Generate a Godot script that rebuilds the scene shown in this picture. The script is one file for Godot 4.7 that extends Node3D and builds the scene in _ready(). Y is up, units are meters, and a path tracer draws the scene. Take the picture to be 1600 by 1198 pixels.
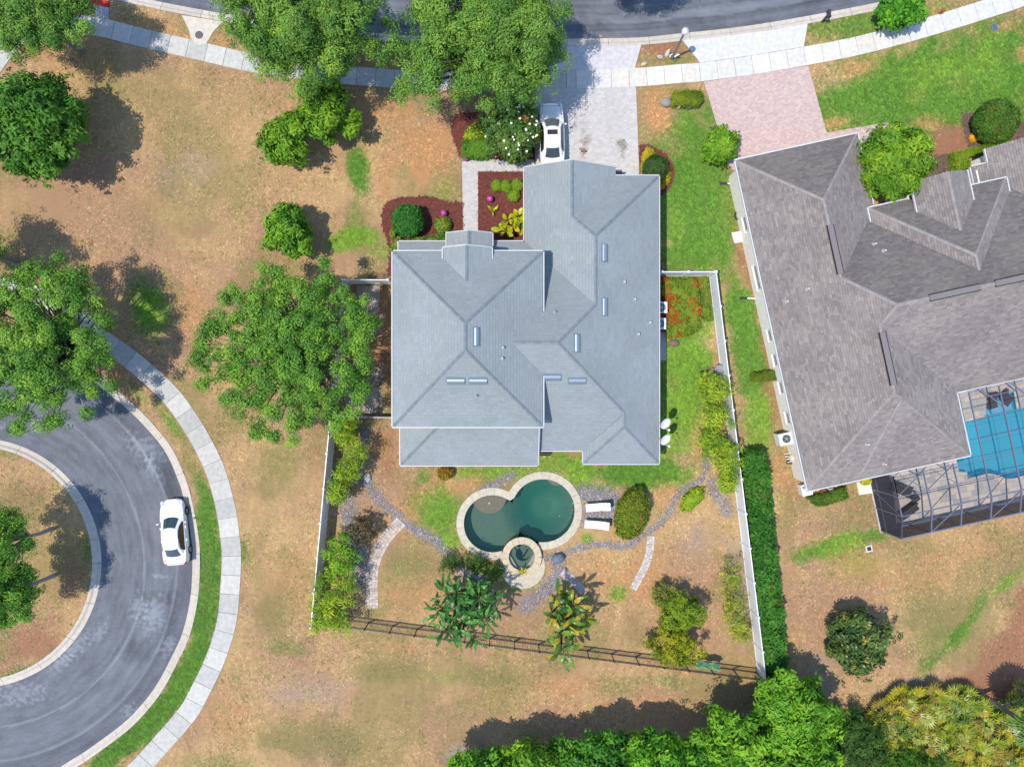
extends Node3D
# A suburban block from 50 m up. The camera looks straight down; x runs east (right), z runs south (down), y up, metres.
# plan() turns survey coordinates of the block into metres for a point that lies h metres above the ground.

const ALT := 50.0
const FOC := 1066.7
const SUN_DIR := Vector3(0.39, -1.0, -0.17)
const K := 1.25   # how bright a sunlit level white surface is drawn

var rng := RandomNumberGenerator.new()
var noise := FastNoiseLite.new()
var M := {}
var sprays := {}

func plan(u: float, v: float, h := 0.0) -> Vector3:
	var k := (ALT - h) / FOC
	return Vector3((u - 800.0) * k, h, (v - 599.0) * k)

func plan2(u: float, v: float, h := 0.0) -> Vector2:
	var p := plan(u, v, h)
	return Vector2(p.x, p.z)

func poly2(a: Array, h := 0.0) -> PackedVector2Array:
	var r := PackedVector2Array()
	for i in range(0, a.size(), 2):
		r.append(plan2(a[i], a[i + 1], h))
	return r

func lin(r: float, g: float, b: float) -> Color:   # base colour of a level surface that shows (r, g, b) in full sun
	var c := Color(r / 255.0, g / 255.0, b / 255.0).srgb_to_linear()
	return Color(c.r / K, c.g / K, c.b / K)

func vary(c: Color, amount: float) -> Color:
	var t := 1.0 + rng.randf_range(-amount, amount)
	return Color(c.r * t, c.g * t, c.b * t)

func curve(pts: PackedVector2Array, step := 0.3) -> PackedVector2Array:   # a smooth line through the points, cut at equal steps
	var raw := PackedVector2Array()
	var n := pts.size()
	for i in n - 1:
		for k in 16:
			raw.append(pts[i].cubic_interpolate(pts[i + 1], pts[maxi(i - 1, 0)], pts[mini(i + 2, n - 1)], k / 16.0))
	raw.append(pts[n - 1])
	return resample(raw, step)

func resample(raw: PackedVector2Array, step: float) -> PackedVector2Array:
	var total := 0.0
	for i in raw.size() - 1:
		total += raw[i].distance_to(raw[i + 1])
	var count := maxi(1, roundi(total / step))
	var out := PackedVector2Array([raw[0]])
	var want := total / count
	var walked := 0.0
	for i in raw.size() - 1:
		var d := raw[i].distance_to(raw[i + 1])
		while out.size() < count and walked + d >= want * out.size() - 1e-9:
			out.append(raw[i].lerp(raw[i + 1], (want * out.size() - walked) / maxf(d, 1e-9)))
		walked += d
	out.append(raw[raw.size() - 1])
	return out

func side(line: PackedVector2Array, off: float) -> PackedVector2Array:   # the line shifted to its right (seen from above, x right, z down)
	var r := PackedVector2Array()
	for i in line.size():
		var t := (line[mini(i + 1, line.size() - 1)] - line[maxi(i - 1, 0)]).normalized()
		r.append(line[i] + Vector2(-t.y, t.x) * off)
	return r

func disc(c: Vector2, r: float, n := 48, squash := 1.0) -> PackedVector2Array:
	var p := PackedVector2Array()
	for i in n:
		p.append(c + Vector2(cos(TAU * i / n) * r, sin(TAU * i / n) * r * squash))
	return p

# ---------------------------------------------------------------- mesh making
class Mb:
	var v := PackedVector3Array()
	var n := PackedVector3Array()
	var c := PackedColorArray()
	var uv := PackedVector2Array()
	var ix := PackedInt32Array()
	var col := Color.WHITE
	func tri(a: Vector3, b: Vector3, d: Vector3) -> void:   # counter-clockwise seen from outside
		var nn := (b - a).cross(d - a).normalized()
		var k := v.size()
		v.append(a); v.append(b); v.append(d)
		for i in 3:
			n.append(nn); c.append(col)
		ix.append(k); ix.append(k + 2); ix.append(k + 1)
	func quad(a: Vector3, b: Vector3, d: Vector3, e: Vector3) -> void:
		var nn := (d - a).cross(e - b).normalized()
		var k := v.size()
		v.append(a); v.append(b); v.append(d); v.append(e)
		for i in 4:
			n.append(nn); c.append(col)
		ix.append_array([k, k + 2, k + 1, k, k + 3, k + 2])
	func box(at: Vector3, size: Vector3, turn := Basis()) -> void:
		var h := size / 2.0
		var p := []
		for i in 8:
			p.append(at + turn * Vector3(h.x if i & 1 else -h.x, h.y if i & 2 else -h.y, h.z if i & 4 else -h.z))
		quad(p[2], p[6], p[7], p[3]); quad(p[0], p[1], p[5], p[4])
		quad(p[4], p[5], p[7], p[6]); quad(p[1], p[0], p[2], p[3])
		quad(p[5], p[1], p[3], p[7]); quad(p[0], p[4], p[6], p[2])
	func bar(a: Vector3, b: Vector3, w: float, h: float) -> void:   # a straight bar of w by h
		var z := (b - a)
		var up := Vector3.UP if absf(z.normalized().y) < 0.95 else Vector3.RIGHT
		var zz := z.normalized()
		var x := up.cross(zz).normalized()
		var y := zz.cross(x)
		box((a + b) / 2.0, Vector3(w, h, z.length()), Basis(x, y, zz))
	func prism(poly: PackedVector2Array, y0: float, y1: float, bevel := 0.0) -> void:
		var p := poly
		var area := 0.0
		for i in p.size():
			area += p[i].cross(p[(i + 1) % p.size()])
		if area > 0.0:   # the sides must run counter-clockwise seen from above
			p = p.duplicate(); p.reverse()
		flat(p, y1)
		var m := p.size()
		for i in m:
			var a := p[i]
			var b := p[(i + 1) % m]
			quad(Vector3(a.x, y0, a.y), Vector3(b.x, y0, b.y), Vector3(b.x, y1, b.y), Vector3(a.x, y1, a.y))
	func flat(poly: PackedVector2Array, y: float) -> void:
		var t := Geometry2D.triangulate_polygon(poly)
		for i in range(0, t.size(), 3):
			var a := poly[t[i]]
			var b := poly[t[i + 1]]
			var d := poly[t[i + 2]]
			if (b - a).cross(d - a) > 0.0:
				var s := b
				b = d
				d = s
			tri(Vector3(a.x, y, a.y), Vector3(b.x, y, b.y), Vector3(d.x, y, d.y))
	func grid(rows: Array, close := false) -> void:   # rows of equal length, smooth; turned outward when (across x along) points out
		var k := v.size()
		var w: int = rows[0].size()
		var acc := PackedVector3Array()
		acc.resize(rows.size() * w)
		for r in rows:
			for p in r:
				v.append(p); c.append(col)
		for i in rows.size() - 1:
			for j in (w if close else w - 1):
				var a := i * w + j
				var b := i * w + (j + 1) % w
				var d := a + w
				var e := b + w
				var nn := (v[k + e] - v[k + a]).cross(v[k + d] - v[k + b])
				acc[a] += nn; acc[b] += nn; acc[d] += nn; acc[e] += nn
				ix.append_array([k + a, k + e, k + b, k + a, k + d, k + e])
		for q in acc:
			n.append(q.normalized())
	func tube(pts: Array, radii: Array, sides := 7) -> void:
		var rows := []
		var x := Vector3.RIGHT
		for i in pts.size():
			var t: Vector3 = (pts[mini(i + 1, pts.size() - 1)] - pts[maxi(i - 1, 0)]).normalized()
			x = x - t * x.dot(t)
			if x.length() < 0.05:
				x = Vector3.FORWARD - t * t.z
			x = x.normalized()
			var y := t.cross(x)
			var ring := []
			for s in sides:
				ring.append(pts[i] + (x * cos(TAU * s / sides) + y * sin(TAU * s / sides)) * radii[i])
			rows.append(ring)
		grid(rows, true)
		var last: Array = rows[rows.size() - 1]
		for s in range(1, sides - 1):
			tri(last[0], last[s], last[s + 1])
	func lathe(at: Vector3, prof: Array, sides := 20, turn := Basis()) -> void:   # prof: Vector2(radius, height), bottom to top
		var rows := []
		for q in prof:
			var ring := []
			for s in sides:
				ring.append(at + turn * Vector3(cos(TAU * s / sides) * q.x, q.y, -sin(TAU * s / sides) * q.x))
			rows.append(ring)
		grid(rows, true)
	func ball(at: Vector3, r: Vector3, sides := 16, bump: FastNoiseLite = null, amount := 0.0) -> void:
		var rows := []
		for i in sides / 2 + 1:
			var a := PI * i / (sides / 2) - PI / 2
			var ring := []
			for s in sides:
				var d := Vector3(cos(a) * cos(TAU * s / sides), sin(a), -cos(a) * sin(TAU * s / sides))
				var f := 1.0
				if bump:
					f += amount * bump.get_noise_3dv(d * 60.0 + at * 31.0)
				ring.append(at + d * r * f)
			rows.append(ring)
		grid(rows, true)
	func mesh() -> ArrayMesh:
		var a := []
		a.resize(Mesh.ARRAY_MAX)
		a[Mesh.ARRAY_VERTEX] = v
		a[Mesh.ARRAY_NORMAL] = n
		a[Mesh.ARRAY_COLOR] = c
		if uv.size() == v.size():
			a[Mesh.ARRAY_TEX_UV] = uv
		a[Mesh.ARRAY_INDEX] = ix
		var m := ArrayMesh.new()
		m.add_surface_from_arrays(Mesh.PRIMITIVE_TRIANGLES, a)
		return m

func obj(called: String, mb: Mb, mat: Material, parent: Node = self) -> MeshInstance3D:
	return put(called, mb.mesh(), mat, parent)

func put(called: String, mesh: Mesh, mat: Material, parent: Node = self) -> MeshInstance3D:
	var o := MeshInstance3D.new()
	o.name = called
	o.mesh = mesh
	o.material_override = mat
	parent.add_child(o, true)
	return o

func tag(o: Node, label: String, category := "", group := "", kind := "") -> Node:
	if label: o.set_meta("label", label)
	if category: o.set_meta("category", category)
	if group: o.set_meta("group", group)
	if kind: o.set_meta("kind", kind)
	return o

func thing(called: String, label: String, category: String, at := Vector3.ZERO, turn := 0.0, group := "") -> Node3D:
	var o := Node3D.new()
	o.name = called
	add_child(o, true)
	o.position = at
	o.rotation.y = turn
	tag(o, label, category, group)
	return o

func struct(called: String, mb: Mb, mat: Material, label := "") -> MeshInstance3D:
	var o := obj(called, mb, mat)
	tag(o, label, "", "", "structure")
	return o

func many(called: String, mesh: Mesh, mat: Material, buf: PackedFloat32Array, parent: Node = self) -> MultiMeshInstance3D:
	var mm := MultiMesh.new()
	mm.transform_format = MultiMesh.TRANSFORM_3D
	mm.use_colors = true
	mm.mesh = mesh
	mm.instance_count = buf.size() / 16
	mm.buffer = buf
	var o := MultiMeshInstance3D.new()
	o.name = called
	o.multimesh = mm
	o.material_override = mat
	parent.add_child(o, true)
	o.set_meta("kind", "stuff")
	return o

func row(buf: PackedFloat32Array, b: Basis, at: Vector3, c: Color) -> void:
	buf.append_array([b.x.x, b.y.x, b.z.x, at.x, b.x.y, b.y.y, b.z.y, at.y, b.x.z, b.y.z, b.z.z, at.z, c.r, c.g, c.b, 1.0])

func facing(n: Vector3, size: float) -> Basis:   # a random turn about n, with y along n
	var t := Vector3(rng.randf_range(-1, 1), rng.randf_range(-1, 1), rng.randf_range(-1, 1))
	var x := n.cross(t).normalized()
	if x.length() < 0.5:
		x = n.cross(Vector3.RIGHT).normalized()
	return Basis(x * size, n * size, x.cross(n) * size)

# ---------------------------------------------------------------- materials
func mat(rough := 0.9, metallic := 0.0, color := Color.WHITE) -> StandardMaterial3D:
	var m := StandardMaterial3D.new()
	m.vertex_color_use_as_albedo = true
	m.albedo_color = color
	m.roughness = rough
	m.metallic = metallic
	return m

func noise_tex(freq: float, lo: float, hi: float, size := 512, octaves := 4, sd := 1) -> NoiseTexture2D:
	var t := NoiseTexture2D.new()
	var f := FastNoiseLite.new()
	f.seed = sd
	f.noise_type = FastNoiseLite.TYPE_SIMPLEX_SMOOTH
	f.frequency = freq
	f.fractal_octaves = octaves
	t.noise = f
	t.width = size
	t.height = size
	t.seamless = true
	var g := Gradient.new()
	g.set_color(0, Color(lo, lo, lo))
	g.set_color(1, Color(hi, hi, hi))
	t.color_ramp = g
	return t

func grain(m: StandardMaterial3D, tex: Texture2D, metres: float, bump := 0.0) -> StandardMaterial3D:
	m.albedo_texture = tex
	m.uv1_triplanar = true
	m.uv1_world_triplanar = true
	m.uv1_scale = Vector3.ONE / metres
	if bump > 0.0:
		m.heightmap_enabled = true
		m.heightmap_texture = tex
		m.heightmap_scale = bump
	return m

func make_materials() -> void:
	var mottle := noise_tex(0.012, 0.88, 1.0, 512, 6, 3)
	var speck := noise_tex(0.05, 0.72, 1.0, 512, 5, 5)
	M.plain = mat(0.85)
	M.semi = mat(0.45)
	M.metal = mat(0.4, 0.6)
	M.concrete = grain(mat(0.92), mottle, 3.0, 0.3)
	M.paver = grain(mat(0.92), speck, 1.3, 0.3)
	M.asphalt = grain(mat(0.9), speck, 1.1, 0.5)
	M.shingle = grain(mat(0.93), speck, 1.7, 0.3)
	M.white = grain(mat(0.5), noise_tex(0.006, 0.94, 1.0, 256, 4, 9), 4.0)
	M.stucco = grain(mat(0.9), mottle, 2.0, 0.4)
	M.bark = grain(mat(0.95), speck, 0.7, 1.2)
	M.rock = grain(mat(0.85), speck, 0.6, 1.0)
	M.plaster = grain(mat(0.6), mottle, 2.5)
	M.paint = mat(0.3)
	M.paint.clearcoat_enabled = true
	M.paint.clearcoat = 0.8
	M.paint.clearcoat_roughness = 0.05
	M.glass = mat(0.06)
	M.glass.metallic_specular = 0.7
	M.rubber = mat(0.8)
	M.leaf = mat(0.55)
	M.leaf.backlight_enabled = true
	M.leaf.backlight = Color(0.42, 0.46, 0.3)
	M.leaf.metallic_specular = 0.3
	M.glossy_leaf = mat(0.38)
	M.glossy_leaf.backlight_enabled = true
	M.glossy_leaf.backlight = Color(0.3, 0.35, 0.2)
	M.glossy_leaf.metallic_specular = 0.4
	M.soil = mat(0.95)
	M.screen = StandardMaterial3D.new()
	M.screen.transparency = BaseMaterial3D.TRANSPARENCY_ALPHA
	M.screen.albedo_color = Color(0.16, 0.16, 0.19, 0.14)
	M.screen.roughness = 0.9
	M.screen_wall = StandardMaterial3D.new()
	M.screen_wall.transparency = BaseMaterial3D.TRANSPARENCY_ALPHA
	M.screen_wall.albedo_color = Color(0.17, 0.17, 0.22, 0.88)
	M.screen_wall.roughness = 0.9
	M.water = StandardMaterial3D.new()
	M.water.transparency = BaseMaterial3D.TRANSPARENCY_ALPHA
	M.water.albedo_color = Color(0.03, 0.25, 0.18, 0.25)
	M.water.roughness = 0.04
	M.water.normal_enabled = true
	var rip := noise_tex(0.02, 0.0, 1.0, 512, 3, 21)
	rip.as_normal_map = true
	rip.bump_strength = 2.0
	M.water.normal_texture = rip
	M.water.normal_scale = 0.5
	M.water.uv1_triplanar = true
	M.water.uv1_world_triplanar = true
	M.water.uv1_scale = Vector3.ONE / 2.0
	M.water_blue = M.water.duplicate()
	M.water_blue.albedo_color = Color(0.12, 0.62, 0.8, 0.25)

# ---------------------------------------------------------------- leaves
func make_spray(count: int, reach: float, length: float, width: float, tilt: float, thick := 0.5, twigs := 0) -> ArrayMesh:
	var b := Mb.new()
	for i in count:
		var a := rng.randf() * TAU
		var r := reach * sqrt(rng.randf())
		var at := Vector3(cos(a) * r, rng.randf_range(-thick, thick) * reach, sin(a) * r)
		var out := Vector3(cos(a), 0, sin(a)).rotated(Vector3.UP, rng.randf_range(-1.2, 1.2))
		var nn := (Vector3.UP + Vector3(rng.randf_range(-1, 1), rng.randf_range(-0.4, 0.4), rng.randf_range(-1, 1)) * tilt).normalized()
		var f := (out - nn * out.dot(nn)).normalized()
		var s := f.cross(nn)
		var t := rng.randf_range(0.7, 1.3)
		var L := length * rng.randf_range(0.6, 1.5)
		var W := width * rng.randf_range(0.8, 1.2) * 0.5
		b.col = Color(t * rng.randf_range(0.92, 1.1), t, t * 0.95)
		var p0 := at - f * L * 0.5
		var p1 := at + f * L * 0.5 - nn * L * 0.12
		b.tri(p0, at + s * W, at - s * W)
		b.tri(at - s * W, at + s * W, p1)
	for i in twigs:
		var a := rng.randf() * TAU
		var d := Vector3(cos(a), rng.randf_range(-0.1, 0.5), sin(a))
		var s := Vector3(-d.z, 0, d.x) * 0.014
		b.col = Color(2.6, 1.15, 5.5) * rng.randf_range(0.6, 1.2)
		b.tri(s, -s, d * reach * rng.randf_range(0.8, 1.4))
	return b.mesh()

func make_sprays() -> void:
	sprays.fine = make_spray(18, 0.30, 0.15, 0.075, 0.75, 0.5, 2)
	sprays.broad = make_spray(12, 0.30, 0.24, 0.13, 0.65)
	sprays.tiny = make_spray(22, 0.16, 0.075, 0.045, 0.9)
	sprays.small = make_spray(16, 0.17, 0.11, 0.06, 0.9)
	sprays.thin = make_spray(16, 0.34, 0.26, 0.05, 0.8)
	sprays.chip = make_spray(7, 0.11, 0.09, 0.035, 0.35, 0.1)
	var b := Mb.new()   # a tuft of turf: leaning blades
	for i in 9:
		var a := rng.randf() * TAU
		var d := Vector3(cos(a), 0, sin(a))
		var at := d * rng.randf() * 0.05
		var s := Vector3(-d.z, 0, d.x) * 0.011
		var t := rng.randf_range(0.75, 1.25)
		b.col = Color(t, t, t)
		b.tri(at + s, at - s, at + d * rng.randf_range(0.05, 0.11) + Vector3.UP * rng.randf_range(0.015, 0.05))
	sprays.tuft = b.mesh()
	b = Mb.new()
	b.ball(Vector3.ZERO, Vector3(0.05, 0.03, 0.04), 6, noise, 0.3)
	sprays.pebble = b.mesh()

func hue(c: Color, t: float) -> Color:   # t from -1 (deep) to 1 (young and yellow)
	var k := 1.5 + 0.55 * t
	return Color(c.r * k * (1.0 + 0.22 * t), c.g * k, c.b * k * (1.0 - 0.1 * t))

func crown(parent: Node3D, centre: Vector3, rad: Vector3, clumps: int, per: int, rc: float, spray: Mesh, c: Color, opts := {}) -> Array:
	# leaf sprays gathered in clumps through the volume of an uneven ellipsoid; returns the clump centres
	var buf := PackedFloat32Array()
	var seats := []
	var low: float = opts.get("low", -0.3)
	var lobe: float = opts.get("lobe", 0.38)
	var inner: float = opts.get("inner", 0.3)
	var spread: float = opts.get("hue", 0.8)
	var off := rng.randf() * 900.0
	var arms: int = opts.get("arms", 0)
	var reach := []
	for k in arms:
		reach.append(rng.randf_range(0.82, 1.06))
	for i in clumps:
		var y := lerpf(1.0, low, (i + rng.randf()) / clumps)
		var a := i * 2.39996 + rng.randf() * 0.7
		var q := sqrt(maxf(0.0, 1.0 - y * y))
		var d := Vector3(cos(a) * q, y, sin(a) * q)
		var f := 0.86 + lobe * noise.get_noise_3dv(d * 55.0 + Vector3(off, off, 0))
		f *= rng.randf_range(0.4, 0.8) if rng.randf() < inner else rng.randf_range(0.74, 1.0)
		var at := d * rad * f
		if arms:   # foliage strung along spreading limbs, open between them
			var m := i % arms
			var along := pow(rng.randf_range(0.02, 1.0), 0.66)
			var yaw := m * 2.39996 + off + rng.randfn() * 0.15
			at = Vector3(cos(yaw) * along, (1.0 - along * along) * rng.randf_range(0.25, 0.95) + rng.randfn() * 0.08, sin(yaw) * along) * rad * reach[m]
			d = at.normalized()
		seats.append(centre + at)
		var tone := rng.randf_range(-1, 1) * spread
		var rr := rc * rng.randf_range(0.65, 1.25)
		for k in int(per * rng.randf_range(0.7, 1.2)):
			var e := Vector3(rng.randfn(), rng.randfn() * 0.7, rng.randfn()) * 0.48
			var n := (e * 1.5 + d * 0.3 + Vector3.UP * 0.6 + Vector3(rng.randf_range(-1, 1), 0, rng.randf_range(-1, 1)) * 0.4).normalized()
			var cc := hue(c, clampf(tone + rng.randf_range(-0.5, 0.5), -1.3, 1.3))
			if opts.has("accent") and rng.randf() < opts.accent[1]:
				cc = vary(opts.accent[0], 0.25)
			row(buf, facing(n, rng.randf_range(0.75, 1.25)), centre + at + e * rr, cc)
	many(opts.get("called", "crown"), spray, opts.get("mat", M.leaf), buf, parent)
	return seats

func limbs(parent: Node3D, base: Vector3, fork: Vector3, seats: Array, r: float, c: Color, share := 0.5) -> void:
	var b := Mb.new()
	b.col = c
	var mid := base.lerp(fork, 0.5) + Vector3(rng.randf_range(-0.1, 0.1), 0, rng.randf_range(-0.1, 0.1))
	b.tube([base - Vector3.UP * 0.1, base + Vector3.UP * 0.25, mid, fork], [r * 1.5, r * 1.1, r * 0.95, r * 0.8], 9)
	obj("trunk", b, M.bark, parent)
	b = Mb.new()
	for s in seats:
		if rng.randf() > share:
			continue
		b.col = vary(c, 0.2)
		var m: Vector3 = fork.lerp(s, 0.45) + Vector3(rng.randf_range(-1, 1), rng.randf_range(-0.2, 0.6), rng.randf_range(-1, 1)) * fork.distance_to(s) * 0.1
		var e: Vector3 = fork.lerp(s, 0.98)
		b.tube([fork, fork.lerp(m, 0.5) + Vector3.UP * 0.1, m, m.lerp(e, 0.5), e], [r * 0.55, r * 0.42, r * 0.3, r * 0.17, r * 0.07], 5)
	if b.v.size():
		obj("branches", b, M.bark, parent).set_meta("kind", "stuff")

func tree(called: String, label: String, u: float, v: float, rx: float, rz: float, hc: float, o := {}) -> Node3D:
	# u, v, rx, rz: where and how large the crown shows in the survey; hc: the height of its middle
	var k := (ALT - hc) / FOC
	var c := plan(u, v, hc)
	var foot: Vector3 = o.get("foot", Vector3(c.x, 0, c.z))
	var t := thing(called, label, o.get("cat", "tree"), foot, 0.0, o.get("group", ""))
	var rad := Vector3(rx * k, o.get("ry", hc * 0.55), rz * k)
	var at := c - foot
	var seats := crown(t, at, rad, o.get("clumps", 60), o.get("per", 40), o.get("rc", 0.9), o.get("spray", sprays.fine), o.get("c", Color(0.07, 0.15, 0.02)), o)
	var fork := Vector3(at.x * 0.4, maxf(0.25, (at.y - rad.y) * 0.95), at.z * 0.4)
	limbs(t, Vector3.ZERO, fork, seats, o.get("r", 0.2), o.get("bark", Color(0.26, 0.23, 0.2)), o.get("share", 0.5))
	return t

func ball_shrub(called: String, label: String, u: float, v: float, r: float, h: float, c: Color, o := {}) -> Node3D:   # a clipped or rounded shrub
	var k := (ALT - h * 0.5) / FOC
	var p := plan(u, v, h * 0.5)
	var t := thing(called, label, "shrub", Vector3(p.x, 0, p.z), 0.0, o.get("group", ""))
	var rad := Vector3(r * k, h * 0.5, r * k * o.get("long", 1.0))
	var b := Mb.new()
	b.col = c
	b.ball(Vector3.UP * h * 0.5, rad * 0.86, 16, noise, 0.1)
	obj("twigs", b, M.plain, t)
	var buf := PackedFloat32Array()
	var area := 4.0 * PI * rad.x * maxf(rad.y, 0.3)
	for i in int(area * o.get("dens", 70.0)):
		var y := rng.randf_range(-0.6, 1.0)
		var a := rng.randf() * TAU
		var q := sqrt(1.0 - y * y)
		var d := Vector3(cos(a) * q, y, sin(a) * q)
		var f: float = rng.randf_range(0.84, 1.0) * (1.0 + o.get("rough", 0.12) * noise.get_noise_3dv(d * 90.0 + p * 17.0))
		var n := (d * 1.2 + Vector3(rng.randf_range(-1, 1), rng.randf_range(-0.3, 1), rng.randf_range(-1, 1)) * 0.6).normalized()
		var cc := hue(c, rng.randf_range(-0.7, 0.9))
		if o.has("accent") and rng.randf() < o.accent[1]:
			cc = vary(o.accent[0], 0.2)
		row(buf, facing(n, rng.randf_range(0.7, 1.2)), Vector3.UP * h * 0.5 + d * rad * f, cc)
	many("foliage", o.get("spray", sprays.small), M.leaf, buf, t)
	t.rotation.y = o.get("turn", 0.0)
	return t

func hedge(called: String, label: String, poly: PackedVector2Array, h: float, c: Color, o := {}) -> Node3D:   # a clipped block on an outline
	var mid := Vector2.ZERO
	for q in poly:
		mid += q / poly.size()
	var t := thing(called, label, o.get("cat", "hedge"), Vector3(mid.x, 0, mid.y))
	var p := PackedVector2Array()
	for q in poly:
		p.append(q - mid)
	var b := Mb.new()
	b.col = o.get("core", c)
	var shrunk := Geometry2D.offset_polygon(p, -0.1)
	b.prism(shrunk[0] if shrunk.size() else p, 0.0, h - 0.1)
	obj("twigs", b, M.plain, t)
	var buf := PackedFloat32Array()
	var dens: float = o.get("dens", 75.0)
	var lo := p[0]
	var hi := p[0]
	for q in p:
		lo = lo.min(q); hi = hi.max(q)
	var turf: float = o.get("rough", 0.08)
	for i in int((hi.x - lo.x) * (hi.y - lo.y) * dens):
		var q := Vector2(rng.randf_range(lo.x, hi.x), rng.randf_range(lo.y, hi.y))
		if not Geometry2D.is_point_in_polygon(q, p):
			continue
		var up := turf * noise.get_noise_2d((q.x + mid.x) * 60.0, (q.y + mid.y) * 60.0) * 2.0
		var n := (Vector3.UP + Vector3(rng.randf_range(-1, 1), 0, rng.randf_range(-1, 1)) * 0.8).normalized()
		row(buf, facing(n, rng.randf_range(0.75, 1.2)), Vector3(q.x, h - 0.06 + up + rng.randf_range(-0.08 - o.get("ragged", 0.0), 0.04), q.y), block_tone(o, c, q + mid))
	for i in p.size():
		var a := p[i]
		var e := p[(i + 1) % p.size()]
		var out := Vector2((e - a).y, -(e - a).x).normalized()
		if Geometry2D.is_point_in_polygon((a + e) / 2.0 + out * 0.05, p):
			out = -out
		for k in int(a.distance_to(e) * h * dens * 0.8):
			var q := a.lerp(e, rng.randf()) - out * rng.randf_range(0.0, 0.1)
			var n := (Vector3(out.x, 0.4, out.y) + Vector3(rng.randf_range(-1, 1), rng.randf_range(-0.5, 1), rng.randf_range(-1, 1)) * 0.5).normalized()
			row(buf, facing(n, rng.randf_range(0.75, 1.2)), Vector3(q.x, rng.randf_range(0.05, h), q.y), block_tone(o, c, q + mid))
	many("foliage", o.get("spray", sprays.small), M.leaf, buf, t)
	return t

func block_tone(o: Dictionary, c: Color, q: Vector2) -> Color:
	var t := noise.get_noise_2d(q.x * 22.0, q.y * 22.0) * 1.4
	if o.has("accent") and t + rng.randf_range(-0.3, 0.3) > o.accent[1]:
		return vary(o.accent[0], 0.3)
	return hue(c, clampf(t + rng.randf_range(-0.6, 0.6), -1, 1.2))

# ---------------------------------------------------------------- the ground
const GX := 42.0
const GZ := 33.0
const CELL := 0.125
var gw := int(GX * 2 / CELL)
var gh := int(GZ * 2 / CELL)
var tint := PackedVector3Array()   # the turf's base colour, cell by cell
var lush := PackedFloat32Array()   # how green and how long it grows
var bare := PackedByteArray()      # 1 where no turf grows
var pits := []                     # [outline, floor]: where the ground is dug out for a road or a pool

const TONES := {
	"G": [108, 156, 56], "V": [138, 180, 62], "L": [164, 176, 84], "O": [160, 150, 96], "T": [226, 188, 136], "R": [226, 172, 120],
	"P": [208, 166, 131], "S": [196, 176, 158], "D": [140, 114, 88], "M": [190, 138, 108], "Y": [190, 176, 84]}

func paint_turf() -> void:
	tint.resize(gw * gh); lush.resize(gw * gh); bare.resize(gw * gh)
	var big := FastNoiseLite.new()
	big.seed = 4; big.frequency = 0.09; big.fractal_octaves = 4
	var small := FastNoiseLite.new()
	small.seed = 11; small.frequency = 0.45; small.fractal_octaves = 5; small.fractal_gain = 0.65
	var cols := {}
	for k in TONES:
		var c := lin(TONES[k][0], TONES[k][1], TONES[k][2])
		cols[k] = Vector3(c.r, c.g, c.b)
	var edge := PackedFloat32Array()
	edge.resize(gw * gh)
	for j in gh:
		for i in gw:
			var x := i * CELL - GX
			var z := j * CELL - GZ
			var a := big.get_noise_2d(x, z)
			var b := small.get_noise_2d(x + 50.0, z)
			var e := big.get_noise_2d(x - 140.0, z + 60.0)
			var c: Vector3 = cols.T.lerp(cols.P, clampf(0.5 + a * 1.2 + b * 0.9, 0.0, 1.0))
			c = c.lerp(cols.O, clampf(e * 1.8 - b * 0.8 + 0.02, 0.0, 0.55))
			var mown := small.get_noise_2d(x * 3.0 + z * 0.25, z * 0.22 - x * 0.02) * 0.13 + small.get_noise_2d(x * 5.0, z * 5.0) * 0.16
			tint[j * gw + i] = c * (1.0 + mown)
			lush[j * gw + i] = 0.15
			edge[j * gw + i] = b * 1.2 + a * 0.7
	# patches: u, v, half-width, half-height, turn (degrees), tone, strength, softness
	for p in PATCHES:
		var c := plan2(p[0], p[1])
		var rx: float = p[2] / 21.33
		var rz: float = p[3] / 21.33
		var t := deg_to_rad(p[4])
		var reach := maxf(rx, rz) * 1.6
		var soft: float = p[7] if p.size() > 7 else 0.5
		for j in range(maxi(0, int((c.y - reach + GZ) / CELL)), mini(gh, int((c.y + reach + GZ) / CELL))):
			for i in range(maxi(0, int((c.x - reach + GX) / CELL)), mini(gw, int((c.x + reach + GX) / CELL))):
				var d := Vector2(i * CELL - GX - c.x, j * CELL - GZ - c.y).rotated(-t)
				var q := sqrt(d.x * d.x / (rx * rx) + d.y * d.y / (rz * rz))
				var m: float = smoothstep(0.0, 1.0, (1.16 - q + edge[j * gw + i] * 0.5) / (soft + 0.12)) * p[6]
				if m > 0.0:
					tint[j * gw + i] = tint[j * gw + i].lerp(cols[p[5]], m)
					if p[5] in ["G", "V", "L"]:
						lush[j * gw + i] = lerpf(lush[j * gw + i], 1.0, m)
					elif p[5] in ["M", "S", "D"]:
						lush[j * gw + i] = lerpf(lush[j * gw + i], 0.0, m)

func strip_turf(poly: PackedVector2Array) -> void:   # no turf on this outline
	var lo := poly[0]
	var hi := poly[0]
	for q in poly:
		lo = lo.min(q); hi = hi.max(q)
	for j in range(maxi(0, int((lo.y + GZ) / CELL)), mini(gh, int((hi.y + GZ) / CELL) + 1)):
		for i in range(maxi(0, int((lo.x + GX) / CELL)), mini(gw, int((hi.x + GX) / CELL) + 1)):
			if bare[j * gw + i] == 0 and Geometry2D.is_point_in_polygon(Vector2(i * CELL - GX, j * CELL - GZ), poly):
				bare[j * gw + i] = 1

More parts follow.
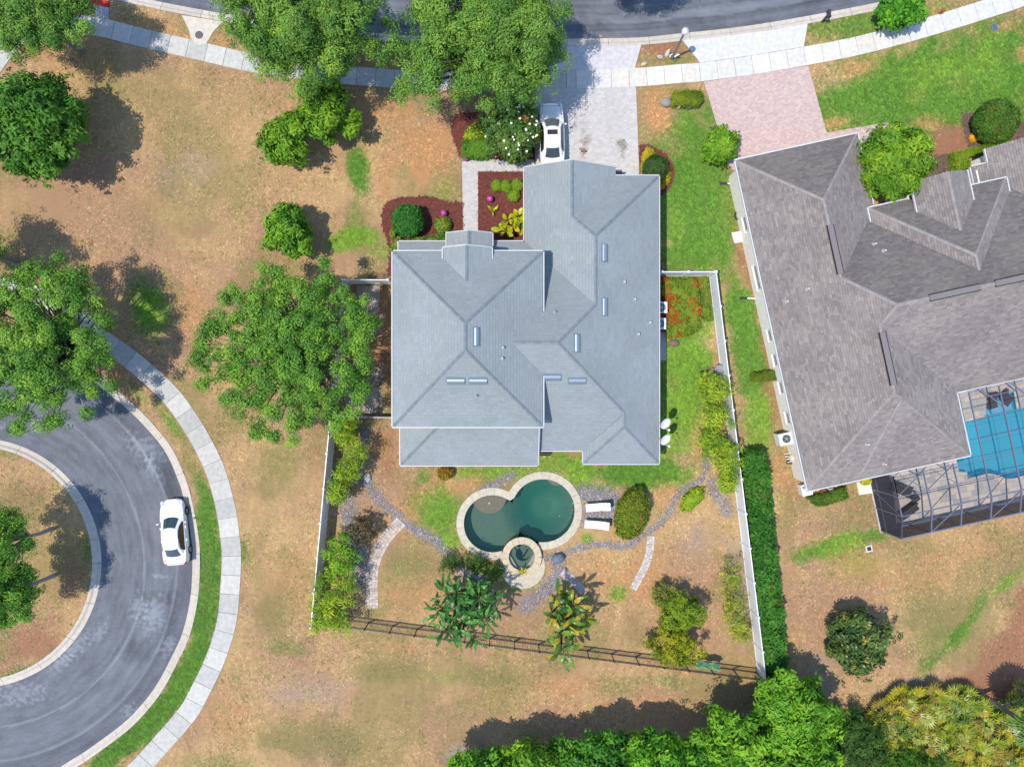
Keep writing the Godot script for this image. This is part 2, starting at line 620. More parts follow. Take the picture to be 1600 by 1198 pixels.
func build_ground() -> void:
	var data := PackedByteArray()
	data.resize(gw * gh * 3)
	for k in gw * gh:
		var c := Color(tint[k].x, tint[k].y, tint[k].z).linear_to_srgb()
		data[k * 3] = int(c.r * 255.0)
		data[k * 3 + 1] = int(c.g * 255.0)
		data[k * 3 + 2] = int(c.b * 255.0)
	var im := Image.create_from_data(gw, gh, false, Image.FORMAT_RGB8, data)
	im.resize(gw * 2, gh * 2, Image.INTERPOLATE_CUBIC)
	var m := StandardMaterial3D.new()
	m.albedo_texture = ImageTexture.create_from_image(im)
	m.roughness = 1.0
	m.metallic_specular = 0.2
	m.detail_enabled = true
	m.detail_blend_mode = BaseMaterial3D.BLEND_MODE_MUL
	m.detail_uv_layer = BaseMaterial3D.DETAIL_UV_2
	var speck := noise_tex(0.16, 0.62, 1.0, 1024, 4, 31)
	m.detail_albedo = speck
	# one sheet, finer inside the block, lowered into the pits of roads and pools
	var step := 0.25
	var nx := int(GX * 2 / step) + 1
	var nz := int(GZ * 2 / step) + 1
	var b := Mb.new()
	var uv2 := PackedVector2Array()
	var boxes := []
	for p in pits:
		var lo: Vector2 = p[0][0]
		var hi: Vector2 = p[0][0]
		for q in p[0]:
			lo = lo.min(q); hi = hi.max(q)
		boxes.append(Rect2(lo, hi - lo))
	var ys := [-400.0]
	var xs := [-400.0]
	for i in nx: xs.append(i * step - GX)
	for j in nz: ys.append(j * step - GZ)
	xs.append(400.0); ys.append(400.0)
	var w := xs.size()
	for z in ys:
		for x in xs:
			var y := 0.02 * noise.get_noise_2d(x * 6.0, z * 6.0)
			var q := Vector2(x, z)
			for k in pits.size():
				if boxes[k].has_point(q) and Geometry2D.is_point_in_polygon(q, pits[k][0]):
					y = pits[k][1]
			b.v.append(Vector3(x, y, z)); b.n.append(Vector3.UP); b.c.append(Color.WHITE)
			b.uv.append(Vector2((x + GX) / (GX * 2), (z + GZ) / (GZ * 2)))
			uv2.append(Vector2(x, z) / 5.0)
	for j in ys.size() - 1:
		for i in w - 1:
			var a := j * w + i
			b.ix.append_array([a, a + 1, a + w + 1, a, a + w + 1, a + w])
	var arr := []
	arr.resize(Mesh.ARRAY_MAX)
	arr[Mesh.ARRAY_VERTEX] = b.v; arr[Mesh.ARRAY_NORMAL] = b.n; arr[Mesh.ARRAY_TEX_UV] = b.uv; arr[Mesh.ARRAY_TEX_UV2] = uv2; arr[Mesh.ARRAY_INDEX] = b.ix
	var am := ArrayMesh.new()
	am.add_surface_from_arrays(Mesh.PRIMITIVE_TRIANGLES, arr)
	tag(put("ground", am, m), "dry sandy lawn ground with patches of green turf", "", "", "structure")

func build_turf() -> void:
	var buf := PackedFloat32Array()
	var fine := FastNoiseLite.new()
	fine.seed = 8; fine.frequency = 1.1
	var wc := lin(104, 140, 60)
	var weed := Vector3(wc.r, wc.g, wc.b)
	for k in 600000:
		var x := rng.randf_range(-39.5, 39.5)
		var z := rng.randf_range(-30.0, 30.0)
		var at := int((z + GZ) / CELL) * gw + int((x + GX) / CELL)
		if bare[at]:
			continue
		var jx := x + rng.randfn() * 0.22
		var jz := z + rng.randfn() * 0.22
		at = int((jz + GZ) / CELL) * gw + int((jx + GX) / CELL)
		var l := lush[at]
		var here := tint[at]
		if l < 0.5 and rng.randf() < 0.04 + 0.16 * maxf(0.0, fine.get_noise_2d(x * 0.3, z * 0.3)):
			here = here.lerp(weed, 0.7)
			l = 0.6
		if rng.randf() > 0.62 + 0.38 * l + 0.5 * fine.get_noise_2d(x, z):
			continue
		var t := rng.randf_range(0.56, 1.44) * (1.0 + 0.45 * fine.get_noise_2d(x * 2.2 + 40.0, z * 2.2))
		var c := Color(here.x * t * rng.randf_range(0.93, 1.07), here.y * t, here.z * t * rng.randf_range(0.9, 1.05))
		var s := lerpf(0.62, 1.35, l) * rng.randf_range(0.7, 1.3)
		row(buf, Basis(Vector3.UP, rng.randf() * TAU).scaled(Vector3(s, s * lerpf(0.7, 1.4, l), s)), Vector3(x, 0.0, z), c)
	var g := many("grass", sprays.tuft, M.soil, buf)
	tag(g, "short turf, mostly dried to straw with green patches", "grass")

func bed(called: String, label: String, poly: PackedVector2Array, c: Color, chip: Color, y := 0.03, dens := 260.0) -> void:
	strip_turf(poly)
	var b := Mb.new()
	b.col = c
	b.prism(poly, -0.05, y)
	tag(obj(called, b, M.rock), label, "", "", "structure")
	var buf := PackedFloat32Array()
	var lo := poly[0]
	var hi := poly[0]
	for q in poly:
		lo = lo.min(q); hi = hi.max(q)
	for k in int((hi.x - lo.x) * (hi.y - lo.y) * dens):
		var q := Vector2(rng.randf_range(lo.x, hi.x), rng.randf_range(lo.y, hi.y))
		if not Geometry2D.is_point_in_polygon(q, poly):
			continue
		q += Vector2(rng.randfn(), rng.randfn()) * 0.07
		var t := rng.randf_range(0.5, 1.5)
		var cc := Color(chip.r * t, chip.g * t, chip.b * t)
		row(buf, Basis(Vector3.UP, rng.randf() * TAU).scaled(Vector3.ONE * rng.randf_range(0.6, 1.5)), Vector3(q.x, y, q.y), cc)
	var g := many("mulch_chips", sprays.chip, M.soil, buf)
	tag(g, label.replace("bed of", "loose chips of"), "mulch")

func ribbon(a: Array, w: float, h := 0.0) -> PackedVector2Array:   # an outline w metres wide along survey points, uneven at its edges
	var l := curve(poly2(a, h), 0.4)
	var p := PackedVector2Array()
	var r := side(l, w / 2.0)
	var s := side(l, -w / 2.0)
	for i in l.size():
		p.append(l[i] + (r[i] - l[i]) * (1.0 + 0.9 * noise.get_noise_2d(r[i].x * 40.0, r[i].y * 40.0)))
	for i in range(l.size() - 1, -1, -1):
		p.append(l[i] + (s[i] - l[i]) * (1.0 + 0.9 * noise.get_noise_2d(s[i].x * 40.0, s[i].y * 40.0)))
	return p

# ---------------------------------------------------------------- roads and paths
func kerb(label: String, line: PackedVector2Array, turn: float, piece := 3.0) -> void:   # a sloping concrete kerb; turn +1 when the road lies to the right of the line
	var o := Node3D.new()
	o.name = "kerb"
	add_child(o, true)
	tag(o, label, "", "", "structure")
	var prof := [Vector2(0.31, -0.16), Vector2(0.31, -0.088), Vector2(0.02, -0.075), Vector2(-0.1, 0.025), Vector2(-0.28, 0.04), Vector2(-0.3, 0.03), Vector2(-0.3, -0.1)]
	var fine := resample(line, 0.25)
	var per := int(piece / 0.25)
	var i := 0
	while i < fine.size() - 1:
		var rows := []
		var last := mini(i + per, fine.size() - 1)
		for k in range(i, last + 1):
			var t := (fine[mini(k + 1, fine.size() - 1)] - fine[maxi(k - 1, 0)]).normalized()
			var r := Vector2(-t.y, t.x) * turn
			var q := fine[k] + (t * 0.012 if k == i else (-t * 0.012 if k == last else Vector2.ZERO))
			var ring := []
			for p in prof:
				var s: Vector2 = q + r * p.x
				ring.append(Vector3(s.x, p.y, s.y))
			if turn > 0.0:
				ring.reverse()
			rows.append(ring)
		var b := Mb.new()
		b.col = vary(lin(214, 204, 191), 0.06)
		for k in rows.size() - 1:
			for j in rows[0].size() - 1:
				b.quad(rows[k][j], rows[k][j + 1], rows[k + 1][j + 1], rows[k + 1][j])
		obj("kerb_stone", b, M.concrete, o)
		i = last
	strip_turf(band(line, 0.62))

func band(line: PackedVector2Array, w: float) -> PackedVector2Array:
	var p := side(line, w / 2.0)
	var s := side(line, -w / 2.0)
	s.reverse()
	p.append_array(s)
	return p

func slab_path(called: String, label: String, line: PackedVector2Array, width: float, piece: float, tones: Array) -> void:
	var o := Node3D.new()
	o.name = called
	add_child(o, true)
	tag(o, label, "", "", "structure")
	var fine := resample(line, piece / 6.0)
	var l := side(fine, width / 2.0)
	var r := side(fine, -width / 2.0)
	var i := 0
	while i < fine.size() - 1:
		var last := mini(i + 6, fine.size() - 1)
		var p := PackedVector2Array()
		var t := (fine[last] - fine[i]).normalized() * 0.014
		for k in range(i, last + 1):
			p.append(l[k] + (t if k == i else (-t if k == last else Vector2.ZERO)))
		for k in range(last, i - 1, -1):
			p.append(r[k] + (t if k == i else (-t if k == last else Vector2.ZERO)))
		var b := Mb.new()
		b.col = vary(tones[rng.randi() % tones.size()], 0.05)
		b.prism(p, -0.1, 0.035 + rng.randf_range(-0.004, 0.004))
		obj("slab", b, M.concrete, o)
		i = last
	strip_turf(band(line, width + 0.1))

func tiles(b: Mb, poly: PackedVector2Array, origin: Vector2, dir: Vector2, length: float, width: float, gap: float, lift: Callable, tone: Callable, thick := 0.05, slope := 0.0) -> void:
	# courses of pieces along dir, each course shifted, cut to the outline; lift gives the height at a point
	var nrm := Vector2(-dir.y, dir.x)
	var side_gap := 0.001 if slope > 0.0 else gap
	var lo := Vector2(INF, INF)
	var hi := -lo
	for q in poly:
		var e := Vector2((q - origin).dot(dir), (q - origin).dot(nrm))
		lo = lo.min(e); hi = hi.max(e)
	for r in range(floori(lo.y / width), ceili(hi.y / width)):
		var s := lo.x - rng.randf() * length if slope > 0.0 else floorf(lo.x / length) * length - (length / 2.0 if r & 1 else 0.0)
		while s < hi.x:
			var len := length * (rng.randf_range(0.55, 1.45) if slope > 0.0 else 1.0)
			var q := PackedVector2Array()
			for e in [Vector2(s + side_gap, r * width + gap), Vector2(s + len - side_gap, r * width + gap), Vector2(s + len - side_gap, (r + 1) * width - gap), Vector2(s + side_gap, (r + 1) * width - gap)]:
				q.append(origin + dir * e.x + nrm * e.y)
			s += len
			var inside := 0
			for e in q:
				inside += 1 if Geometry2D.is_point_in_polygon(e, poly) else 0
			var parts := [q] if inside == 4 else Geometry2D.intersect_polygons(q, poly)
			if parts.is_empty():
				continue
			b.col = tone.call(q[0])
			var butt := slope * rng.randf_range(0.7, 1.5)
			for part in parts:
				var at := PackedVector3Array()
				for e in part:
					var y: float = lift.call(e)
					if slope > 0.0:
						y += butt * clampf(1.0 - ((e - origin).dot(nrm) - r * width) / width, 0.0, 1.0)
					at.append(Vector3(e.x, y, e.y))
				var area := 0.0
				for k in part.size():
					area += part[k].cross(part[(k + 1) % part.size()])
				if area > 0.0:
					at.reverse()
				for k in range(1, at.size() - 1):
					b.tri(at[0], at[k], at[k + 1])
				for k in at.size():
					var a := at[k]
					var c := at[(k + 1) % at.size()]
					b.quad(a - Vector3.UP * thick, c - Vector3.UP * thick, c, a)

func paved(called: String, label: String, poly: PackedVector2Array, dir: Vector2, l: float, w: float, tones: Array, y := 0.03, joint := Color(0.52, 0.49, 0.47)) -> Node3D:   # unit pavers on a bed
	strip_turf(poly)
	var o := Node3D.new()
	o.name = called
	add_child(o, true)
	tag(o, label, "", "", "structure")
	var b := Mb.new()
	b.col = joint
	b.prism(poly, -0.1, y - 0.012)
	obj("joint_sand", b, M.paver, o)
	b = Mb.new()
	tiles(b, poly, poly[0], dir, l, w, 0.006, func(_q): return y, func(q): return stained(vary(tones[rng.randi() % tones.size()], 0.05), q), 0.03)
	obj("pavers", b, M.paver, o).set_meta("kind", "stuff")
	return o

func stained(c: Color, q: Vector2) -> Color:   # oil and rust marks on the light driveway
	var k := 1.0
	for e in [[912, 220, 7, 14], [909, 238, 4, 10], [970, 229, 7, 13], [905, 190, 16, 30], [955, 190, 20, 36]]:
		var d := (q - plan2(e[0], e[1])) * 21.33
		k -= (0.5 if e[2] < 10 else 0.08) * clampf(1.3 - Vector2(d.x / e[2], d.y / e[3]).length() + 1.2 * noise.get_noise_2d(q.x * 60.0, q.y * 60.0), 0.0, 1.0)
	return Color(c.r * k, c.g * lerpf(1.0, k, 1.08), c.b * lerpf(1.0, k, 1.2))

func road_tone(base: Color, a: float) -> Color:
	return Color(base.r * a, base.g * a, base.b * a * (1.0 - 0.03 * (a - 1.0)))

func build_roads() -> void:
	var asphalt := lin(124, 129, 139)
	# the loop street round its island
	var c := plan2(-37, 880)
	var streak := FastNoiseLite.new()
	streak.seed = 14; streak.frequency = 0.25; streak.fractal_octaves = 4
	var blotch := FastNoiseLite.new()
	blotch.seed = 15; blotch.frequency = 0.16; blotch.fractal_octaves = 4
	var pale := [[222, 700, 26, 14, 40], [235, 730, 20, 8, 60], [115, 1012, 24, 10, -45], [150, 990, 18, 8, -50], [30, 1085, 34, 14, -8], [95, 1035, 20, 8, -30], [238, 960, 14, 26, 10], [215, 950, 12, 18, 10], [246, 900, 12, 3, 0], [20, 670, 20, 5, 10], [200, 1110, 12, 8, -30], [262, 1010, 8, 16, 30]]
	var dark := [[270, 780, 14, 60, -15], [217, 726, 10, 7, 0], [243, 935, 26, 12, 10], [210, 1020, 26, 20, 20], [268, 950, 10, 30, 10]]
	var rows := []
	var b := Mb.new()
	var R0 := 8.2
	var nr := 96
	var na := 640
	for i in na + 1:
		var a := deg_to_rad(lerpf(125, -125, float(i) / na))
		var ring := []
		for j in nr + 1:
			var r := R0 + j * 0.098
			ring.append(Vector3(c.x + cos(a) * r, -0.1 + 0.012 * sin((r - R0) / 9.4 * PI), c.y + sin(a) * r))
		rows.append(ring)
	b.grid(rows)
	for i in na + 1:
		var a := deg_to_rad(lerpf(125, -125, float(i) / na))
		for j in nr + 1:
			var r := R0 + j * 0.098
			var p: Vector3 = rows[i][j]
			var f := 1.0 + 0.3 * streak.get_noise_2d(a * 16.0, r * 7.0) + 0.16 * blotch.get_noise_2d(p.x * 3.0, p.z * 3.0)
			var px := p.x * 21.33 + 800.0
			var pz := p.z * 21.33 + 599.0
			if absf(r - 12.25 - 0.12 * sin(a * 3.0)) < 0.07:
				f += 0.42
			if r > 14.7:
				f *= 0.84
			elif r > 14.5:
				f += 0.28
			if absf(r - 13.5) < 0.5:
				f += 0.1
			for e in pale:
				var d := Vector2(px - e[0], pz - e[1]).rotated(-deg_to_rad(e[4]))
				f += 0.7 * clampf(1.25 - Vector2(d.x / e[2], d.y / e[3]).length() + 1.5 * blotch.get_noise_2d(p.x * 14.0, p.z * 14.0), 0.0, 0.8)
			for e in dark:
				var d := Vector2(px - e[0], pz - e[1]).rotated(-deg_to_rad(e[4]))
				f -= 0.3 * clampf(1.3 - Vector2(d.x / e[2], d.y / e[3]).length() + 0.6 * blotch.get_noise_2d(p.x * 6.0, p.z * 6.0), 0.0, 0.8)
			b.c[i * (nr + 1) + j] = road_tone(asphalt, maxf(0.35, f + rng.randf_range(-0.09, 0.09)))
	struct("road", b, M.asphalt, "grey worn asphalt street curving round the planted island")
	var outer := curve(poly2([-150, 560, -40, 541, 40, 546, 95, 561, 141, 587, 198, 631, 238, 671, 265, 707, 285, 753, 294, 786, 303, 833, 306, 872, 303, 932, 291, 988, 274, 1027, 245, 1080, 205, 1127, 158, 1164, 118, 1191, 60, 1222, -20, 1240]), 0.25)
	kerb("pale concrete kerb along the outer edge of the curving street", outer, 1.0)
	var isle := disc(plan2(-39, 880), 8.86, 220)
	isle.append(isle[0])
	kerb("pale concrete kerb ring round the planted island", isle, -1.0)
	# dig the street out between both kerbs, in two halves so that the island stays up
	var arc := PackedVector2Array()
	for i in 121:
		arc.append(plan2(-39, 880) + Vector2(cos(deg_to_rad(-90.0 + i * 1.5)), sin(deg_to_rad(-90.0 + i * 1.5))) * 8.7)
	var street := side(outer, -0.16).slice(2)
	arc.reverse()
	street.append_array(arc)
	pits.append([street, -0.3])
	strip_turf(street)
	# the through street along the top
	var line := curve(poly2([-250, -90, 0, -50, 90, -24, 183, -6, 262, 11, 350, 27, 430, 39, 600, 58, 760, 68, 905, 66, 1000, 64, 1070, 57, 1161, 47, 1260, 31, 1384, 7, 1440, -8, 1600, -60, 1800, -140]), 0.25)
	kerb("pale concrete kerb along the street at the top", line, -1.0)
	b = Mb.new()
	rows = []
	for i in line.size():
		var t := (line[mini(i + 1, line.size() - 1)] - line[maxi(i - 1, 0)]).normalized()
		var ring := []
		for j in 61:
			var q := line[i] + Vector2(t.y, -t.x) * j * 0.13
			ring.append(Vector3(q.x, -0.1, q.y))
		ring.reverse()
		rows.append(ring)
	b.grid(rows)
	for i in rows.size():
		for j in 61:
			var off := (60 - j) * 0.13
			var p: Vector3 = rows[i][j]
			var f := 0.95 + 0.4 * streak.get_noise_2d(i * 0.05 + 90.0, off * 6.0) + 0.3 * blotch.get_noise_2d(p.x * 3.0, p.z * 3.0)
			if absf(off - 1.75) < 0.35 + 0.3 * streak.get_noise_2d(i * 0.3, 7.0):
				f += 0.3
			if absf(off - 1.1) < 0.3:
				f -= 0.2
			b.c[i * 61 + j] = road_tone(asphalt, maxf(0.3, f + rng.randf_range(-0.09, 0.09)))
	struct("street", b, M.asphalt, "grey asphalt street across the top with pale worn streaks")
	var north := side(line, 0.16)
	for i in range(line.size() - 1, -1, -1):
		var t := (line[mini(i + 1, line.size() - 1)] - line[maxi(i - 1, 0)]).normalized()
		north.append(line[i] + Vector2(t.y, -t.x) * 7.5)
	pits.append([north, -0.3])
	strip_turf(north)
	# footpaths
	var grey := [lin(208, 206, 199), lin(202, 201, 195), lin(213, 211, 204), lin(196, 195, 190)]
	slab_path("sidewalk", "pale concrete sidewalk curving beside the loop street", curve(poly2([-60, 436, 0, 448, 60, 462, 110, 489, 153, 526, 203, 561, 260, 611, 293, 654, 317, 694, 338, 740, 353, 797, 359, 838, 361.5, 872, 359, 922, 355, 965, 347, 998, 333, 1037, 313, 1078, 292, 1115, 247, 1167, 215, 1202, 150, 1258]), 0.25), 1.42, 1.4, grey)
	slab_path("sidewalk", "pale concrete sidewalk curving along the top street", curve(poly2([-40, 150, -15, 110, 5, 82, 22, 62, 48, 46, 80, 40, 117, 38, 162, 44, 226, 60, 300, 77, 393, 98, 490, 113, 548, 118, 646, 125, 760, 127, 900, 124]), 0.25), 1.34, 1.4, grey)
	slab_path("sidewalk", "bright white concrete sidewalk between the driveways and the right lawn", curve(poly2([900, 124, 992, 121, 1065, 115, 1097, 112.5, 1180, 101, 1259, 87.5, 1345, 70.5, 1444, 44, 1545, 13, 1600, -6, 1690, -44]), 0.25), 1.36, 1.3, [lin(230, 226, 216), lin(234, 230, 221), lin(228, 225, 218), lin(224, 223, 220)])

func plate(called: String, label: String, a: Array, c: Color, y := 0.036, m: Material = null) -> MeshInstance3D:
	var p := poly2(a)
	strip_turf(p)
	var b := Mb.new()
	b.col = c
	b.prism(p, -0.12, y)
	return struct(called, b, m if m else M.concrete, label)

# ---------------------------------------------------------------- houses
func slope(parent: Node3D, a: Array, he: float, from: Vector2, n: Vector2, pitch: float, o: Dictionary) -> void:   # one roof plane, shingle by shingle; a: x, z pairs in the house's own axes
	var p := PackedVector2Array()
	for i in range(0, a.size(), 2):
		p.append(Vector2(a[i], a[i + 1]))
	n = n.normalized()
	var lift := func(q: Vector2) -> float: return he + pitch * (q - from).dot(n)
	var north_shade: float = o.get("north_shade", 1.0) if n.y > 0.5 else 1.0  # shade of north-facing slopes, painted into their shingle colour
	var base: Color = o.c * north_shade
	var alt: Color = o.alt * north_shade
	var tone := func(q: Vector2) -> Color:
		var t: float = noise.get_noise_2d(q.x * 13.0, q.y * 13.0) * 0.7 + rng.randf_range(-1, 1) * o.mix
		var s: float = 1.0 + rng.randf_range(-o.vary, o.vary) + 0.06 * noise.get_noise_2d(q.x * 4.0 + 70.0, q.y * 4.0)
		var c := base.lerp(alt, clampf(0.5 + t, 0.0, 1.0))
		return Color(c.r * s, c.g * s, c.b * s)
	var b := Mb.new()
	tiles(b, p, from, Vector2(n.y, -n.x), o.len, o.course, o.gap, lift, tone, 0.02, o.butt)
	b.col = Color(0.03, 0.032, 0.035)
	var t := Geometry2D.triangulate_polygon(p)
	for i in range(0, t.size(), 3):
		var v := []
		for k in 3:
			v.append(Vector3(p[t[i + k]].x, lift.call(p[t[i + k]]) - 0.03, p[t[i + k]].y))
		if (v[1] - v[0]).cross(v[2] - v[0]).y < 0.0:
			v.reverse()
		b.tri(v[0], v[1], v[2])
	obj("roof_slope", b, M.shingle, parent)

func cap(parent: Node3D, a: Vector3, e: Vector3, c: Color, w := 0.2) -> void:   # ridge or hip cap shingles
	var b := Mb.new()
	var count := maxi(1, int(a.distance_to(e) / 0.25))
	for i in count:
		b.col = vary(c, 0.1)
		var p := a.lerp(e, float(i) / count) + Vector3.UP * 0.012
		var q := a.lerp(e, float(i + 1) / count) + Vector3.UP * 0.03
		var t := (q - p).normalized()
		var s := t.cross(Vector3.UP).normalized() * w / 2.0
		var d := Vector3.DOWN * w * 0.16
		var l := Vector3.UP * 0.02
		b.quad(p - s + d, p + l, q + l, q - s + d)
		b.quad(p + l, p + s + d, q + s + d, q + l)
		b.quad(q - s + d, q + l, q + l * 0.2, q - s + d * 1.3)
		b.quad(q + l, q + s + d, q + s + d * 1.3, q + l * 0.2)
	obj("ridge_cap", b, M.shingle, parent)

func gutter(parent: Node3D, a: Vector3, e: Vector3, c := Color(0.46, 0.48, 0.5), called := "gutter") -> void:
	var b := Mb.new()
	b.col = c
	b.bar(a, e, 0.085, 0.14)
	obj(called, b, M.white, parent)

func wall(parent: Node3D, a: Vector2, e: Vector2, y0: float, y1: float, c: Color) -> MeshInstance3D:
	var b := Mb.new()
	b.col = c
	b.bar(Vector3(a.x, (y0 + y1) / 2.0, a.y), Vector3(e.x, (y0 + y1) / 2.0, e.y), 0.2, y1 - y0)
	return obj("wall", b, M.stucco, parent)

func walls(parent: Node3D, a: Array, y0: float, y1: float, c: Color) -> Array:
	var out := []
	for i in range(0, a.size() - 2, 2):
		out.append(wall(parent, Vector2(a[i], a[i + 1]), Vector2(a[i + 2], a[i + 3]), y0, y1, c))
	return out

func window(parent: Node3D, at: Vector3, w: float, h: float, along: Vector3, out: Vector3) -> void:
	var b := Mb.new()
	b.col = Color(0.75, 0.75, 0.74)
	var bs := Basis(along, Vector3.UP, out)
	b.box(at + Vector3.UP * h / 2.0, Vector3(w + 0.16, 0.08, 0.12), bs)
	b.box(at - Vector3.UP * h / 2.0 + out * 0.03, Vector3(w + 0.24, 0.09, 0.2), bs)
	for s in [-1.0, 1.0]:
		b.box(at + along * s * (w + 0.08) / 2.0, Vector3(0.08, h - 0.08, 0.12), bs)
	b.box(at, Vector3(w - 0.02, 0.05, 0.09), bs)
	var f := obj("window", b, M.white, parent)
	b = Mb.new()
	b.col = Color(0.05, 0.06, 0.07)
	b.box(at - out * 0.02, Vector3(w - 0.01, h - 0.09, 0.03), bs)
	obj("pane", b, M.glass, f)

func roof_vent(parent: Node3D, at: Vector3, along: Vector3, n: Vector3, l: float, c: Color) -> void:   # a low curved metal vent
	var b := Mb.new()
	b.col = c
	var y := n
	var x := along
	var z := x.cross(y)
	var rows := []
	for i in 9:
		var a := PI * i / 8.0
		rows.append([at + x * -l / 2.0 + z * cos(a) * 0.2 + y * (0.02 + sin(a) * 0.13), at + x * l / 2.0 + z * cos(a) * 0.2 + y * (0.02 + sin(a) * 0.13)])
	var turned := []
	for k in 2:
		var r := []
		for i in 9:
			r.append(rows[i][k])
		turned.append(r)
	b.grid(turned)
	for k in 2:
		for i in range(1, 8):
			b.tri(rows[0][k], rows[i + k][k], rows[i + 1 - k][k])
	b.col = Color(c.r * 0.85, c.g * 0.85, c.b * 0.85)
	b.box(at + y * 0.015, Vector3(l + 0.12, 0.03, 0.52), Basis(x, y, z))
	obj("roof_vent", b, M.metal, parent)

func pipe(parent: Node3D, at: Vector3, c: Color, r := 0.05) -> void:
	var b := Mb.new()
	b.col = c
	b.tube([at - Vector3.UP * 0.1, at + Vector3.UP * 0.3], [r, r], 8)
	b.col = Color(0.3, 0.31, 0.32)
	b.lathe(at, [Vector2(0.16, -0.05), Vector2(0.15, 0.04), Vector2(r, 0.1)], 10)
	obj("vent_pipe", b, M.semi, parent)

func build_main_house() -> void:
	var t := thing("two_storey_house", "large house with blue grey hipped shingle roofs and white gutters in the middle", "house")
	var o := {"north_shade": 0.93, "c": lin(166, 176, 179), "alt": lin(177, 187, 191), "mix": 0.3, "vary": 0.035, "len": 0.34, "course": 0.19, "butt": 0.009, "gap": 0.002}  # north slopes get a slight painted shade
	var E := Vector2(-1, 0)
	var W := Vector2(1, 0)
	var N := Vector2(0, 1)
	var S := Vector2(0, -1)
	# upper roof
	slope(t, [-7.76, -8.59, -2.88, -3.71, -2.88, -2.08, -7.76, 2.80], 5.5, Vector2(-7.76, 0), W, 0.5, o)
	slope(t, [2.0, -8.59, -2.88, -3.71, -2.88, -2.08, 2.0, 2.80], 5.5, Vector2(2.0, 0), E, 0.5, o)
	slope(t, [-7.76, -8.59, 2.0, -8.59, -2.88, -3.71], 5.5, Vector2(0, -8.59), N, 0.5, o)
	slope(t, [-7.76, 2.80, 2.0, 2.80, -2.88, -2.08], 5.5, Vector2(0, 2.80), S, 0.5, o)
	# its front gable
	slope(t, [-4.45, -8.8, -2.9, -8.8, -2.9, -6.5, -4.45, -8.05], 5.75, Vector2(-4.45, 0), W, 0.5, o)
	slope(t, [-1.35, -8.8, -2.9, -8.8, -2.9, -6.5, -1.35, -8.05], 5.75, Vector2(-1.35, 0), E, 0.5, o)
	# the entry porch
	slope(t, [-4.42, -10.2, -2.9, -10.2, -2.9, -8.1, -4.42, -8.1], 3.6, Vector2(-4.42, 0), W, 0.5, o)
	slope(t, [-1.38, -10.2, -2.9, -10.2, -2.9, -8.1, -1.38, -8.1], 3.6, Vector2(-1.38, 0), E, 0.5, o)
	# lower roofs
	slope(t, [10.11, -14.3, 5.495, -9.685, 5.495, -5.165, 2.94, -2.61, 7.53, 1.98, 7.53, 2.92, 10.11, 5.5], 2.9, Vector2(10.11, 0), E, 0.5, o)
	slope(t, [-0.3, -2.61, 2.94, -2.61, 7.53, 1.98, 4.95, 4.59, 1.62, 4.59, 1.62, -0.3, -0.3, -2.3], 2.9, Vector2(0, 4.59), S, 0.5, o)
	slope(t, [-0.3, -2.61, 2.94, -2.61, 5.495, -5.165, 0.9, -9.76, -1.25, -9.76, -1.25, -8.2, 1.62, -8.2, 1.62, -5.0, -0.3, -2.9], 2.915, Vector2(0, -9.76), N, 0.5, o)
	slope(t, [0.88, -14.88, 4.02, -14.88, 4.02, -11.16, 5.495, -9.685, 5.495, -5.165, 0.88, -9.76], 2.9, Vector2(0.88, 0), W, 0.5, o)
	slope(t, [7.16, -14.88, 4.02, -14.88, 4.02, -11.16, 7.16, -14.3], 2.9, Vector2(7.16, 0), E, 0.5, o)
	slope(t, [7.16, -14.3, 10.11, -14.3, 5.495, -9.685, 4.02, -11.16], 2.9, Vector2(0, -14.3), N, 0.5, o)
	slope(t, [4.95, 4.59, 7.53, 2.01, 7.53, 2.92, 4.95, 5.5], 2.9, Vector2(4.95, 0), W, 0.5, o)
	slope(t, [4.95, 5.5, 7.53, 2.92, 10.11, 5.5], 2.9, Vector2(0, 5.5), S, 0.5, o)
	slope(t, [-7.7, 5.63, -4.27, 2.2, 1.77, 2.2, 1.77, 5.63], 2.75, Vector2(0, 5.63), S, 0.5, o)
	slope(t, [-7.7, 5.63, -4.27, 2.2, -7.7, 2.2], 2.75, Vector2(-7.7, 0), W, 0.5, o)
	slope(t, [-7.8, -9.75, -4.3, -9.75, -4.3, -8.2, -7.8, -8.2], 2.915, Vector2(0, -9.75), N, 0.5, o)
	var k := lin(148, 161, 169)
	for e in [[-7.76, 5.5, -8.59, -2.88, 7.94, -3.71], [2.0, 5.5, -8.59, -2.88, 7.94, -3.71], [-7.76, 5.5, 2.8, -2.88, 7.94, -2.08], [2.0, 5.5, 2.8, -2.88, 7.94, -2.08], [-2.88, 7.94, -3.71, -2.88, 7.94, -2.08],
			[-2.9, 6.525, -8.8, -2.9, 6.525, -6.54], [-2.9, 4.36, -10.2, -2.9, 4.36, -8.2], [10.11, 2.9, -14.3, 5.495, 5.21, -9.685], [5.495, 5.21, -9.685, 5.495, 5.21, -5.165], [2.94, 6.49, -2.61, 5.495, 5.21, -5.165],
			[2.94, 6.49, -2.61, 7.53, 4.19, 1.98], [0.05, 6.49, -2.61, 2.94, 6.49, -2.61], [4.02, 4.47, -14.88, 4.02, 4.47, -11.16], [4.02, 4.47, -11.16, 5.495, 5.21, -9.685], [7.53, 4.19, 1.98, 7.53, 4.19, 2.92],
			[7.53, 4.19, 2.92, 10.11, 2.9, 5.5], [7.53, 4.19, 2.92, 4.95, 2.9, 5.5], [-7.7, 2.75, 5.63, -4.9, 4.15, 2.83]]:
		cap(t, Vector3(e[0], e[1], e[2]), Vector3(e[3], e[4], e[5]), k)
	var f := 0.07
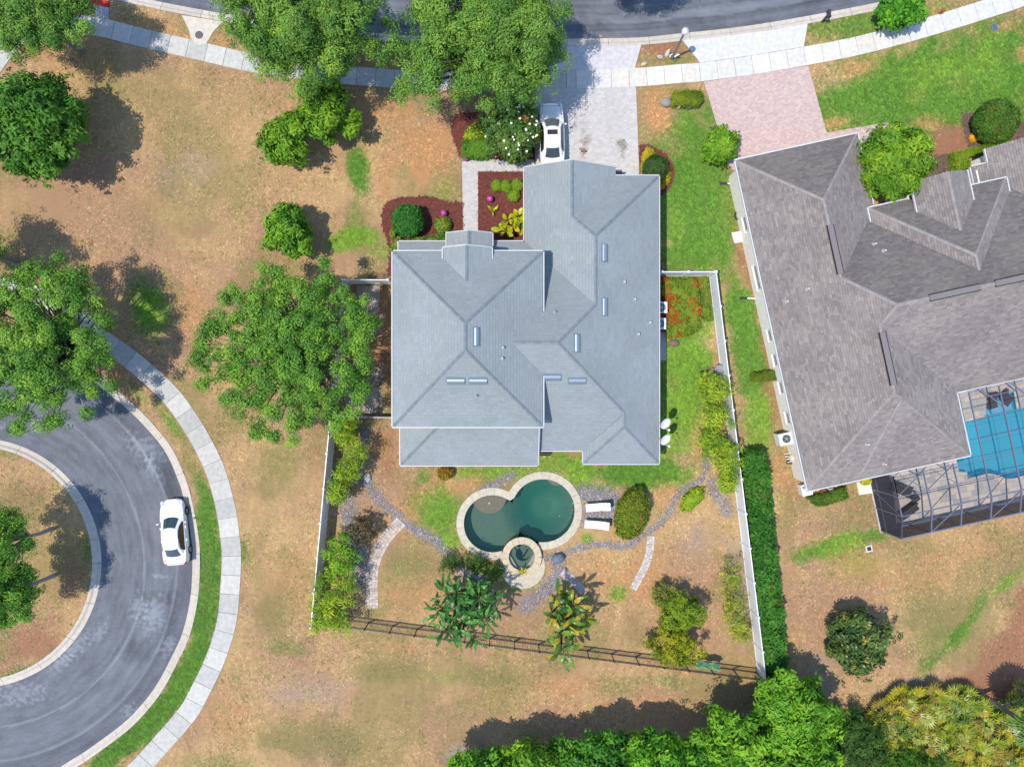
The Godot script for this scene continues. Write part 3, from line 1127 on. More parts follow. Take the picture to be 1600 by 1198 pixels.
	for e in [[-7.76 - f, -8.59, -7.76 - f, 2.8, 5.44], [2.0 + f, -8.59, 2.0 + f, -4.7, 5.44], [2.0 + f, -0.5, 2.0 + f, 2.8, 5.44], [-7.76, -8.59 - f, -4.5, -8.59 - f, 5.44], [-1.3, -8.59 - f, 2.0, -8.59 - f, 5.44], [-7.83, 2.8 + f, 2.07, 2.8 + f, 5.44],
			[10.11 + f, -14.3, 10.11 + f, 5.5, 2.84], [1.9, 4.59 + f, 4.9, 4.59 + f, 2.84], [4.95 - f, 4.66, 4.95 - f, 5.5, 2.84], [4.88, 5.5 + f, 10.18, 5.5 + f, 2.84], [0.88 - f, -14.88, 0.88 - f, -9.85, 2.84], [7.16, -14.3 - f, 10.18, -14.3 - f, 2.84],
			[-7.7 - f, 2.9, -7.7 - f, 5.63, 2.69], [-7.77, 5.63 + f, 1.77, 5.63 + f, 2.69], [-7.8, -9.75 - f, -4.5, -9.75 - f, 2.85], [-7.8 - f, -9.82, -7.8 - f, -8.6, 2.85], [-1.25, -9.76 - f, 0.78, -9.76 - f, 2.85], [-4.42 - f, -10.2, -4.42 - f, -8.7, 3.54], [-1.38 + f, -10.2, -1.38 + f, -8.7, 3.54], [-4.45 - f, -8.8, -4.45 - f, -8.1, 5.69], [-1.35 + f, -8.8, -1.35 + f, -8.1, 5.69]]:
		gutter(t, Vector3(e[0], e[4], e[1]), Vector3(e[2], e[4], e[3]))
	for e in [[-4.5, 5.72, -2.9, 6.5, -8.83], [-1.3, 5.72, -2.9, 6.5, -8.83], [-4.48, 3.56, -2.9, 4.33, -10.24], [-1.32, 3.56, -2.9, 4.33, -10.24], [0.83, 2.86, 4.02, 4.43, -14.93], [7.2, 2.86, 4.02, 4.43, -14.93]]:
		gutter(t, Vector3(e[0], e[1], e[4]), Vector3(e[2], e[3], e[4]), Color(0.46, 0.48, 0.5), "rake_board")
	gutter(t, Vector3(1.82, 2.72, 5.63), Vector3(1.82, 4.3, 2.9), Color(0.46, 0.48, 0.5), "rake_board")
	var c := lin(222, 212, 194)
	walls(t, [-7.36, -8.2, 1.6, -8.2, 1.6, 2.4, -7.36, 2.4, -7.36, -8.2], 0.0, 5.5, c)
	walls(t, [1.3, -8.0, 1.3, -14.4, 6.76, -14.4, 6.76, -13.9, 9.71, -13.9, 9.71, 5.1, 5.35, 5.1, 5.35, 4.19, 1.6, 4.19, 1.6, 2.5], 0.0, 2.85, c)
	walls(t, [-7.3, 2.5, -7.3, 5.25, 1.4, 5.25, 1.4, 2.5], 0.0, 2.7, c)
	for x in [-4.1, -1.7]:
		var b := Mb.new()
		b.col = c
		b.box(Vector3(x, 1.75, -9.9), Vector3(0.35, 3.5, 0.35))
		obj("porch_column", b, M.stucco, t)
	# gable ends
	for e in [[-4.42, 5.7, -1.38, 5.7, -2.9, 6.45, -8.5], [-4.3, 3.55, -1.5, 3.55, -2.9, 4.25, -9.95], [1.0, 2.85, 7.05, 2.85, 4.02, 4.38, -14.5]]:
		var b := Mb.new()
		b.col = c
		b.tri(Vector3(e[2], e[3], e[6]), Vector3(e[0], e[1], e[6]), Vector3(e[4], e[5], e[6]))
		obj("gable_end", b, M.stucco, t)
	window(t, Vector3(9.83, 1.5, -7.0), 1.2, 1.3, Vector3(0, 0, -1), Vector3.RIGHT)
	window(t, Vector3(9.83, 1.5, 1.0), 1.2, 1.3, Vector3(0, 0, -1), Vector3.RIGHT)
	window(t, Vector3(-7.48, 4.0, -4.0), 1.2, 1.3, Vector3(0, 0, 1), Vector3.LEFT)
	window(t, Vector3(-1.5, 4.2, 2.52), 1.4, 1.2, Vector3.RIGHT, Vector3(0, 0, 1))
	window(t, Vector3(7.5, 1.5, 5.22), 1.6, 1.4, Vector3.RIGHT, Vector3(0, 0, 1))
	var metal := lin(164, 176, 186)
	var ne := Vector3(1, 2, 0).normalized()
	var ns := Vector3(0, 2, 1).normalized()
	for e in [[944.7, 395, 1], [945, 479.5, 1], [901.8, 536, 1]]:
		var p := on_plane(e[0], e[1], 2.9, Vector2(10.11, 0), E)
		roof_vent(t, p, Vector3(0, 0, 1), ne, 1.1, metal)
	for e in [[863, 589.3], [902, 594.8]]:
		roof_vent(t, on_plane(e[0], e[1], 2.9, Vector2(0, 4.59), S), Vector3(1, 0, 0), ns, 1.1, metal)
	for e in [[712.3, 595], [747.2, 595]]:
		roof_vent(t, on_plane(e[0], e[1], 5.5, Vector2(0, 2.8), S), Vector3(1, 0, 0), ns, 1.1, metal)
	roof_vent(t, on_plane(744.5, 526, 5.5, Vector2(2.0, 0), E), Vector3(0, 0, 1), ne, 1.1, metal)
	for e in [[992, 467.6], [997.7, 522], [975.6, 440.5], [1016, 504]]:
		pipe(t, on_plane(e[0], e[1], 2.9, Vector2(10.11, 0), E), lin(214, 224, 232))
	for e in [[785, 560], [786, 543]]:
		pipe(t, on_plane(e[0], e[1], 5.5, Vector2(2.0, 0), E), lin(150, 190, 216), 0.06)
	pipe(t, on_plane(745, 617.8, 5.5, Vector2(0, 2.8), S), lin(70, 78, 84))
	pipe(t, on_plane(867.6, 487.8, 2.915, Vector2(0, -9.76), N), lin(120, 130, 138))

func on_plane(u: float, v: float, he: float, from: Vector2, n: Vector2, pitch := 0.5) -> Vector3:
	var h := he
	for i in 12:
		var q := plan2(u, v, h)
		h = he + pitch * (q - from).dot(n)
	return plan(u, v, h)

const NB := Vector3(15.44, 0.0, -15.37)   # the north-west eave corner of the neighbour's roof
const NB_TURN := 0.2164

func nb(u: float, v: float) -> Vector2:
	return Vector2(NB.x + u * cos(NB_TURN) + v * sin(NB_TURN), NB.z - u * sin(NB_TURN) + v * cos(NB_TURN))

func nb3(u: float, y: float, v: float) -> Vector3:
	var q := nb(u, v)
	return Vector3(q.x, y, q.y)

func build_neighbour() -> void:
	var t := thing("brown_roofed_house", "single storey house with brown grey shingle roof beside the pink paver driveway", "house", NB, NB_TURN)
	var o := {"c": lin(150, 142, 140), "alt": lin(172, 163, 158), "mix": 0.5, "vary": 0.12, "len": 0.3, "course": 0.145, "butt": 0.018, "gap": 0.0016, "north_shade": 0.68}  # north slopes tinted much darker, as painted shade
	var E := Vector2(-1, 0)
	var W := Vector2(1, 0)
	var N := Vector2(0, 1)
	var S := Vector2(0, -1)
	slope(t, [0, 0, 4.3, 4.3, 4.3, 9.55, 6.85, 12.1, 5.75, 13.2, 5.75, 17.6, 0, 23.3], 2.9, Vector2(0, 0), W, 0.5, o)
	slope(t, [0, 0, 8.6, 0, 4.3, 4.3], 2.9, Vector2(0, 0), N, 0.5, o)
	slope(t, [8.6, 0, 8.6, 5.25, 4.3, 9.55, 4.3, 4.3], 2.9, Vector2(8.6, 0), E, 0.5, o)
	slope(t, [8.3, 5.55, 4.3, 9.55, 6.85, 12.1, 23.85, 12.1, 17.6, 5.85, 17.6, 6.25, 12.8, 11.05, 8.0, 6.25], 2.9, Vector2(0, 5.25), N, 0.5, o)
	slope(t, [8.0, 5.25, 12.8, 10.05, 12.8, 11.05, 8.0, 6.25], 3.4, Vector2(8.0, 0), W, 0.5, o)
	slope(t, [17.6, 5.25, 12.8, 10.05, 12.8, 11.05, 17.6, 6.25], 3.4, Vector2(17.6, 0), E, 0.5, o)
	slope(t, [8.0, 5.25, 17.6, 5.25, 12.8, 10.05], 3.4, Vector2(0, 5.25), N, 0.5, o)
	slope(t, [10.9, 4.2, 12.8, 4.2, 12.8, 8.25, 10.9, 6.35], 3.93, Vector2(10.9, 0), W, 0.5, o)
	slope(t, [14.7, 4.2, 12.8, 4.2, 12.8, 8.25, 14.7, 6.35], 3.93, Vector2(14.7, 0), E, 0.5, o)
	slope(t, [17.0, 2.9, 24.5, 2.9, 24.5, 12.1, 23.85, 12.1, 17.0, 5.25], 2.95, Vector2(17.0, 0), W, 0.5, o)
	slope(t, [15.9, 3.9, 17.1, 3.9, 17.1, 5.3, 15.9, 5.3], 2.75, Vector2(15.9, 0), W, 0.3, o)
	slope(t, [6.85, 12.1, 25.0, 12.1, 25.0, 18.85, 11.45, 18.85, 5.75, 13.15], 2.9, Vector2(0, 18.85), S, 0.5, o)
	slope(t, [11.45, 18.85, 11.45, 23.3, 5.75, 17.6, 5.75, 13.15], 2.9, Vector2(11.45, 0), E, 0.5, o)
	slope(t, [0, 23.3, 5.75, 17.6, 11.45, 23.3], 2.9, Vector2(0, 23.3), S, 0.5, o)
	var k := lin(176, 170, 167)
	for e in [[0, 2.9, 0, 4.3, 5.05, 4.3], [8.6, 2.9, 0, 4.3, 5.05, 4.3], [4.3, 5.05, 4.3, 4.3, 5.05, 9.55], [4.3, 5.05, 9.55, 6.85, 6.32, 12.1], [6.85, 6.32, 12.1, 25.0, 6.3, 12.1], [6.85, 6.32, 12.1, 5.75, 5.75, 13.2], [5.75, 5.77, 13.2, 5.75, 5.77, 17.6],
			[0, 2.9, 23.3, 5.75, 5.75, 17.6], [11.45, 2.9, 23.3, 5.75, 5.75, 17.6], [8.0, 3.4, 5.25, 12.8, 5.8, 10.05], [17.6, 3.4, 5.25, 12.8, 5.8, 10.05], [12.8, 5.8, 10.05, 12.8, 5.8, 11.05], [12.8, 4.88, 4.2, 12.8, 4.88, 8.2]]:
		cap(t, Vector3(e[0], e[1], e[2]), Vector3(e[3], e[4], e[5]), k, 0.22)
	cap(t, Vector3(6.2, 5.54, 18.2), Vector3(3.6, 2.97, 23.2), k, 0.22)
	for e in [[4.3, 5.06, 6.0, 4.3, 9.3], [5.75, 5.78, 13.6, 5.75, 17.1], [8.9, 6.33, 12.1, 12.2, 12.1], [13.2, 6.33, 12.1, 16.0, 12.1]]:
		var b := Mb.new()
		var p := Vector3(e[0], e[1] + 0.06, e[2])
		var q := Vector3(e[3], e[1] + 0.06, e[4])
		var s := (q - p).normalized().cross(Vector3.UP)
		b.col = lin(150, 142, 146)
		b.bar(p, q, 0.36, 0.05)
		b.col = Color(0.02, 0.02, 0.022)
		for d in [-1.0, 1.0]:
			b.bar(p + s * d * 0.21 - Vector3.UP * 0.03, q + s * d * 0.21 - Vector3.UP * 0.03, 0.055, 0.09)
		obj("ridge_vent", b, M.shingle, t)
	var f := 0.07
	for e in [[-f, 0, -f, 23.3, 2.84], [-f, -f, 8.67, -f, 2.84], [8.67, 0, 8.67, 5.0, 2.84], [-f, 23.37, 11.5, 23.37, 2.84], [11.52, 18.9, 11.52, 23.3, 2.84], [11.5, 18.92, 25, 18.92, 2.84], [8.0, 5.18, 10.8, 5.18, 3.34], [14.8, 5.18, 17.67, 5.18, 3.34], [7.93, 5.18, 7.93, 6.2, 3.34], [17.67, 5.18, 17.67, 6.2, 3.34],
			[10.83, 4.2, 10.83, 6.3, 3.87], [14.77, 4.2, 14.77, 6.3, 3.87], [16.93, 2.9, 16.93, 5.2, 2.89], [15.83, 3.9, 15.83, 5.1, 2.69], [15.9, 3.83, 16.9, 3.83, 2.72]]:
		gutter(t, Vector3(e[0], e[4], e[1]), Vector3(e[2], e[4], e[3]), Color(0.56, 0.56, 0.57))
	var c := Color(0.92, 0.88, 0.8)
	walls(t, [0.42, 0.4, 8.2, 0.4, 8.2, 5.7, 11.2, 5.7, 11.2, 4.6, 14.4, 4.6, 14.4, 5.7, 16.2, 5.7, 16.2, 4.2, 17.4, 4.2, 17.4, 3.3, 25, 3.3], 0.0, 2.85, c)
	walls(t, [0.42, 0.5, 0.42, 22.9, 11.05, 22.9, 11.05, 18.45, 25, 18.45], 0.0, 2.8, c)
	for e in [[8.1, 1.6], [12.3, 0.7], [14.1, 0.7], [16.1, 0.7], [18.3, 0.7], [4.2, 0.9]]:
		window(t, Vector3(0.3, 1.75, e[0]), e[1], 1.3, Vector3(0, 0, 1), Vector3.LEFT)
	for e in [[1366, 381.5], [1381, 392]]:
		pipe(t, on_nb(e[0], e[1], Vector2(0, 5.25), N), lin(226, 226, 226))
	for e in [[1261.5, 451.5], [1229, 471]]:
		pipe(t, on_nb(e[0], e[1], Vector2(0, 0), W), lin(226, 226, 226))
	for e in [[1354.5, 694], [1381.7, 724.5]]:
		pipe(t, on_nb(e[0], e[1], Vector2(0, 23.3), S), lin(230, 230, 230))

func on_nb(u: float, v: float, from: Vector2, n: Vector2) -> Vector3:   # in the neighbour's own axes
	var h := 3.0
	var e := Vector2()
	for i in 12:
		var q := plan2(u, v, h) - Vector2(NB.x, NB.z)
		e = Vector2(q.x * cos(NB_TURN) - q.y * sin(NB_TURN), q.x * sin(NB_TURN) + q.y * cos(NB_TURN))
		h = 2.9 + 0.5 * (e - from).dot(n)
	return Vector3(e.x, h, e.y)

# ---------------------------------------------------------------- pools
func ring_stones(parent: Node3D, line: PackedVector2Array, w: float, y: float, tone: Color, piece := 0.6) -> void:   # coping stones along a line
	var fine := resample(line, 0.15)
	var per := int(piece / 0.15)
	var i := 0
	while i < fine.size() - 1:
		var last := mini(i + per, fine.size() - 1)
		var p := PackedVector2Array()
		var l := []
		var r := []
		for k in range(i, last + 1):
			var t := (fine[mini(k + 1, fine.size() - 1)] - fine[maxi(k - 1, 0)]).normalized()
			var q := fine[k] + (t * 0.006 if k == i else (-t * 0.006 if k == last else Vector2.ZERO))
			l.append(q + Vector2(-t.y, t.x) * w / 2.0)
			r.append(q - Vector2(-t.y, t.x) * w / 2.0)
		r.reverse()
		for q in l: p.append(q)
		for q in r: p.append(q)
		var b := Mb.new()
		b.col = vary(tone, 0.05)
		b.prism(p, y - 0.2, y + rng.randf_range(-0.003, 0.003))
		obj("coping_stone", b, M.concrete, parent)
		i = last

func shell(b: Mb, poly: PackedVector2Array, y0: float, y1: float) -> void:   # walls that face inward
	var area := 0.0
	for i in poly.size():
		area += poly[i].cross(poly[(i + 1) % poly.size()])
	var p := poly.duplicate()
	if area < 0.0:
		p.reverse()
	for i in p.size():
		var a := p[i]
		var e := p[(i + 1) % p.size()]
		b.quad(Vector3(a.x, y0, a.y), Vector3(e.x, y0, e.y), Vector3(e.x, y1, e.y), Vector3(a.x, y1, a.y))

func build_pool() -> void:
	var A := plan2(848.6, 797.6)
	var B := plan2(769.3, 817.9)
	var C := plan2(815.2, 868.5)
	var D := plan2(816.5, 884.5)
	var inner := Geometry2D.merge_polygons(disc(A, 2.32, 96), disc(B, 2.1, 96))[0]
	inner = Geometry2D.merge_polygons(inner, poly2([800, 850, 815, 835, 830, 850, 815, 875]))[0]
	var outer := Geometry2D.offset_polygon(inner, 0.52, Geometry2D.JOIN_ROUND)[0]
	outer = Geometry2D.merge_polygons(outer, disc(D, 1.64, 72))[0]
	pits.append([Geometry2D.offset_polygon(inner, 0.28)[0], -2.2])
	pits.append([disc(C, 1.1, 40), -2.2])
	strip_turf(outer)
	var t := thing("garden_pool", "green water pool of two joined circles with pale stone coping", "swimming pool")
	var b := Mb.new()
	b.col = lin(64, 118, 104)
	shell(b, inner, -2.0, -0.1)
	obj("pool_wall", b, M.plaster, t)
	b = Mb.new()
	b.col = lin(70, 96, 104)
	shell(b, Geometry2D.offset_polygon(inner, -0.01)[0], -0.28, -0.01)
	obj("tile_band", b, M.plaster, t)
	b = Mb.new()
	var rows := []
	var lo := A.min(B) - Vector2(2.6, 2.6)
	var hi := A.max(B) + Vector2(2.6, 2.6)
	for i in 49:
		var ring := []
		for j in 49:
			var q := Vector2(lerpf(lo.x, hi.x, j / 48.0), lerpf(lo.y, hi.y, i / 48.0))
			ring.append(Vector3(q.x, -1.15 - 0.75 * smoothstep(3.1, 0.6, q.distance_to(A)), q.y))
		ring.reverse()
		rows.append(ring)
	b.grid(rows)
	var green := lin(10, 122, 94)
	var grey := lin(80, 122, 100)
	for i in b.v.size():
		b.c[i] = grey.lerp(green, smoothstep(3.0, 1.2, Vector2(b.v[i].x, b.v[i].z).distance_to(A)) + 0.1 * noise.get_noise_2d(b.v[i].x * 40.0, b.v[i].z * 40.0))
	obj("pool_floor", b, M.plaster, t)
	b = Mb.new()
	b.col = lin(150, 132, 106)
	var shelf := Geometry2D.intersect_polygons(disc(B, 2.14, 72), disc(plan2(764, 776), 1.3, 60))[0]
	b.prism(Geometry2D.intersect_polygons(shelf, inner)[0], -1.2, -0.42)
	obj("sun_shelf", b, M.plaster, t)
	b = Mb.new()
	b.col = lin(150, 140, 112)
	var step := Geometry2D.intersect_polygons(disc(A, 2.34, 72), disc(plan2(870.5, 744), 0.75, 40))
	if step.size():
		b.prism(step[0], -1.2, -0.45)
		obj("pool_step", b, M.plaster, t)
	b = Mb.new()
	b.flat(Geometry2D.clip_polygons(inner, disc(C, 1.4, 60))[0], -0.14)
	obj("pool_water", b, M.water, t)
	# coping round the big pool, left out where the spa stands
	var mids := Geometry2D.offset_polygon(inner, 0.26, Geometry2D.JOIN_MITER)[0]
	var run := PackedVector2Array()
	var start := 0
	for i in mids.size():
		if mids[i].distance_to(C) < 1.35 and mids[(i + 1) % mids.size()].distance_to(C) >= 1.35:
			start = i + 1
	for i in mids.size():
		var q := mids[(start + i) % mids.size()]
		if q.distance_to(C) < 1.35:
			break
		run.append(q)
	ring_stones(t, run, 0.54, 0.06, lin(214, 205, 184))
	b = Mb.new()   # the low deck under the spa
	b.col = lin(212, 202, 182)
	b.prism(Geometry2D.clip_polygons(disc(D, 1.64, 72), Geometry2D.offset_polygon(inner, 0.53)[0])[0], -0.15, 0.052)
	obj("spa_deck", b, M.concrete, t)
	var s := thing("spa", "round raised spa with stone rim and green water at the pool edge", "spa", Vector3(C.x, 0, C.y))
	b = Mb.new()
	b.col = lin(196, 178, 150)
	b.lathe(Vector3.ZERO, [Vector2(1.36, -1.9), Vector2(1.36, 0.31)], 60)
	obj("spa_wall", b, M.plaster, s)
	b = Mb.new()
	b.col = lin(96, 124, 102)
	shell(b, disc(Vector2.ZERO, 0.96, 48), -0.9, 0.3)
	b.flat(disc(Vector2.ZERO, 0.98, 48), -0.62)
	var bench := PackedVector2Array()
	for i in 31:
		var g := deg_to_rad(-60.0 + i * 10.0)
		bench.append(Vector2(cos(g), sin(g)) * 0.97)
	for i in range(30, -1, -1):
		var g := deg_to_rad(-60.0 + i * 10.0)
		bench.append(Vector2(0.08, -0.1) + Vector2(cos(g), sin(g)) * 0.52)
	b.prism(bench, -0.7, -0.18)
	obj("spa_seat", b, M.plaster, s)
	b = Mb.new()
	b.col = Color(0.8, 0.8, 0.78)
	for q in [Vector3(0.06, -0.6, 0.0), Vector3(0.04, -0.6, 0.12)]:
		b.lathe(q, [Vector2(0.05, 0.0), Vector2(0.05, 0.03), Vector2(0.0, 0.04)], 10)
	obj("spa_drain", b, M.semi, s)
	b = Mb.new()
	b.flat(disc(Vector2.ZERO, 0.965, 48), 0.16)
	obj("spa_water", b, M.water, s)
	var rim := disc(Vector2.ZERO, 1.2, 60)
	rim.append(rim[0])
	ring_stones(s, rim, 0.5, 0.36, lin(216, 200, 170), 0.5)
	b = Mb.new()
	b.col = Color(0.85, 0.86, 0.84)
	var d := plan(764.3, 787.5)
	b.lathe(Vector3(d.x, -0.42, d.z), [Vector2(0.07, 0.0), Vector2(0.07, 0.04), Vector2(0.0, 0.05)], 12)
	obj("floor_drain", b, M.semi, t)

func build_neighbour_pool() -> void:
	var pool := poly2([1482, 665, 1508.5, 659.2, 1539.5, 650.6, 1542, 623, 1584, 612, 1589, 638.5, 1600, 636, 1700, 612, 1700, 716, 1600, 742, 1590, 746, 1575, 748, 1556, 741, 1541.9, 739.3, 1511.8, 747.5, 1511, 737.7, 1498.7, 737.7, 1496.3, 725.5])
	var deck := PackedVector2Array([nb(5.6, 22.9), nb(11.05, 22.9), nb(11.05, 18.45), nb(21.5, 18.45), nb(21.5, 28.15), nb(5.6, 28.15)])
	pits.append([Geometry2D.offset_polygon(pool, 0.12)[0], -2.0])
	var left := Geometry2D.clip_polygons(deck, pool)
	strip_turf(deck)
	var along := Vector2(cos(NB_TURN), -sin(NB_TURN))
	var tones := [lin(228, 216, 204), lin(210, 204, 200), lin(236, 220, 204), lin(198, 194, 192)]
	for part in left:
		paved("pool_deck", "grey and tan stone paved deck under the screen enclosure", part, along, 0.6, 0.4, tones, 0.05, lin(150, 142, 134))
	var t := thing("screened_pool", "bright blue pool with stepped corner under the screen enclosure", "swimming pool")
	var b := Mb.new()
	b.col = lin(110, 205, 225)
	shell(b, pool, -1.6, 0.04)
	obj("pool_wall", b, M.plaster, t)
	b = Mb.new()
	b.col = lin(96, 212, 230)
	b.flat(Geometry2D.offset_polygon(pool, 0.1)[0], -1.3)
	obj("pool_floor", b, M.paver, t)
	b = Mb.new()
	b.col = lin(40, 110, 150)
	shell(b, Geometry2D.offset_polygon(pool, -0.01)[0], -0.22, -0.01)
	obj("tile_band", b, M.plaster, t)
	b = Mb.new()
	b.col = lin(150, 206, 222)
	b.prism(poly2([1540.5, 650, 1543, 624, 1583, 613, 1588, 638.5]), -1.3, -0.35)
	obj("sun_shelf", b, M.plaster, t)
	b = Mb.new()
	b.col = lin(90, 195, 220)
	b.prism(poly2([1497, 726, 1499, 737, 1511.3, 737.2, 1512.2, 747, 1522, 744.2, 1517, 720]), -1.3, -0.6)
	obj("pool_step", b, M.plaster, t)
	b = Mb.new()
	b.flat(pool, -0.06)
	obj("pool_water", b, M.water_blue, t)

func frame_bar(parent: Node3D, a: Vector3, e: Vector3, w: float, c: Color, called := "beam") -> void:
	var b := Mb.new()
	b.col = c
	b.bar(a, e, w, w * 1.5)
	obj(called, b, M.semi, parent)

func sheet(parent: Node3D, called: String, p: Array, m: Material) -> void:
	var b := Mb.new()
	b.quad(p[0], p[1], p[2], p[3])
	obj(called, b, m, parent)

func build_enclosure() -> void:
	var t := thing("pool_enclosure", "dark framed mesh screen enclosure over the neighbouring blue pool", "screen enclosure")
	var c := lin(112, 116, 138)
	var u0 := 5.7
	var v1 := 28.0
	var hw := 2.7
	var hr := 3.35
	var vk := 26.3
	var u := u0
	var i := 0
	while u < 21.0:
		var top := 23.5 if u < 11.4 else 19.0
		var nxt := u + 2.1
		# the south wall, the sloping strip above it, and the flat roof
		frame_bar(t, nb3(u, 0.0, v1), nb3(u, hw, v1), 0.07, c, "post")
		frame_bar(t, nb3(u, hw, v1), nb3(u, hr, vk), 0.07, c)
		frame_bar(t, nb3(u, hr, vk), nb3(u, hr, top), 0.07, c)
		frame_bar(t, nb3(u, hw, v1), nb3(nxt, hw, v1), 0.08, c)
		frame_bar(t, nb3(u, hr, vk), nb3(nxt, hr, vk), 0.06, c)
		frame_bar(t, nb3(u, 0.05, v1), nb3(nxt, 0.05, v1), 0.08, lin(226, 224, 226), "base_rail")
		frame_bar(t, nb3(u, 0.9, v1), nb3(nxt, 0.9, v1), 0.05, c)
		sheet(t, "screen_panel", [nb3(u, 0.1, v1 + 0.02), nb3(nxt, 0.1, v1 + 0.02), nb3(nxt, hw, v1 + 0.02), nb3(u, hw, v1 + 0.02)], M.screen_wall)
		sheet(t, "screen_panel", [nb3(u, hw, v1), nb3(nxt, hw, v1), nb3(nxt, hr, vk), nb3(u, hr, vk)], M.screen)
		var v := vk
		while v > top + 0.2:
			var w := maxf(v - 1.35, top)
			frame_bar(t, nb3(u, hr, w), nb3(nxt, hr, w), 0.045, c)
			sheet(t, "screen_panel", [nb3(u, hr + 0.03, v), nb3(nxt, hr + 0.03, v), nb3(nxt, hr + 0.03, w), nb3(u, hr + 0.03, w)], M.screen)
			v = w
		if i in [1, 3, 6]:
			frame_bar(t, nb3(u, hw, v1), nb3(nxt, hr, vk), 0.05, c, "brace")
		if i in [0, 1]:
			frame_bar(t, nb3(nxt, hr, top + 1.4), nb3(u + 0.5, hr, top), 0.05, c, "brace")
			frame_bar(t, nb3(u, hr, vk - 1.4), nb3(nxt, hr, vk - 2.7), 0.045, c, "brace")
		if i in [3, 4]:
			frame_bar(t, nb3(nxt, hr, top + 1.5), nb3(u + 0.9, hr, top), 0.06, c, "brace")
		u = nxt
		i += 1
	# the short west wall
	var ends := [23.5, 24.9, vk, v1]
	for k in 3:
		var a: float = ends[k]
		var e: float = ends[k + 1]
		var ya := hr if k < 3 else hw
		var ye := hr if k < 2 else hw
		frame_bar(t, nb3(u0, 0.0, a), nb3(u0, ya, a), 0.07, c, "post")
		frame_bar(t, nb3(u0, 0.05, a), nb3(u0, 0.05, e), 0.08, lin(232, 226, 224), "base_rail")
		frame_bar(t, nb3(u0, 0.9, a), nb3(u0, 0.9, e), 0.05, c)
		frame_bar(t, nb3(u0, ya, a), nb3(u0, ye, e), 0.07, c)
		sheet(t, "screen_panel", [nb3(u0 - 0.02, 0.1, a), nb3(u0 - 0.02, 0.1, e), nb3(u0 - 0.02, ye, e), nb3(u0 - 0.02, ya, a)], M.screen_wall)
	frame_bar(t, nb3(u0, 0.1, 24.9), nb3(u0, hr, vk), 0.045, c, "brace")

# ---------------------------------------------------------------- fences
func white_fence(label: String, a: Vector2, e: Vector2, piece := 2.44, h := 1.83, c := Color(0.8, 0.83, 0.87)) -> void:
	var t := thing("vinyl_fence", label, "fence")
	var count := maxi(1, roundi(a.distance_to(e) / piece))
	for i in count + 1:
		var p := a.lerp(e, float(i) / count)
		var b := Mb.new()
		b.col = c
		b.box(Vector3(p.x, (h + 0.08) / 2.0, p.y), Vector3(0.13, h + 0.08, 0.13))
		b.lathe(Vector3(p.x, h + 0.08, p.y), [Vector2(0.11, 0.0), Vector2(0.11, 0.03), Vector2(0.0, 0.09)], 4, Basis(Vector3.UP, PI / 4))
		obj("post", b, M.white, t)
		if i == count:
			break
		var q := a.lerp(e, float(i + 1) / count)
		var d := (q - p).normalized()
		p += d * 0.065
		q -= d * 0.065
		b = Mb.new()
		b.col = c
		b.bar(Vector3(p.x, h - 0.05, p.y), Vector3(q.x, h - 0.05, q.y), 0.06, 0.13)
		obj("rail", b, M.white, t)
		b = Mb.new()
		b.col = c
		b.bar(Vector3(p.x, 0.15, p.y), Vector3(q.x, 0.15, q.y), 0.06, 0.16)
		obj("rail", b, M.white, t)
		b = Mb.new()
		var boards := maxi(1, int(p.distance_to(q) / 0.18))
		for k in boards:
			b.col = vary(c, 0.02)
			var r := p.lerp(q, (k + 0.02) / boards)
			var s := p.lerp(q, (k + 0.98) / boards)
			b.bar(Vector3(r.x, h / 2.0 + 0.05, r.y), Vector3(s.x, h / 2.0 + 0.05, s.y), 0.03, h - 0.35)
		obj("fence_panel", b, M.white, t)

func black_fence(label: String, a: Vector2, e: Vector2, h := 1.45) -> void:
	var t := thing("metal_fence", label, "fence")
	var c := Color(0.02, 0.02, 0.022)
	var count := roundi(a.distance_to(e) / 1.78)
	for i in count + 1:
		var p := a.lerp(e, float(i) / count)
		var b := Mb.new()
		b.col = c
		b.box(Vector3(p.x, h / 2.0 + 0.03, p.y), Vector3(0.07, h + 0.06, 0.07))
		b.lathe(Vector3(p.x, h + 0.06, p.y), [Vector2(0.06, 0.0), Vector2(0.04, 0.05), Vector2(0.0, 0.07)], 8)
		obj("post", b, M.semi, t)
		if i == count:
			break
		var q := a.lerp(e, float(i + 1) / count)
		for y in [0.12, h - 0.2, h]:
			b = Mb.new()
			b.col = c
			b.bar(Vector3(p.x, y, p.y), Vector3(q.x, y, q.y), 0.045, 0.05)
			obj("rail", b, M.semi, t)
		b = Mb.new()
		b.col = c
		for k in range(1, 15):
			var s := p.lerp(q, k / 15.0)
			b.box(Vector3(s.x, h / 2.0, s.y), Vector3(0.018, h - 0.1, 0.018))
		obj("pickets", b, M.semi, t).set_meta("kind", "stuff")

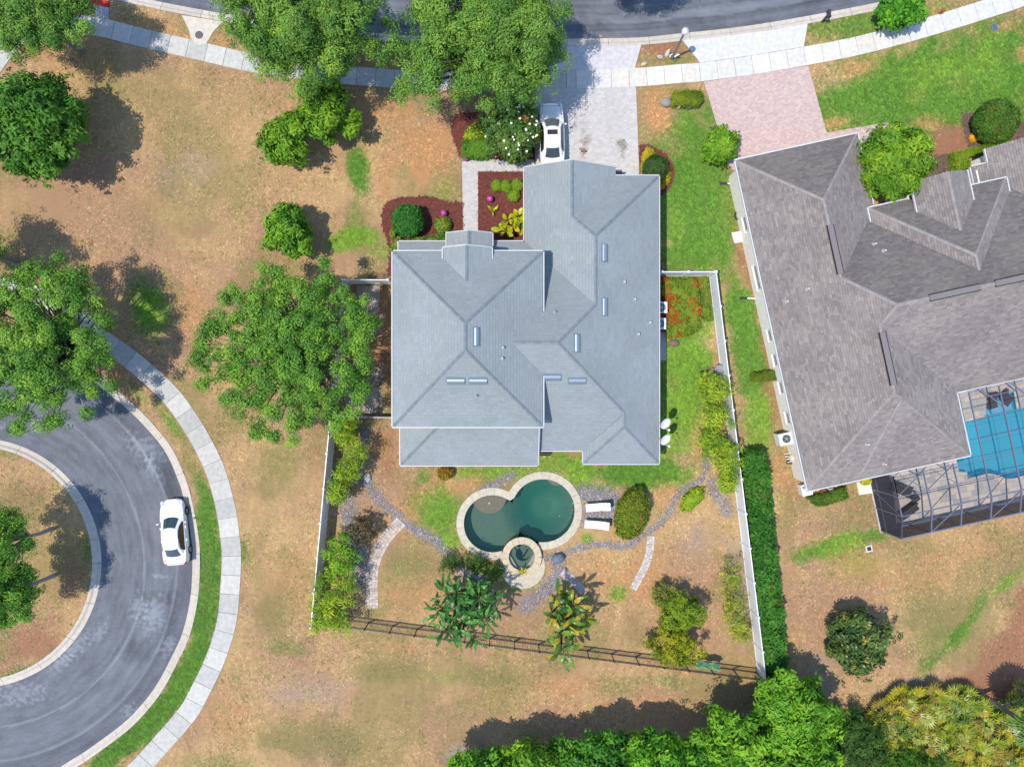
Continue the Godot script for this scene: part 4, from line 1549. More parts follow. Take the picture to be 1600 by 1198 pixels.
# ---------------------------------------------------------------- cars
func car(label: String, at: Vector3, turn: float, sunroof: bool) -> void:   # front towards -z in its own axes
	var t := thing("parked_car", label, "car", at, turn)
	var white := Color(0.7, 0.71, 0.72)
	var st := [[-2.4, 0.34, 0.5, 0.54], [-2.33, 0.56, 0.58, 0.62], [-2.2, 0.71, 0.65, 0.69], [-2.0, 0.81, 0.71, 0.755], [-1.6, 0.88, 0.78, 0.83], [-1.05, 0.90, 0.86, 0.905], [-0.3, 0.91, 0.89, 0.92], [0.6, 0.91, 0.91, 0.93], [1.3, 0.90, 0.93, 0.95], [1.75, 0.88, 0.95, 0.985], [2.1, 0.82, 0.94, 0.98], [2.25, 0.73, 0.89, 0.93], [2.34, 0.6, 0.8, 0.84], [2.38, 0.42, 0.66, 0.7]]
	var rows := []
	for s in st:
		var w: float = s[1]
		var half := [Vector2(0.0, 0.2), Vector2(w * 0.9, 0.2), Vector2(w * 0.98, 0.36), Vector2(w, 0.56), Vector2(w * 0.985, s[2] - 0.1), Vector2(w * 0.95, s[2] - 0.02), Vector2(w * 0.88, s[2] + 0.015), Vector2(w * 0.6, s[3] - 0.008), Vector2(0.0, s[3])]
		var ring := []
		for q in half:
			ring.append(Vector3(q.x, minf(q.y, s[3]), s[0]))
		for i in range(half.size() - 2, 0, -1):
			ring.append(Vector3(-half[i].x, minf(half[i].y, s[3]), s[0]))
		rows.append(ring)
	var b := Mb.new()
	b.col = white
	b.grid(rows, true)
	for k in [0, rows.size() - 1]:
		var r: Array = rows[k]
		for i in range(1, r.size() - 1):
			if k == 0: b.tri(r[0], r[i], r[i + 1])
			else: b.tri(r[0], r[i + 1], r[i])
	obj("body", b, M.paint, t)
	# cabin: windscreen, roof and rear window bow outwards
	b = Mb.new()
	b.col = white
	var prof := [[-1.22, 0.80, 0.86, 0.20], [-0.40, 0.575, 1.385, 0.10], [-0.22, 0.575, 1.425, 0.06], [0.3, 0.58, 1.45, 0.0], [0.85, 0.565, 1.43, -0.05], [1.05, 0.555, 1.39, -0.08], [1.80, 0.74, 0.95, -0.14]]
	rows = []
	for s in prof:
		var ring := []
		for i in 9:
			var x := (i - 4) / 4.0
			ring.append(Vector3(-x * s[1], s[2] - 0.045 * x * x * x * x - 0.015 * x * x, s[0] + s[3] * x * x))
		rows.append(ring)
	b.grid(rows)
	for d in [-1, 1]:
		for i in prof.size() - 1:
			var p: Vector3 = rows[i][8 if d < 0 else 0]
			var q: Vector3 = rows[i + 1][8 if d < 0 else 0]
			var pb := Vector3(d * -0.0 + signf(p.x) * 0.82, 0.84, p.z)
			var qb := Vector3(signf(q.x) * 0.82, 0.84, q.z)
			if p.x > 0.0: b.quad(p, pb, qb, q)
			else: b.quad(q, qb, pb, p)
	obj("cabin", b, M.paint, t)
	for e in [[0, 1, 0.1, 0.93, "windscreen"], [5, 6, 0.1, 0.88, "rear_window"]]:
		b = Mb.new()
		b.col = Color(0.025, 0.045, 0.05) if e[0] == 0 else Color(0.05, 0.07, 0.1)
		var g := []
		for k in 5:
			var f: float = lerpf(e[2], e[3], k / 4.0)
			var ring := []
			for i in 9:
				var x := (i - 4) / 4.0 * 0.9
				var p: Vector3 = rows[e[0]][i]
				var q: Vector3 = rows[e[1]][i]
				var m := p.lerp(q, f)
				m.x *= 0.9
				ring.append(m + Vector3(0, 0.014, -0.012 if e[0] == 0 else 0.012))
			g.append(ring)
		b.grid(g)
		obj(e[4], b, M.glass, t)
	for d in [-1.0, 1.0]:
		b = Mb.new()
		b.col = Color(0.015, 0.017, 0.02)
		var lo := [Vector3(d * 0.828, 0.9, -0.85), Vector3(d * 0.828, 0.92, 0.2), Vector3(d * 0.828, 0.93, 1.3)]
		var hi := [Vector3(d * 0.66, 1.2, -0.52), Vector3(d * 0.605, 1.385, 0.2), Vector3(d * 0.65, 1.22, 1.12)]
		for i in 2:
			var p0: Vector3 = lo[i]; var p1: Vector3 = lo[i + 1]; var q1: Vector3 = hi[i + 1]; var q0: Vector3 = hi[i]
			if d > 0.0: b.quad(p1, p0, q0, q1)
			else: b.quad(p0, p1, q1, q0)
		obj("side_window", b, M.glass, t)
		b = Mb.new()
		b.col = white
		b.ball(Vector3(d * 1.0, 0.93, -0.72), Vector3(0.12, 0.075, 0.07), 12)
		obj("mirror", b, M.paint, t)
		for z in [-1.42, 1.38]:
			b = Mb.new()
			b.col = Color(0.018, 0.018, 0.02)
			b.lathe(Vector3(d * 0.79, 0.32, z), [Vector2(0.2, 0.12), Vector2(0.3, 0.135), Vector2(0.325, 0.1), Vector2(0.325, -0.1), Vector2(0.2, -0.12)], 20, Basis(Vector3(0, 0, 1), Vector3(d, 0, 0), Vector3(0, d, 0)))
			var tyre := obj("tyre", b, M.rubber, t)
			b = Mb.new()
			b.col = Color(0.45, 0.46, 0.48)
			for k in 5:
				b.bar(Vector3(d * 0.905, 0.32, z), Vector3(d * 0.915, 0.32 + sin(TAU * k / 5.0) * 0.2, z + cos(TAU * k / 5.0) * 0.2), 0.06, 0.03)
			obj("rim", b, M.metal, tyre)
		b = Mb.new()
		b.col = Color(0.5, 0.53, 0.56)
		b.ball(Vector3(d * 0.66, 0.655, -2.14), Vector3(0.17, 0.05, 0.2), 12)
		obj("headlight", b, M.glass, t)
		b = Mb.new()
		b.col = Color(0.35, 0.02, 0.015)
		b.ball(Vector3(d * 0.69, 0.84, 2.2), Vector3(0.15, 0.075, 0.14), 12)
		obj("taillight", b, M.glass, t)
	b = Mb.new()
	b.col = Color(0.02, 0.02, 0.02)
	b.box(Vector3(0, 0.42, -2.37), Vector3(0.6, 0.16, 0.06))
	obj("grille", b, M.semi, t)
	b = Mb.new()   # the gaps round the bonnet, the boot lid and the doors
	b.col = Color(0.06, 0.06, 0.065)
	for d in [-1.0, 1.0]:
		b.bar(Vector3(d * 0.62, 0.706, -2.12), Vector3(d * 0.72, 0.885, -1.1), 0.014, 0.02)
		b.bar(Vector3(d * 0.66, 0.985, 1.84), Vector3(d * 0.6, 0.955, 2.2), 0.014, 0.02)
		for z in [-0.62, 0.3, 1.15]:
			b.box(Vector3(d * 0.897, 0.66, z), Vector3(0.012, 0.42, 0.014))
	b.bar(Vector3(-0.62, 0.712, -2.12), Vector3(0.62, 0.712, -2.12), 0.014, 0.02)
	b.bar(Vector3(-0.6, 0.972, 2.2), Vector3(0.6, 0.972, 2.2), 0.014, 0.02)
	obj("panel_gap", b, M.plain, t)
	b = Mb.new()
	b.col = Color(0.3, 0.31, 0.33)
	for d in [-1.0, 1.0]:
		for z in [-0.35, 0.6]:
			b.box(Vector3(d * 0.915, 0.78, z), Vector3(0.03, 0.03, 0.16))
	obj("door_handle", b, M.metal, t)
	b = Mb.new()
	b.col = white
	b.ball(Vector3(0, 1.45, 0.86), Vector3(0.03, 0.03, 0.08), 8)
	obj("roof_aerial", b, M.paint, t)
	if sunroof:
		b = Mb.new()
		b.col = Color(0.03, 0.018, 0.02)
		b.box(Vector3(0, 1.443, 0.02), Vector3(0.72, 0.02, 0.34))
		obj("sunroof", b, M.glass, t)

# ---------------------------------------------------------------- small things
func lounger(label: String, at: Vector3, turn: float) -> void:
	var t := thing("sun_lounger", label, "sun lounger", at, turn, "white loungers beside the pool")
	var w := Color(0.78, 0.78, 0.77)
	var b := Mb.new()
	b.col = w
	b.bar(Vector3(-0.85, 0.33, 0), Vector3(0.3, 0.33, 0), 0.56, 0.06)
	obj("seat", b, M.white, t)
	b = Mb.new()
	b.col = w
	b.bar(Vector3(0.3, 0.34, 0), Vector3(0.9, 0.62, 0), 0.56, 0.06)
	obj("backrest", b, M.white, t)
	for x in [-0.75, 0.65]:
		for z in [-0.25, 0.25]:
			b = Mb.new()
			b.col = w
			b.box(Vector3(x, 0.15, z), Vector3(0.06, 0.3, 0.05))
			obj("leg", b, M.white, t)

func dish(label: String, at: Vector3) -> void:
	var t := thing("satellite_dish", label, "satellite dish", at)
	var b := Mb.new()
	b.col = Color(0.66, 0.68, 0.66)
	var face := Vector3(0.45, 0.75, 0.45).normalized()
	var x := face.cross(Vector3.UP).normalized()
	b.lathe(Vector3(0.35, 0.25, 0), [Vector2(0.0, -0.07), Vector2(0.2, -0.05), Vector2(0.34, -0.005), Vector2(0.42, 0.05), Vector2(0.41, 0.06), Vector2(0.33, 0.01), Vector2(0.2, -0.035), Vector2(0.0, -0.055)], 24, Basis(x, face, x.cross(face)))
	obj("reflector", b, M.semi, t)
	b = Mb.new()
	b.col = Color(0.55, 0.56, 0.57)
	b.tube([Vector3(-0.05, -0.6, 0), Vector3(0.02, 0.0, 0), Vector3(0.32, 0.2, 0)], [0.03, 0.03, 0.03], 8)
	obj("mast", b, M.metal, t)
	b = Mb.new()
	b.col = Color(0.7, 0.7, 0.7)
	b.tube([Vector3(0.3, 0.1, 0.3), Vector3(0.55, 0.5, 0.45)], [0.02, 0.02], 6)
	b.box(Vector3(0.57, 0.54, 0.44), Vector3(0.1, 0.1, 0.14))
	obj("feed_arm", b, M.semi, t)

func air_unit(label: String, at: Vector3, turn: float, size: Vector3, c: Color) -> void:
	var t := thing("air_conditioner", label, "air conditioner", at, turn)
	var b := Mb.new()
	b.col = c
	b.box(Vector3(0, size.y / 2.0, 0), size)
	obj("cabinet", b, M.semi, t)
	b = Mb.new()
	b.col = Color(0.05, 0.055, 0.06)
	b.lathe(Vector3(0, size.y + 0.004, 0), [Vector2(0.3, 0.0), Vector2(0.3, 0.012), Vector2(0.0, 0.012)], 28)
	obj("fan_opening", b, M.semi, t)
	b = Mb.new()
	b.col = Color(0.3, 0.33, 0.36)
	for k in 5:
		b.bar(Vector3(0, size.y + 0.03, 0), Vector3(cos(TAU * k / 5.0) * 0.25, size.y + 0.03, sin(TAU * k / 5.0) * 0.25), 0.07, 0.012)
	b.lathe(Vector3(0, size.y + 0.02, 0), [Vector2(0.07, 0.0), Vector2(0.07, 0.03), Vector2(0.0, 0.03)], 14)
	obj("fan", b, M.metal, t)
	b = Mb.new()
	b.col = Color(0.02, 0.02, 0.02)
	for k in 7:
		for s in [-1.0, 1.0]:
			b.box(Vector3(0, size.y * (0.15 + 0.11 * k), s * (size.z / 2.0 + 0.004)), Vector3(size.x * 0.86, 0.02, 0.01))
	obj("louvres", b, M.semi, t).set_meta("kind", "stuff")

func rock(called: String, label: String, at: Vector3, r: Vector3, c: Color, turn := 0.0, group := "") -> void:
	var b := Mb.new()
	b.col = c
	b.ball(Vector3(0, r.y * 0.55, 0), r, 16, noise, 0.35)
	var o := obj(called, b, M.rock)
	o.position = at
	o.rotation.y = turn
	tag(o, label, "rock", group)

func simple(called: String, label: String, cat: String, at: Vector3, b: Mb, m: Material, turn := 0.0, group := "") -> MeshInstance3D:
	var o := obj(called, b, m)
	o.position = at
	o.rotation.y = turn
	tag(o, label, cat, group)
	return o

func build_lamp() -> void:
	var t := thing("street_lamp", "grey street lamp with a pale round head on the brown verge between the driveways", "street lamp", plan(1050, 91))
	var b := Mb.new()
	b.col = Color(0.16, 0.16, 0.17)
	b.lathe(Vector3.ZERO, [Vector2(0.16, 0.0), Vector2(0.14, 0.3), Vector2(0.09, 0.4), Vector2(0.07, 3.4), Vector2(0.12, 3.5), Vector2(0.12, 3.6)], 12)
	obj("post", b, M.semi, t)
	b = Mb.new()
	b.col = Color(0.62, 0.66, 0.72)
	b.lathe(Vector3(0, 3.6, 0), [Vector2(0.14, 0.0), Vector2(0.24, 0.2), Vector2(0.22, 0.36), Vector2(0.0, 0.46)], 18)
	obj("lamp_shade", b, M.semi, t)

func big_leaf(l: float, w: float, droop: float, c: Color, stalk: float, torn := 0.0) -> ArrayMesh:   # a stalk and a folded blade along -z, springing from the origin
	var b := Mb.new()
	b.col = Color(0.16, 0.2, 0.05)
	var arch := func(s: float) -> Vector3: return Vector3(0, s * 0.8 - droop * s * s, -s)
	b.tube([arch.call(0.0), arch.call(stalk * 0.5), arch.call(stalk)], [0.035, 0.028, 0.02], 5)
	var n := 10
	for i in n:
		var s0 := stalk + l * i / n
		var s1 := stalk + l * (i + 1) / n
		var w0 := w * pow(sin(PI * clampf(float(i) / n, 0.03, 1.0)), 0.6)
		var w1 := w * pow(sin(PI * clampf(float(i + 1) / n, 0.0, 0.985)), 0.6)
		var p: Vector3 = arch.call(s0)
		var q: Vector3 = arch.call(s1)
		for d in [-1.0, 1.0]:
			var gap := rng.randf() * torn
			var k := rng.randf_range(0.85, 1.15)
			b.col = Color(c.r * k, c.g * k, c.b * k)
			var a := p + Vector3(d * w0, 0.25 * w0, gap * -0.05)
			var e := q + Vector3(d * w1, 0.25 * w1 - gap * 0.12, gap * 0.06)
			if d > 0.0: b.quad(p, a, e, q)
			else: b.quad(p, q, e, a)
	return b.mesh()

func leaf_clump(called: String, label: String, cat: String, at: Vector3, stems: Array, per: int, meshes: Array, dead: Array, scale := 1.0, trunk_c := Color(0.12, 0.09, 0.06)) -> Node3D:
	# stems: crown points the leaves spring from, each on a thin trunk from the middle
	var t := thing(called, label, cat, at)
	for s in stems:
		if s.y > 0.4:
			var b := Mb.new()
			b.col = trunk_c
			var foot := Vector3(s.x * 0.35, 0, s.z * 0.35)
			b.tube([foot, foot.lerp(s, 0.5) + Vector3(0, 0.1, 0), s], [0.1, 0.085, 0.07], 7)
			obj("stem", b, M.bark, t)
		var off := rng.randf() * TAU
		for k in per:
			var o: MeshInstance3D = put("leaf", dead[rng.randi() % dead.size()] if dead.size() and rng.randf() < 0.03 else meshes[rng.randi() % meshes.size()], M.glossy_leaf, t)
			var yaw := off + TAU * k / per + rng.randf_range(-0.8, 0.8)
			o.transform = Transform3D(Basis(Vector3.UP, yaw) * Basis(Vector3.RIGHT, rng.randf_range(-0.25, 0.85)) * Basis(Vector3.FORWARD, rng.randf_range(-0.5, 0.5)), s).scaled_local(Vector3.ONE * scale * rng.randf_range(0.75, 1.15))
	return t

func fan_leaf(c: Color) -> ArrayMesh:   # a palmetto fan
	var b := Mb.new()
	b.col = Color(0.12, 0.15, 0.04)
	b.bar(Vector3.ZERO, Vector3(0, 0.3, -0.45), 0.025, 0.02)
	var h := Vector3(0, 0.3, -0.45)
	for k in 15:
		var a := lerpf(-2.1, 2.1, k / 14.0)
		var l := 0.62 * (1.0 - 0.09 * a * a)
		var d := Vector3(sin(a), 0.12 + 0.1 * (k & 1), -cos(a)).normalized()
		var s := Vector3(cos(a), 0, sin(a)) * 0.05
		var t := rng.randf_range(0.75, 1.25)
		b.col = Color(c.r * t, c.g * t, c.b * t)
		var m := h + d * l * 0.5
		b.tri(h, m + s, m - s + Vector3.UP * 0.02)
		b.tri(m - s + Vector3.UP * 0.02, m + s, h + d * l - Vector3.UP * 0.08)
	return b.mesh()

func build_palmettos() -> void:
	var kinds := []
	var fans := [fan_leaf(lin(136, 150, 42)), fan_leaf(lin(172, 162, 44)), fan_leaf(lin(98, 124, 42)), fan_leaf(lin(146, 132, 56)), fan_leaf(lin(160, 166, 74))]
	var area := poly2([1372, 1118, 1390, 1092, 1440, 1086, 1500, 1080, 1530, 1092, 1560, 1120, 1600, 1135, 1650, 1150, 1650, 1230, 1380, 1230, 1365, 1170], 0.8)
	var spots := []
	var lo := plan2(1360, 1075, 0.8)
	var hi := plan2(1650, 1230, 0.8)
	for k in 4000:
		var q := Vector2(rng.randf_range(lo.x, hi.x), rng.randf_range(lo.y, hi.y))
		if not Geometry2D.is_point_in_polygon(q, area):
			continue
		var ok := true
		for s in spots:
			if s.distance_to(q) < 0.72:
				ok = false
				break
		if ok:
			spots.append(q)
	spots.append_array([plan2(1583, 1098, 0.8), plan2(1600, 1090, 0.8), plan2(1598, 1106, 0.8)])
	for i in spots.size():
		var t := thing("palmetto", "yellow green saw palmetto in the fan leaved thicket at the bottom right", "palmetto", Vector3(spots[i].x, 0, spots[i].y), rng.randf() * TAU, "palmettos in the thicket at the bottom right")
		var base := rng.randi() % fans.size()
		for k in 13:
			var o := put("leaf", fans[base if rng.randf() < 0.6 else rng.randi() % fans.size()], M.glossy_leaf, t)
			o.transform = Transform3D(Basis(Vector3.UP, TAU * k / 13.0 * 2.0 + rng.randf_range(-0.3, 0.3)) * Basis(Vector3.RIGHT, rng.randf_range(-0.3, 0.8)), Vector3(0, rng.randf_range(0.2, 0.75), 0)).scaled_local(Vector3.ONE * rng.randf_range(0.8, 1.3))

# u, v, half-width, half-height, turn, tone, strength, softness
const PATCHES := [
	# the meadow on the left
	[250, 150, 160, 60, 5, "O", 0.5, 0.9], [120, 90, 90, 40, 10, "R", 0.7, 0.9], [380, 200, 60, 90, 0, "T", 0.8, 0.9], [90, 330, 120, 70, 0, "P", 0.8, 0.9], [280, 330, 90, 60, 0, "O", 0.45, 0.9],
	[300, 260, 60, 50, 0, "S", 0.35, 0.9], [660, 240, 56, 60, 10, "R", 0.95, 0.7], [600, 170, 60, 26, 0, "R", 0.6, 0.8], [690, 300, 24, 26, 0, "L", 0.6, 0.8], [600, 290, 16, 60, 0, "R", 0.8, 0.8],
	[562, 272, 20, 46, 0, "G", 0.95, 0.6], [556, 350, 18, 50, 0, "G", 0.6, 0.8], [545, 375, 50, 16, -10, "V", 0.8, 0.7], [560, 215, 24, 20, 0, "O", 0.7, 0.8], [595, 390, 30, 18, 0, "V", 0.5, 0.8],
	[232, 485, 30, 42, -10, "V", 0.95, 0.7], [215, 450, 22, 40, 0, "G", 0.7, 0.8], [300, 480, 30, 60, 0, "R", 0.6, 0.9], [270, 560, 30, 40, 30, "P", 0.9, 0.8], [150, 420, 120, 30, 0, "P", 0.7, 0.8],
	# verge of the loop street
	[182, 580, 22, 14, 35, "R", 0.9, 0.7], [215, 615, 34, 9, 40, "V", 0.55, 0.8], [272, 668, 46, 10, 53, "G", 0.75, 0.8], [295, 720, 30, 12, 62, "R", 0.45, 0.9], [318, 775, 36, 13, 75, "G", 0.9, 0.6], [326, 860, 70, 15, 90, "G", 1.0, 0.5], [318, 950, 60, 15, 100, "G", 1.0, 0.5],
	[296, 1040, 60, 16, 118, "G", 1.0, 0.5], [245, 1112, 60, 18, 132, "G", 1.0, 0.5], [180, 1170, 60, 20, 142, "G", 1.0, 0.5], [328, 900, 30, 4, 90, "O", 0.5, 0.9], [379, 860, 5, 24, 0, "G", 0.8, 0.6],
	[324, 850, 80, 22, 88, "G", 0.95, 0.3], [318, 960, 60, 22, 101, "G", 0.95, 0.3], [290, 1050, 70, 22, 120, "G", 0.95, 0.3], [225, 1130, 70, 24, 137, "G", 0.95, 0.3], [302, 740, 40, 14, 66, "G", 0.5, 0.7], [262, 655, 40, 12, 52, "V", 0.4, 0.8], [322, 900, 60, 5, 95, "O", 0.4, 0.8],
	# island
	[40, 800, 90, 60, 20, "O", 0.6, 0.9], [135, 860, 12, 40, 0, "G", 0.7, 0.8], [60, 1000, 60, 40, 0, "M", 0.8, 0.8], [40, 1050, 50, 12, -15, "G", 0.7, 0.8], [110, 900, 30, 60, 10, "M", 0.7, 0.9], [10, 705, 30, 8, 5, "G", 0.5, 0.8],
	# lot south-west
	[420, 740, 40, 70, 0, "O", 0.6, 0.9], [440, 720, 50, 50, 0, "L", 0.3, 1.0], [450, 900, 60, 80, 0, "R", 0.5, 1.0], [430, 960, 50, 60, 0, "O", 0.7, 0.9], [440, 1010, 40, 14, 10, "G", 0.35, 0.8], [480, 1080, 90, 30, 0, "S", 0.5, 0.9], [480, 1150, 160, 40, 0, "O", 0.75, 0.8], [360, 1120, 60, 50, 40, "R", 0.5, 0.9], [340, 1190, 90, 20, 0, "G", 0.35, 0.9],
	[620, 1050, 90, 30, 5, "O", 0.8, 0.8], [700, 1055, 60, 16, 0, "V", 0.35, 1.0], [780, 1060, 90, 24, 5, "O", 0.7, 0.8], [600, 1010, 60, 14, 5, "R", 0.6, 0.9], [960, 1070, 46, 24, 5, "G", 0.35, 0.9], [1040, 1062, 60, 12, 5, "G", 0.45, 0.8], [880, 1070, 60, 26, 0, "R", 0.7, 0.9], [760, 1130, 120, 30, 0, "P", 0.5, 0.9], [1000, 1110, 120, 30, 0, "R", 0.5, 0.9], [710, 1175, 24, 10, -20, "S", 0.9, 0.7],
	# back garden
	[630, 790, 40, 50, 0, "R", 0.9, 0.8], [610, 760, 30, 30, 0, "P", 0.8, 0.8], [640, 760, 30, 26, 0, "O", 0.5, 0.9], [680, 760, 30, 34, 0, "R", 0.7, 0.8], [690, 800, 46, 44, 0, "G", 0.95, 0.6], [700, 840, 22, 24, 20, "V", 0.9, 0.6], [760, 738, 120, 12, 0, "V", 0.85, 0.7], [720, 760, 40, 14, -20, "R", 0.7, 0.7], [660, 745, 16, 12, 0, "G", 0.8, 0.7],
	[1000, 742, 110, 24, 0, "G", 1.0, 0.5], [905, 738, 40, 30, 20, "V", 0.95, 0.6], [920, 765, 40, 16, -10, "G", 0.95, 0.5], [1060, 745, 44, 26, -20, "V", 0.7, 0.8], [1040, 770, 30, 30, 0, "R", 0.85, 0.7], [918, 840, 14, 10, 0, "V", 0.95, 0.6], [945, 800, 20, 40, 0, "R", 0.4, 0.8],
	[1000, 900, 90, 60, 0, "R", 0.75, 0.8], [1080, 880, 60, 60, 0, "P", 0.9, 0.8], [1090, 840, 40, 40, 0, "S", 0.5, 0.9], [1150, 900, 26, 110, -5, "S", 0.7, 0.8], [966, 925, 16, 16, 0, "V", 0.9, 0.6], [935, 880, 40, 30, 0, "R", 0.7, 0.8], [650, 880, 60, 40, 20, "O", 0.6, 0.8], [620, 890, 8, 12, 0, "V", 0.5, 0.8], [640, 930, 70, 40, 0, "R", 0.6, 0.9], [820, 908, 34, 10, -15, "V", 0.95, 0.6], [745, 890, 40, 16, 30, "V", 0.75, 0.7], [800, 960, 60, 50, 0, "P", 0.7, 0.9], [1090, 1000, 60, 60, 0, "P", 0.8, 0.9], [990, 990, 24, 40, 0, "O", 0.5, 0.9], [560, 860, 40, 60, 0, "P", 0.8, 0.8], [600, 700, 30, 50, 0, "M", 0.7, 0.9],
	# side yard west, inside the fence
	[590, 500, 26, 60, 0, "M", 0.9, 0.7], [560, 610, 30, 50, 0, "S", 0.7, 0.8], [595, 560, 22, 60, 0, "M", 0.9, 0.7], [590, 440, 30, 20, 0, "D", 0.8, 0.7], [600, 640, 14, 16, 0, "O", 0.8, 0.8],
	# side lawn between the houses
	[1075, 330, 76, 200, -4, "G", 0.9, 0.6], [1060, 280, 30, 60, 0, "G", 1.0, 0.6], [1060, 350, 24, 60, 0, "V", 0.6, 0.9], [1110, 380, 22, 60, -10, "L", 0.55, 0.9], [1140, 320, 16, 60, -8, "R", 0.7, 0.7], [1158, 400, 12, 60, -12, "M", 0.85, 0.6], [1025, 170, 30, 44, 0, "R", 1.0, 0.6], [1080, 150, 36, 20, 0, "O", 0.6, 0.8], [1068, 195, 20, 16, 0, "V", 0.7, 0.8], [1090, 250, 18, 16, 0, "L", 0.5, 0.8],
	[1165, 520, 28, 110, -10, "G", 0.9, 0.6], [1180, 470, 10, 50, -12, "M", 0.8, 0.7], [1200, 545, 22, 26, -12, "M", 0.95, 0.6], [1200, 620, 14, 50, -12, "M", 0.9, 0.6], [1180, 620, 22, 60, -8, "V", 0.7, 0.8], [1190, 690, 26, 40, -8, "L", 0.5, 0.8], [1215, 740, 26, 40, -10, "R", 0.8, 0.8], [1235, 770, 24, 40, -10, "M", 0.6, 0.8], [1225, 780, 20, 24, 0, "V", 0.3, 0.9],
	[1065, 580, 40, 90, 0, "G", 1.0, 0.5], [1060, 660, 46, 70, 0, "V", 0.85, 0.6], [1100, 500, 18, 60, -5, "V", 0.8, 0.7], [1095, 690, 20, 40, 0, "R", 0.7, 0.8], [1048, 597, 12, 12, 0, "M", 0.8, 0.7], [1050, 421, 40, 8, 0, "D", 0.4, 0.8],
	[1100, 290, 46, 130, -6, "G", 0.85, 0.3], [1118, 170, 16, 40, -8, "G", 0.6, 0.5], [1090, 395, 60, 30, 0, "G", 0.8, 0.4], [1152, 480, 26, 60, -10, "G", 0.95, 0.3], [1168, 570, 24, 60, -8, "G", 0.9, 0.3], [1182, 660, 24, 50, -6, "V", 0.8, 0.4], [1060, 560, 30, 70, 0, "V", 0.7, 0.5],
	[560, 262, 20, 34, 0, "G", 0.9, 0.3], [548, 372, 40, 14, -10, "V", 0.7, 0.4], [685, 795, 34, 36, 0, "V", 0.7, 0.5], [1010, 738, 90, 20, 0, "G", 0.8, 0.3], [860, 722, 60, 16, 0, "V", 0.8, 0.4],
	[1530, 940, 14, 46, 38, "G", 0.8, 0.7], [1490, 1000, 16, 40, 50, "G", 0.8, 0.7], [1450, 1035, 30, 16, -40, "G", 0.6, 0.8], [1440, 960, 60, 40, 0, "O", 0.7, 0.8], [1300, 855, 70, 12, -18, "G", 0.7, 0.5],
	# verges and lawn at the top right
	[1330, 40, 90, 26, -14, "G", 0.9, 0.6], [1450, 18, 60, 20, -14, "G", 0.85, 0.7], [1290, 60, 30, 10, -14, "R", 0.45, 0.9], [1460, 14, 14, 12, 0, "R", 0.7, 0.8],
	[1430, 150, 190, 100, -14, "G", 1.0, 0.4], [1560, 100, 80, 90, 0, "G", 0.9, 0.6], [1460, 110, 80, 30, -14, "V", 0.7, 0.9], [1540, 90, 30, 60, 0, "V", 0.7, 0.9], [1340, 105, 40, 16, -14, "R", 0.75, 0.8], [1310, 190, 24, 10, -14, "R", 0.8, 0.7], [1570, 40, 20, 8, -14, "R", 0.7, 0.8], [1595, 85, 10, 14, 0, "R", 0.8, 0.8], [1480, 225, 46, 30, -14, "M", 1.0, 0.5], [1440, 195, 30, 14, -14, "R", 0.6, 0.8], [1430, 150, 24, 14, 0, "L", 0.5, 0.9], [1500, 130, 30, 20, 0, "L", 0.4, 0.9], [1595, 190, 14, 30, 0, "G", 1.0, 0.6],
	[1042, 72, 36, 20, 0, "M", 0.9, 0.6], [1062, 92, 30, 6, -6, "G", 0.6, 0.8], [235, 40, 60, 16, 14, "R", 0.9, 0.7], [345, 62, 20, 14, 14, "R", 0.9, 0.7], [200, 25, 30, 12, 14, "O", 0.6, 0.8], [560, 90, 30, 20, 0, "M", 0.9, 0.7],
	# south-east
	[1300, 850, 60, 14, -16, "V", 0.9, 0.7], [1260, 862, 40, 12, -20, "G", 0.6, 0.8], [1370, 836, 20, 10, 0, "G", 0.8, 0.7], [1340, 880, 70, 30, 0, "Y", 0.6, 0.9], [1450, 900, 100, 40, -10, "R", 0.5, 0.9], [1480, 960, 100, 50, -20, "O", 0.6, 0.9], [1500, 985, 100, 8, -48, "G", 0.9, 0.7], [1560, 920, 50, 8, -40, "V", 0.8, 0.7], [1450, 1000, 50, 30, -20, "G", 0.3, 0.9], [1570, 1040, 50, 60, 30, "M", 1.0, 0.5], [1600, 960, 30, 60, 20, "M", 0.95, 0.5], [1520, 1065, 40, 16, 0, "M", 0.9, 0.6], [1280, 1050, 40, 50, 0, "S", 0.5, 0.9], [1260, 960, 30, 80, 0, "P", 0.7, 0.9], [1400, 1075, 60, 14, -14, "S", 0.8, 0.7], [1270, 820, 40, 20, 0, "P", 0.7, 0.9], [1500, 860, 80, 20, -14, "R", 0.5, 0.9],
	[1330, 1150, 90, 50, 0, "D", 0.9, 0.6], [1000, 1190, 400, 20, 0, "D", 0.6, 0.8], [1480, 1150, 150, 60, 0, "D", 0.9, 0.6],
]

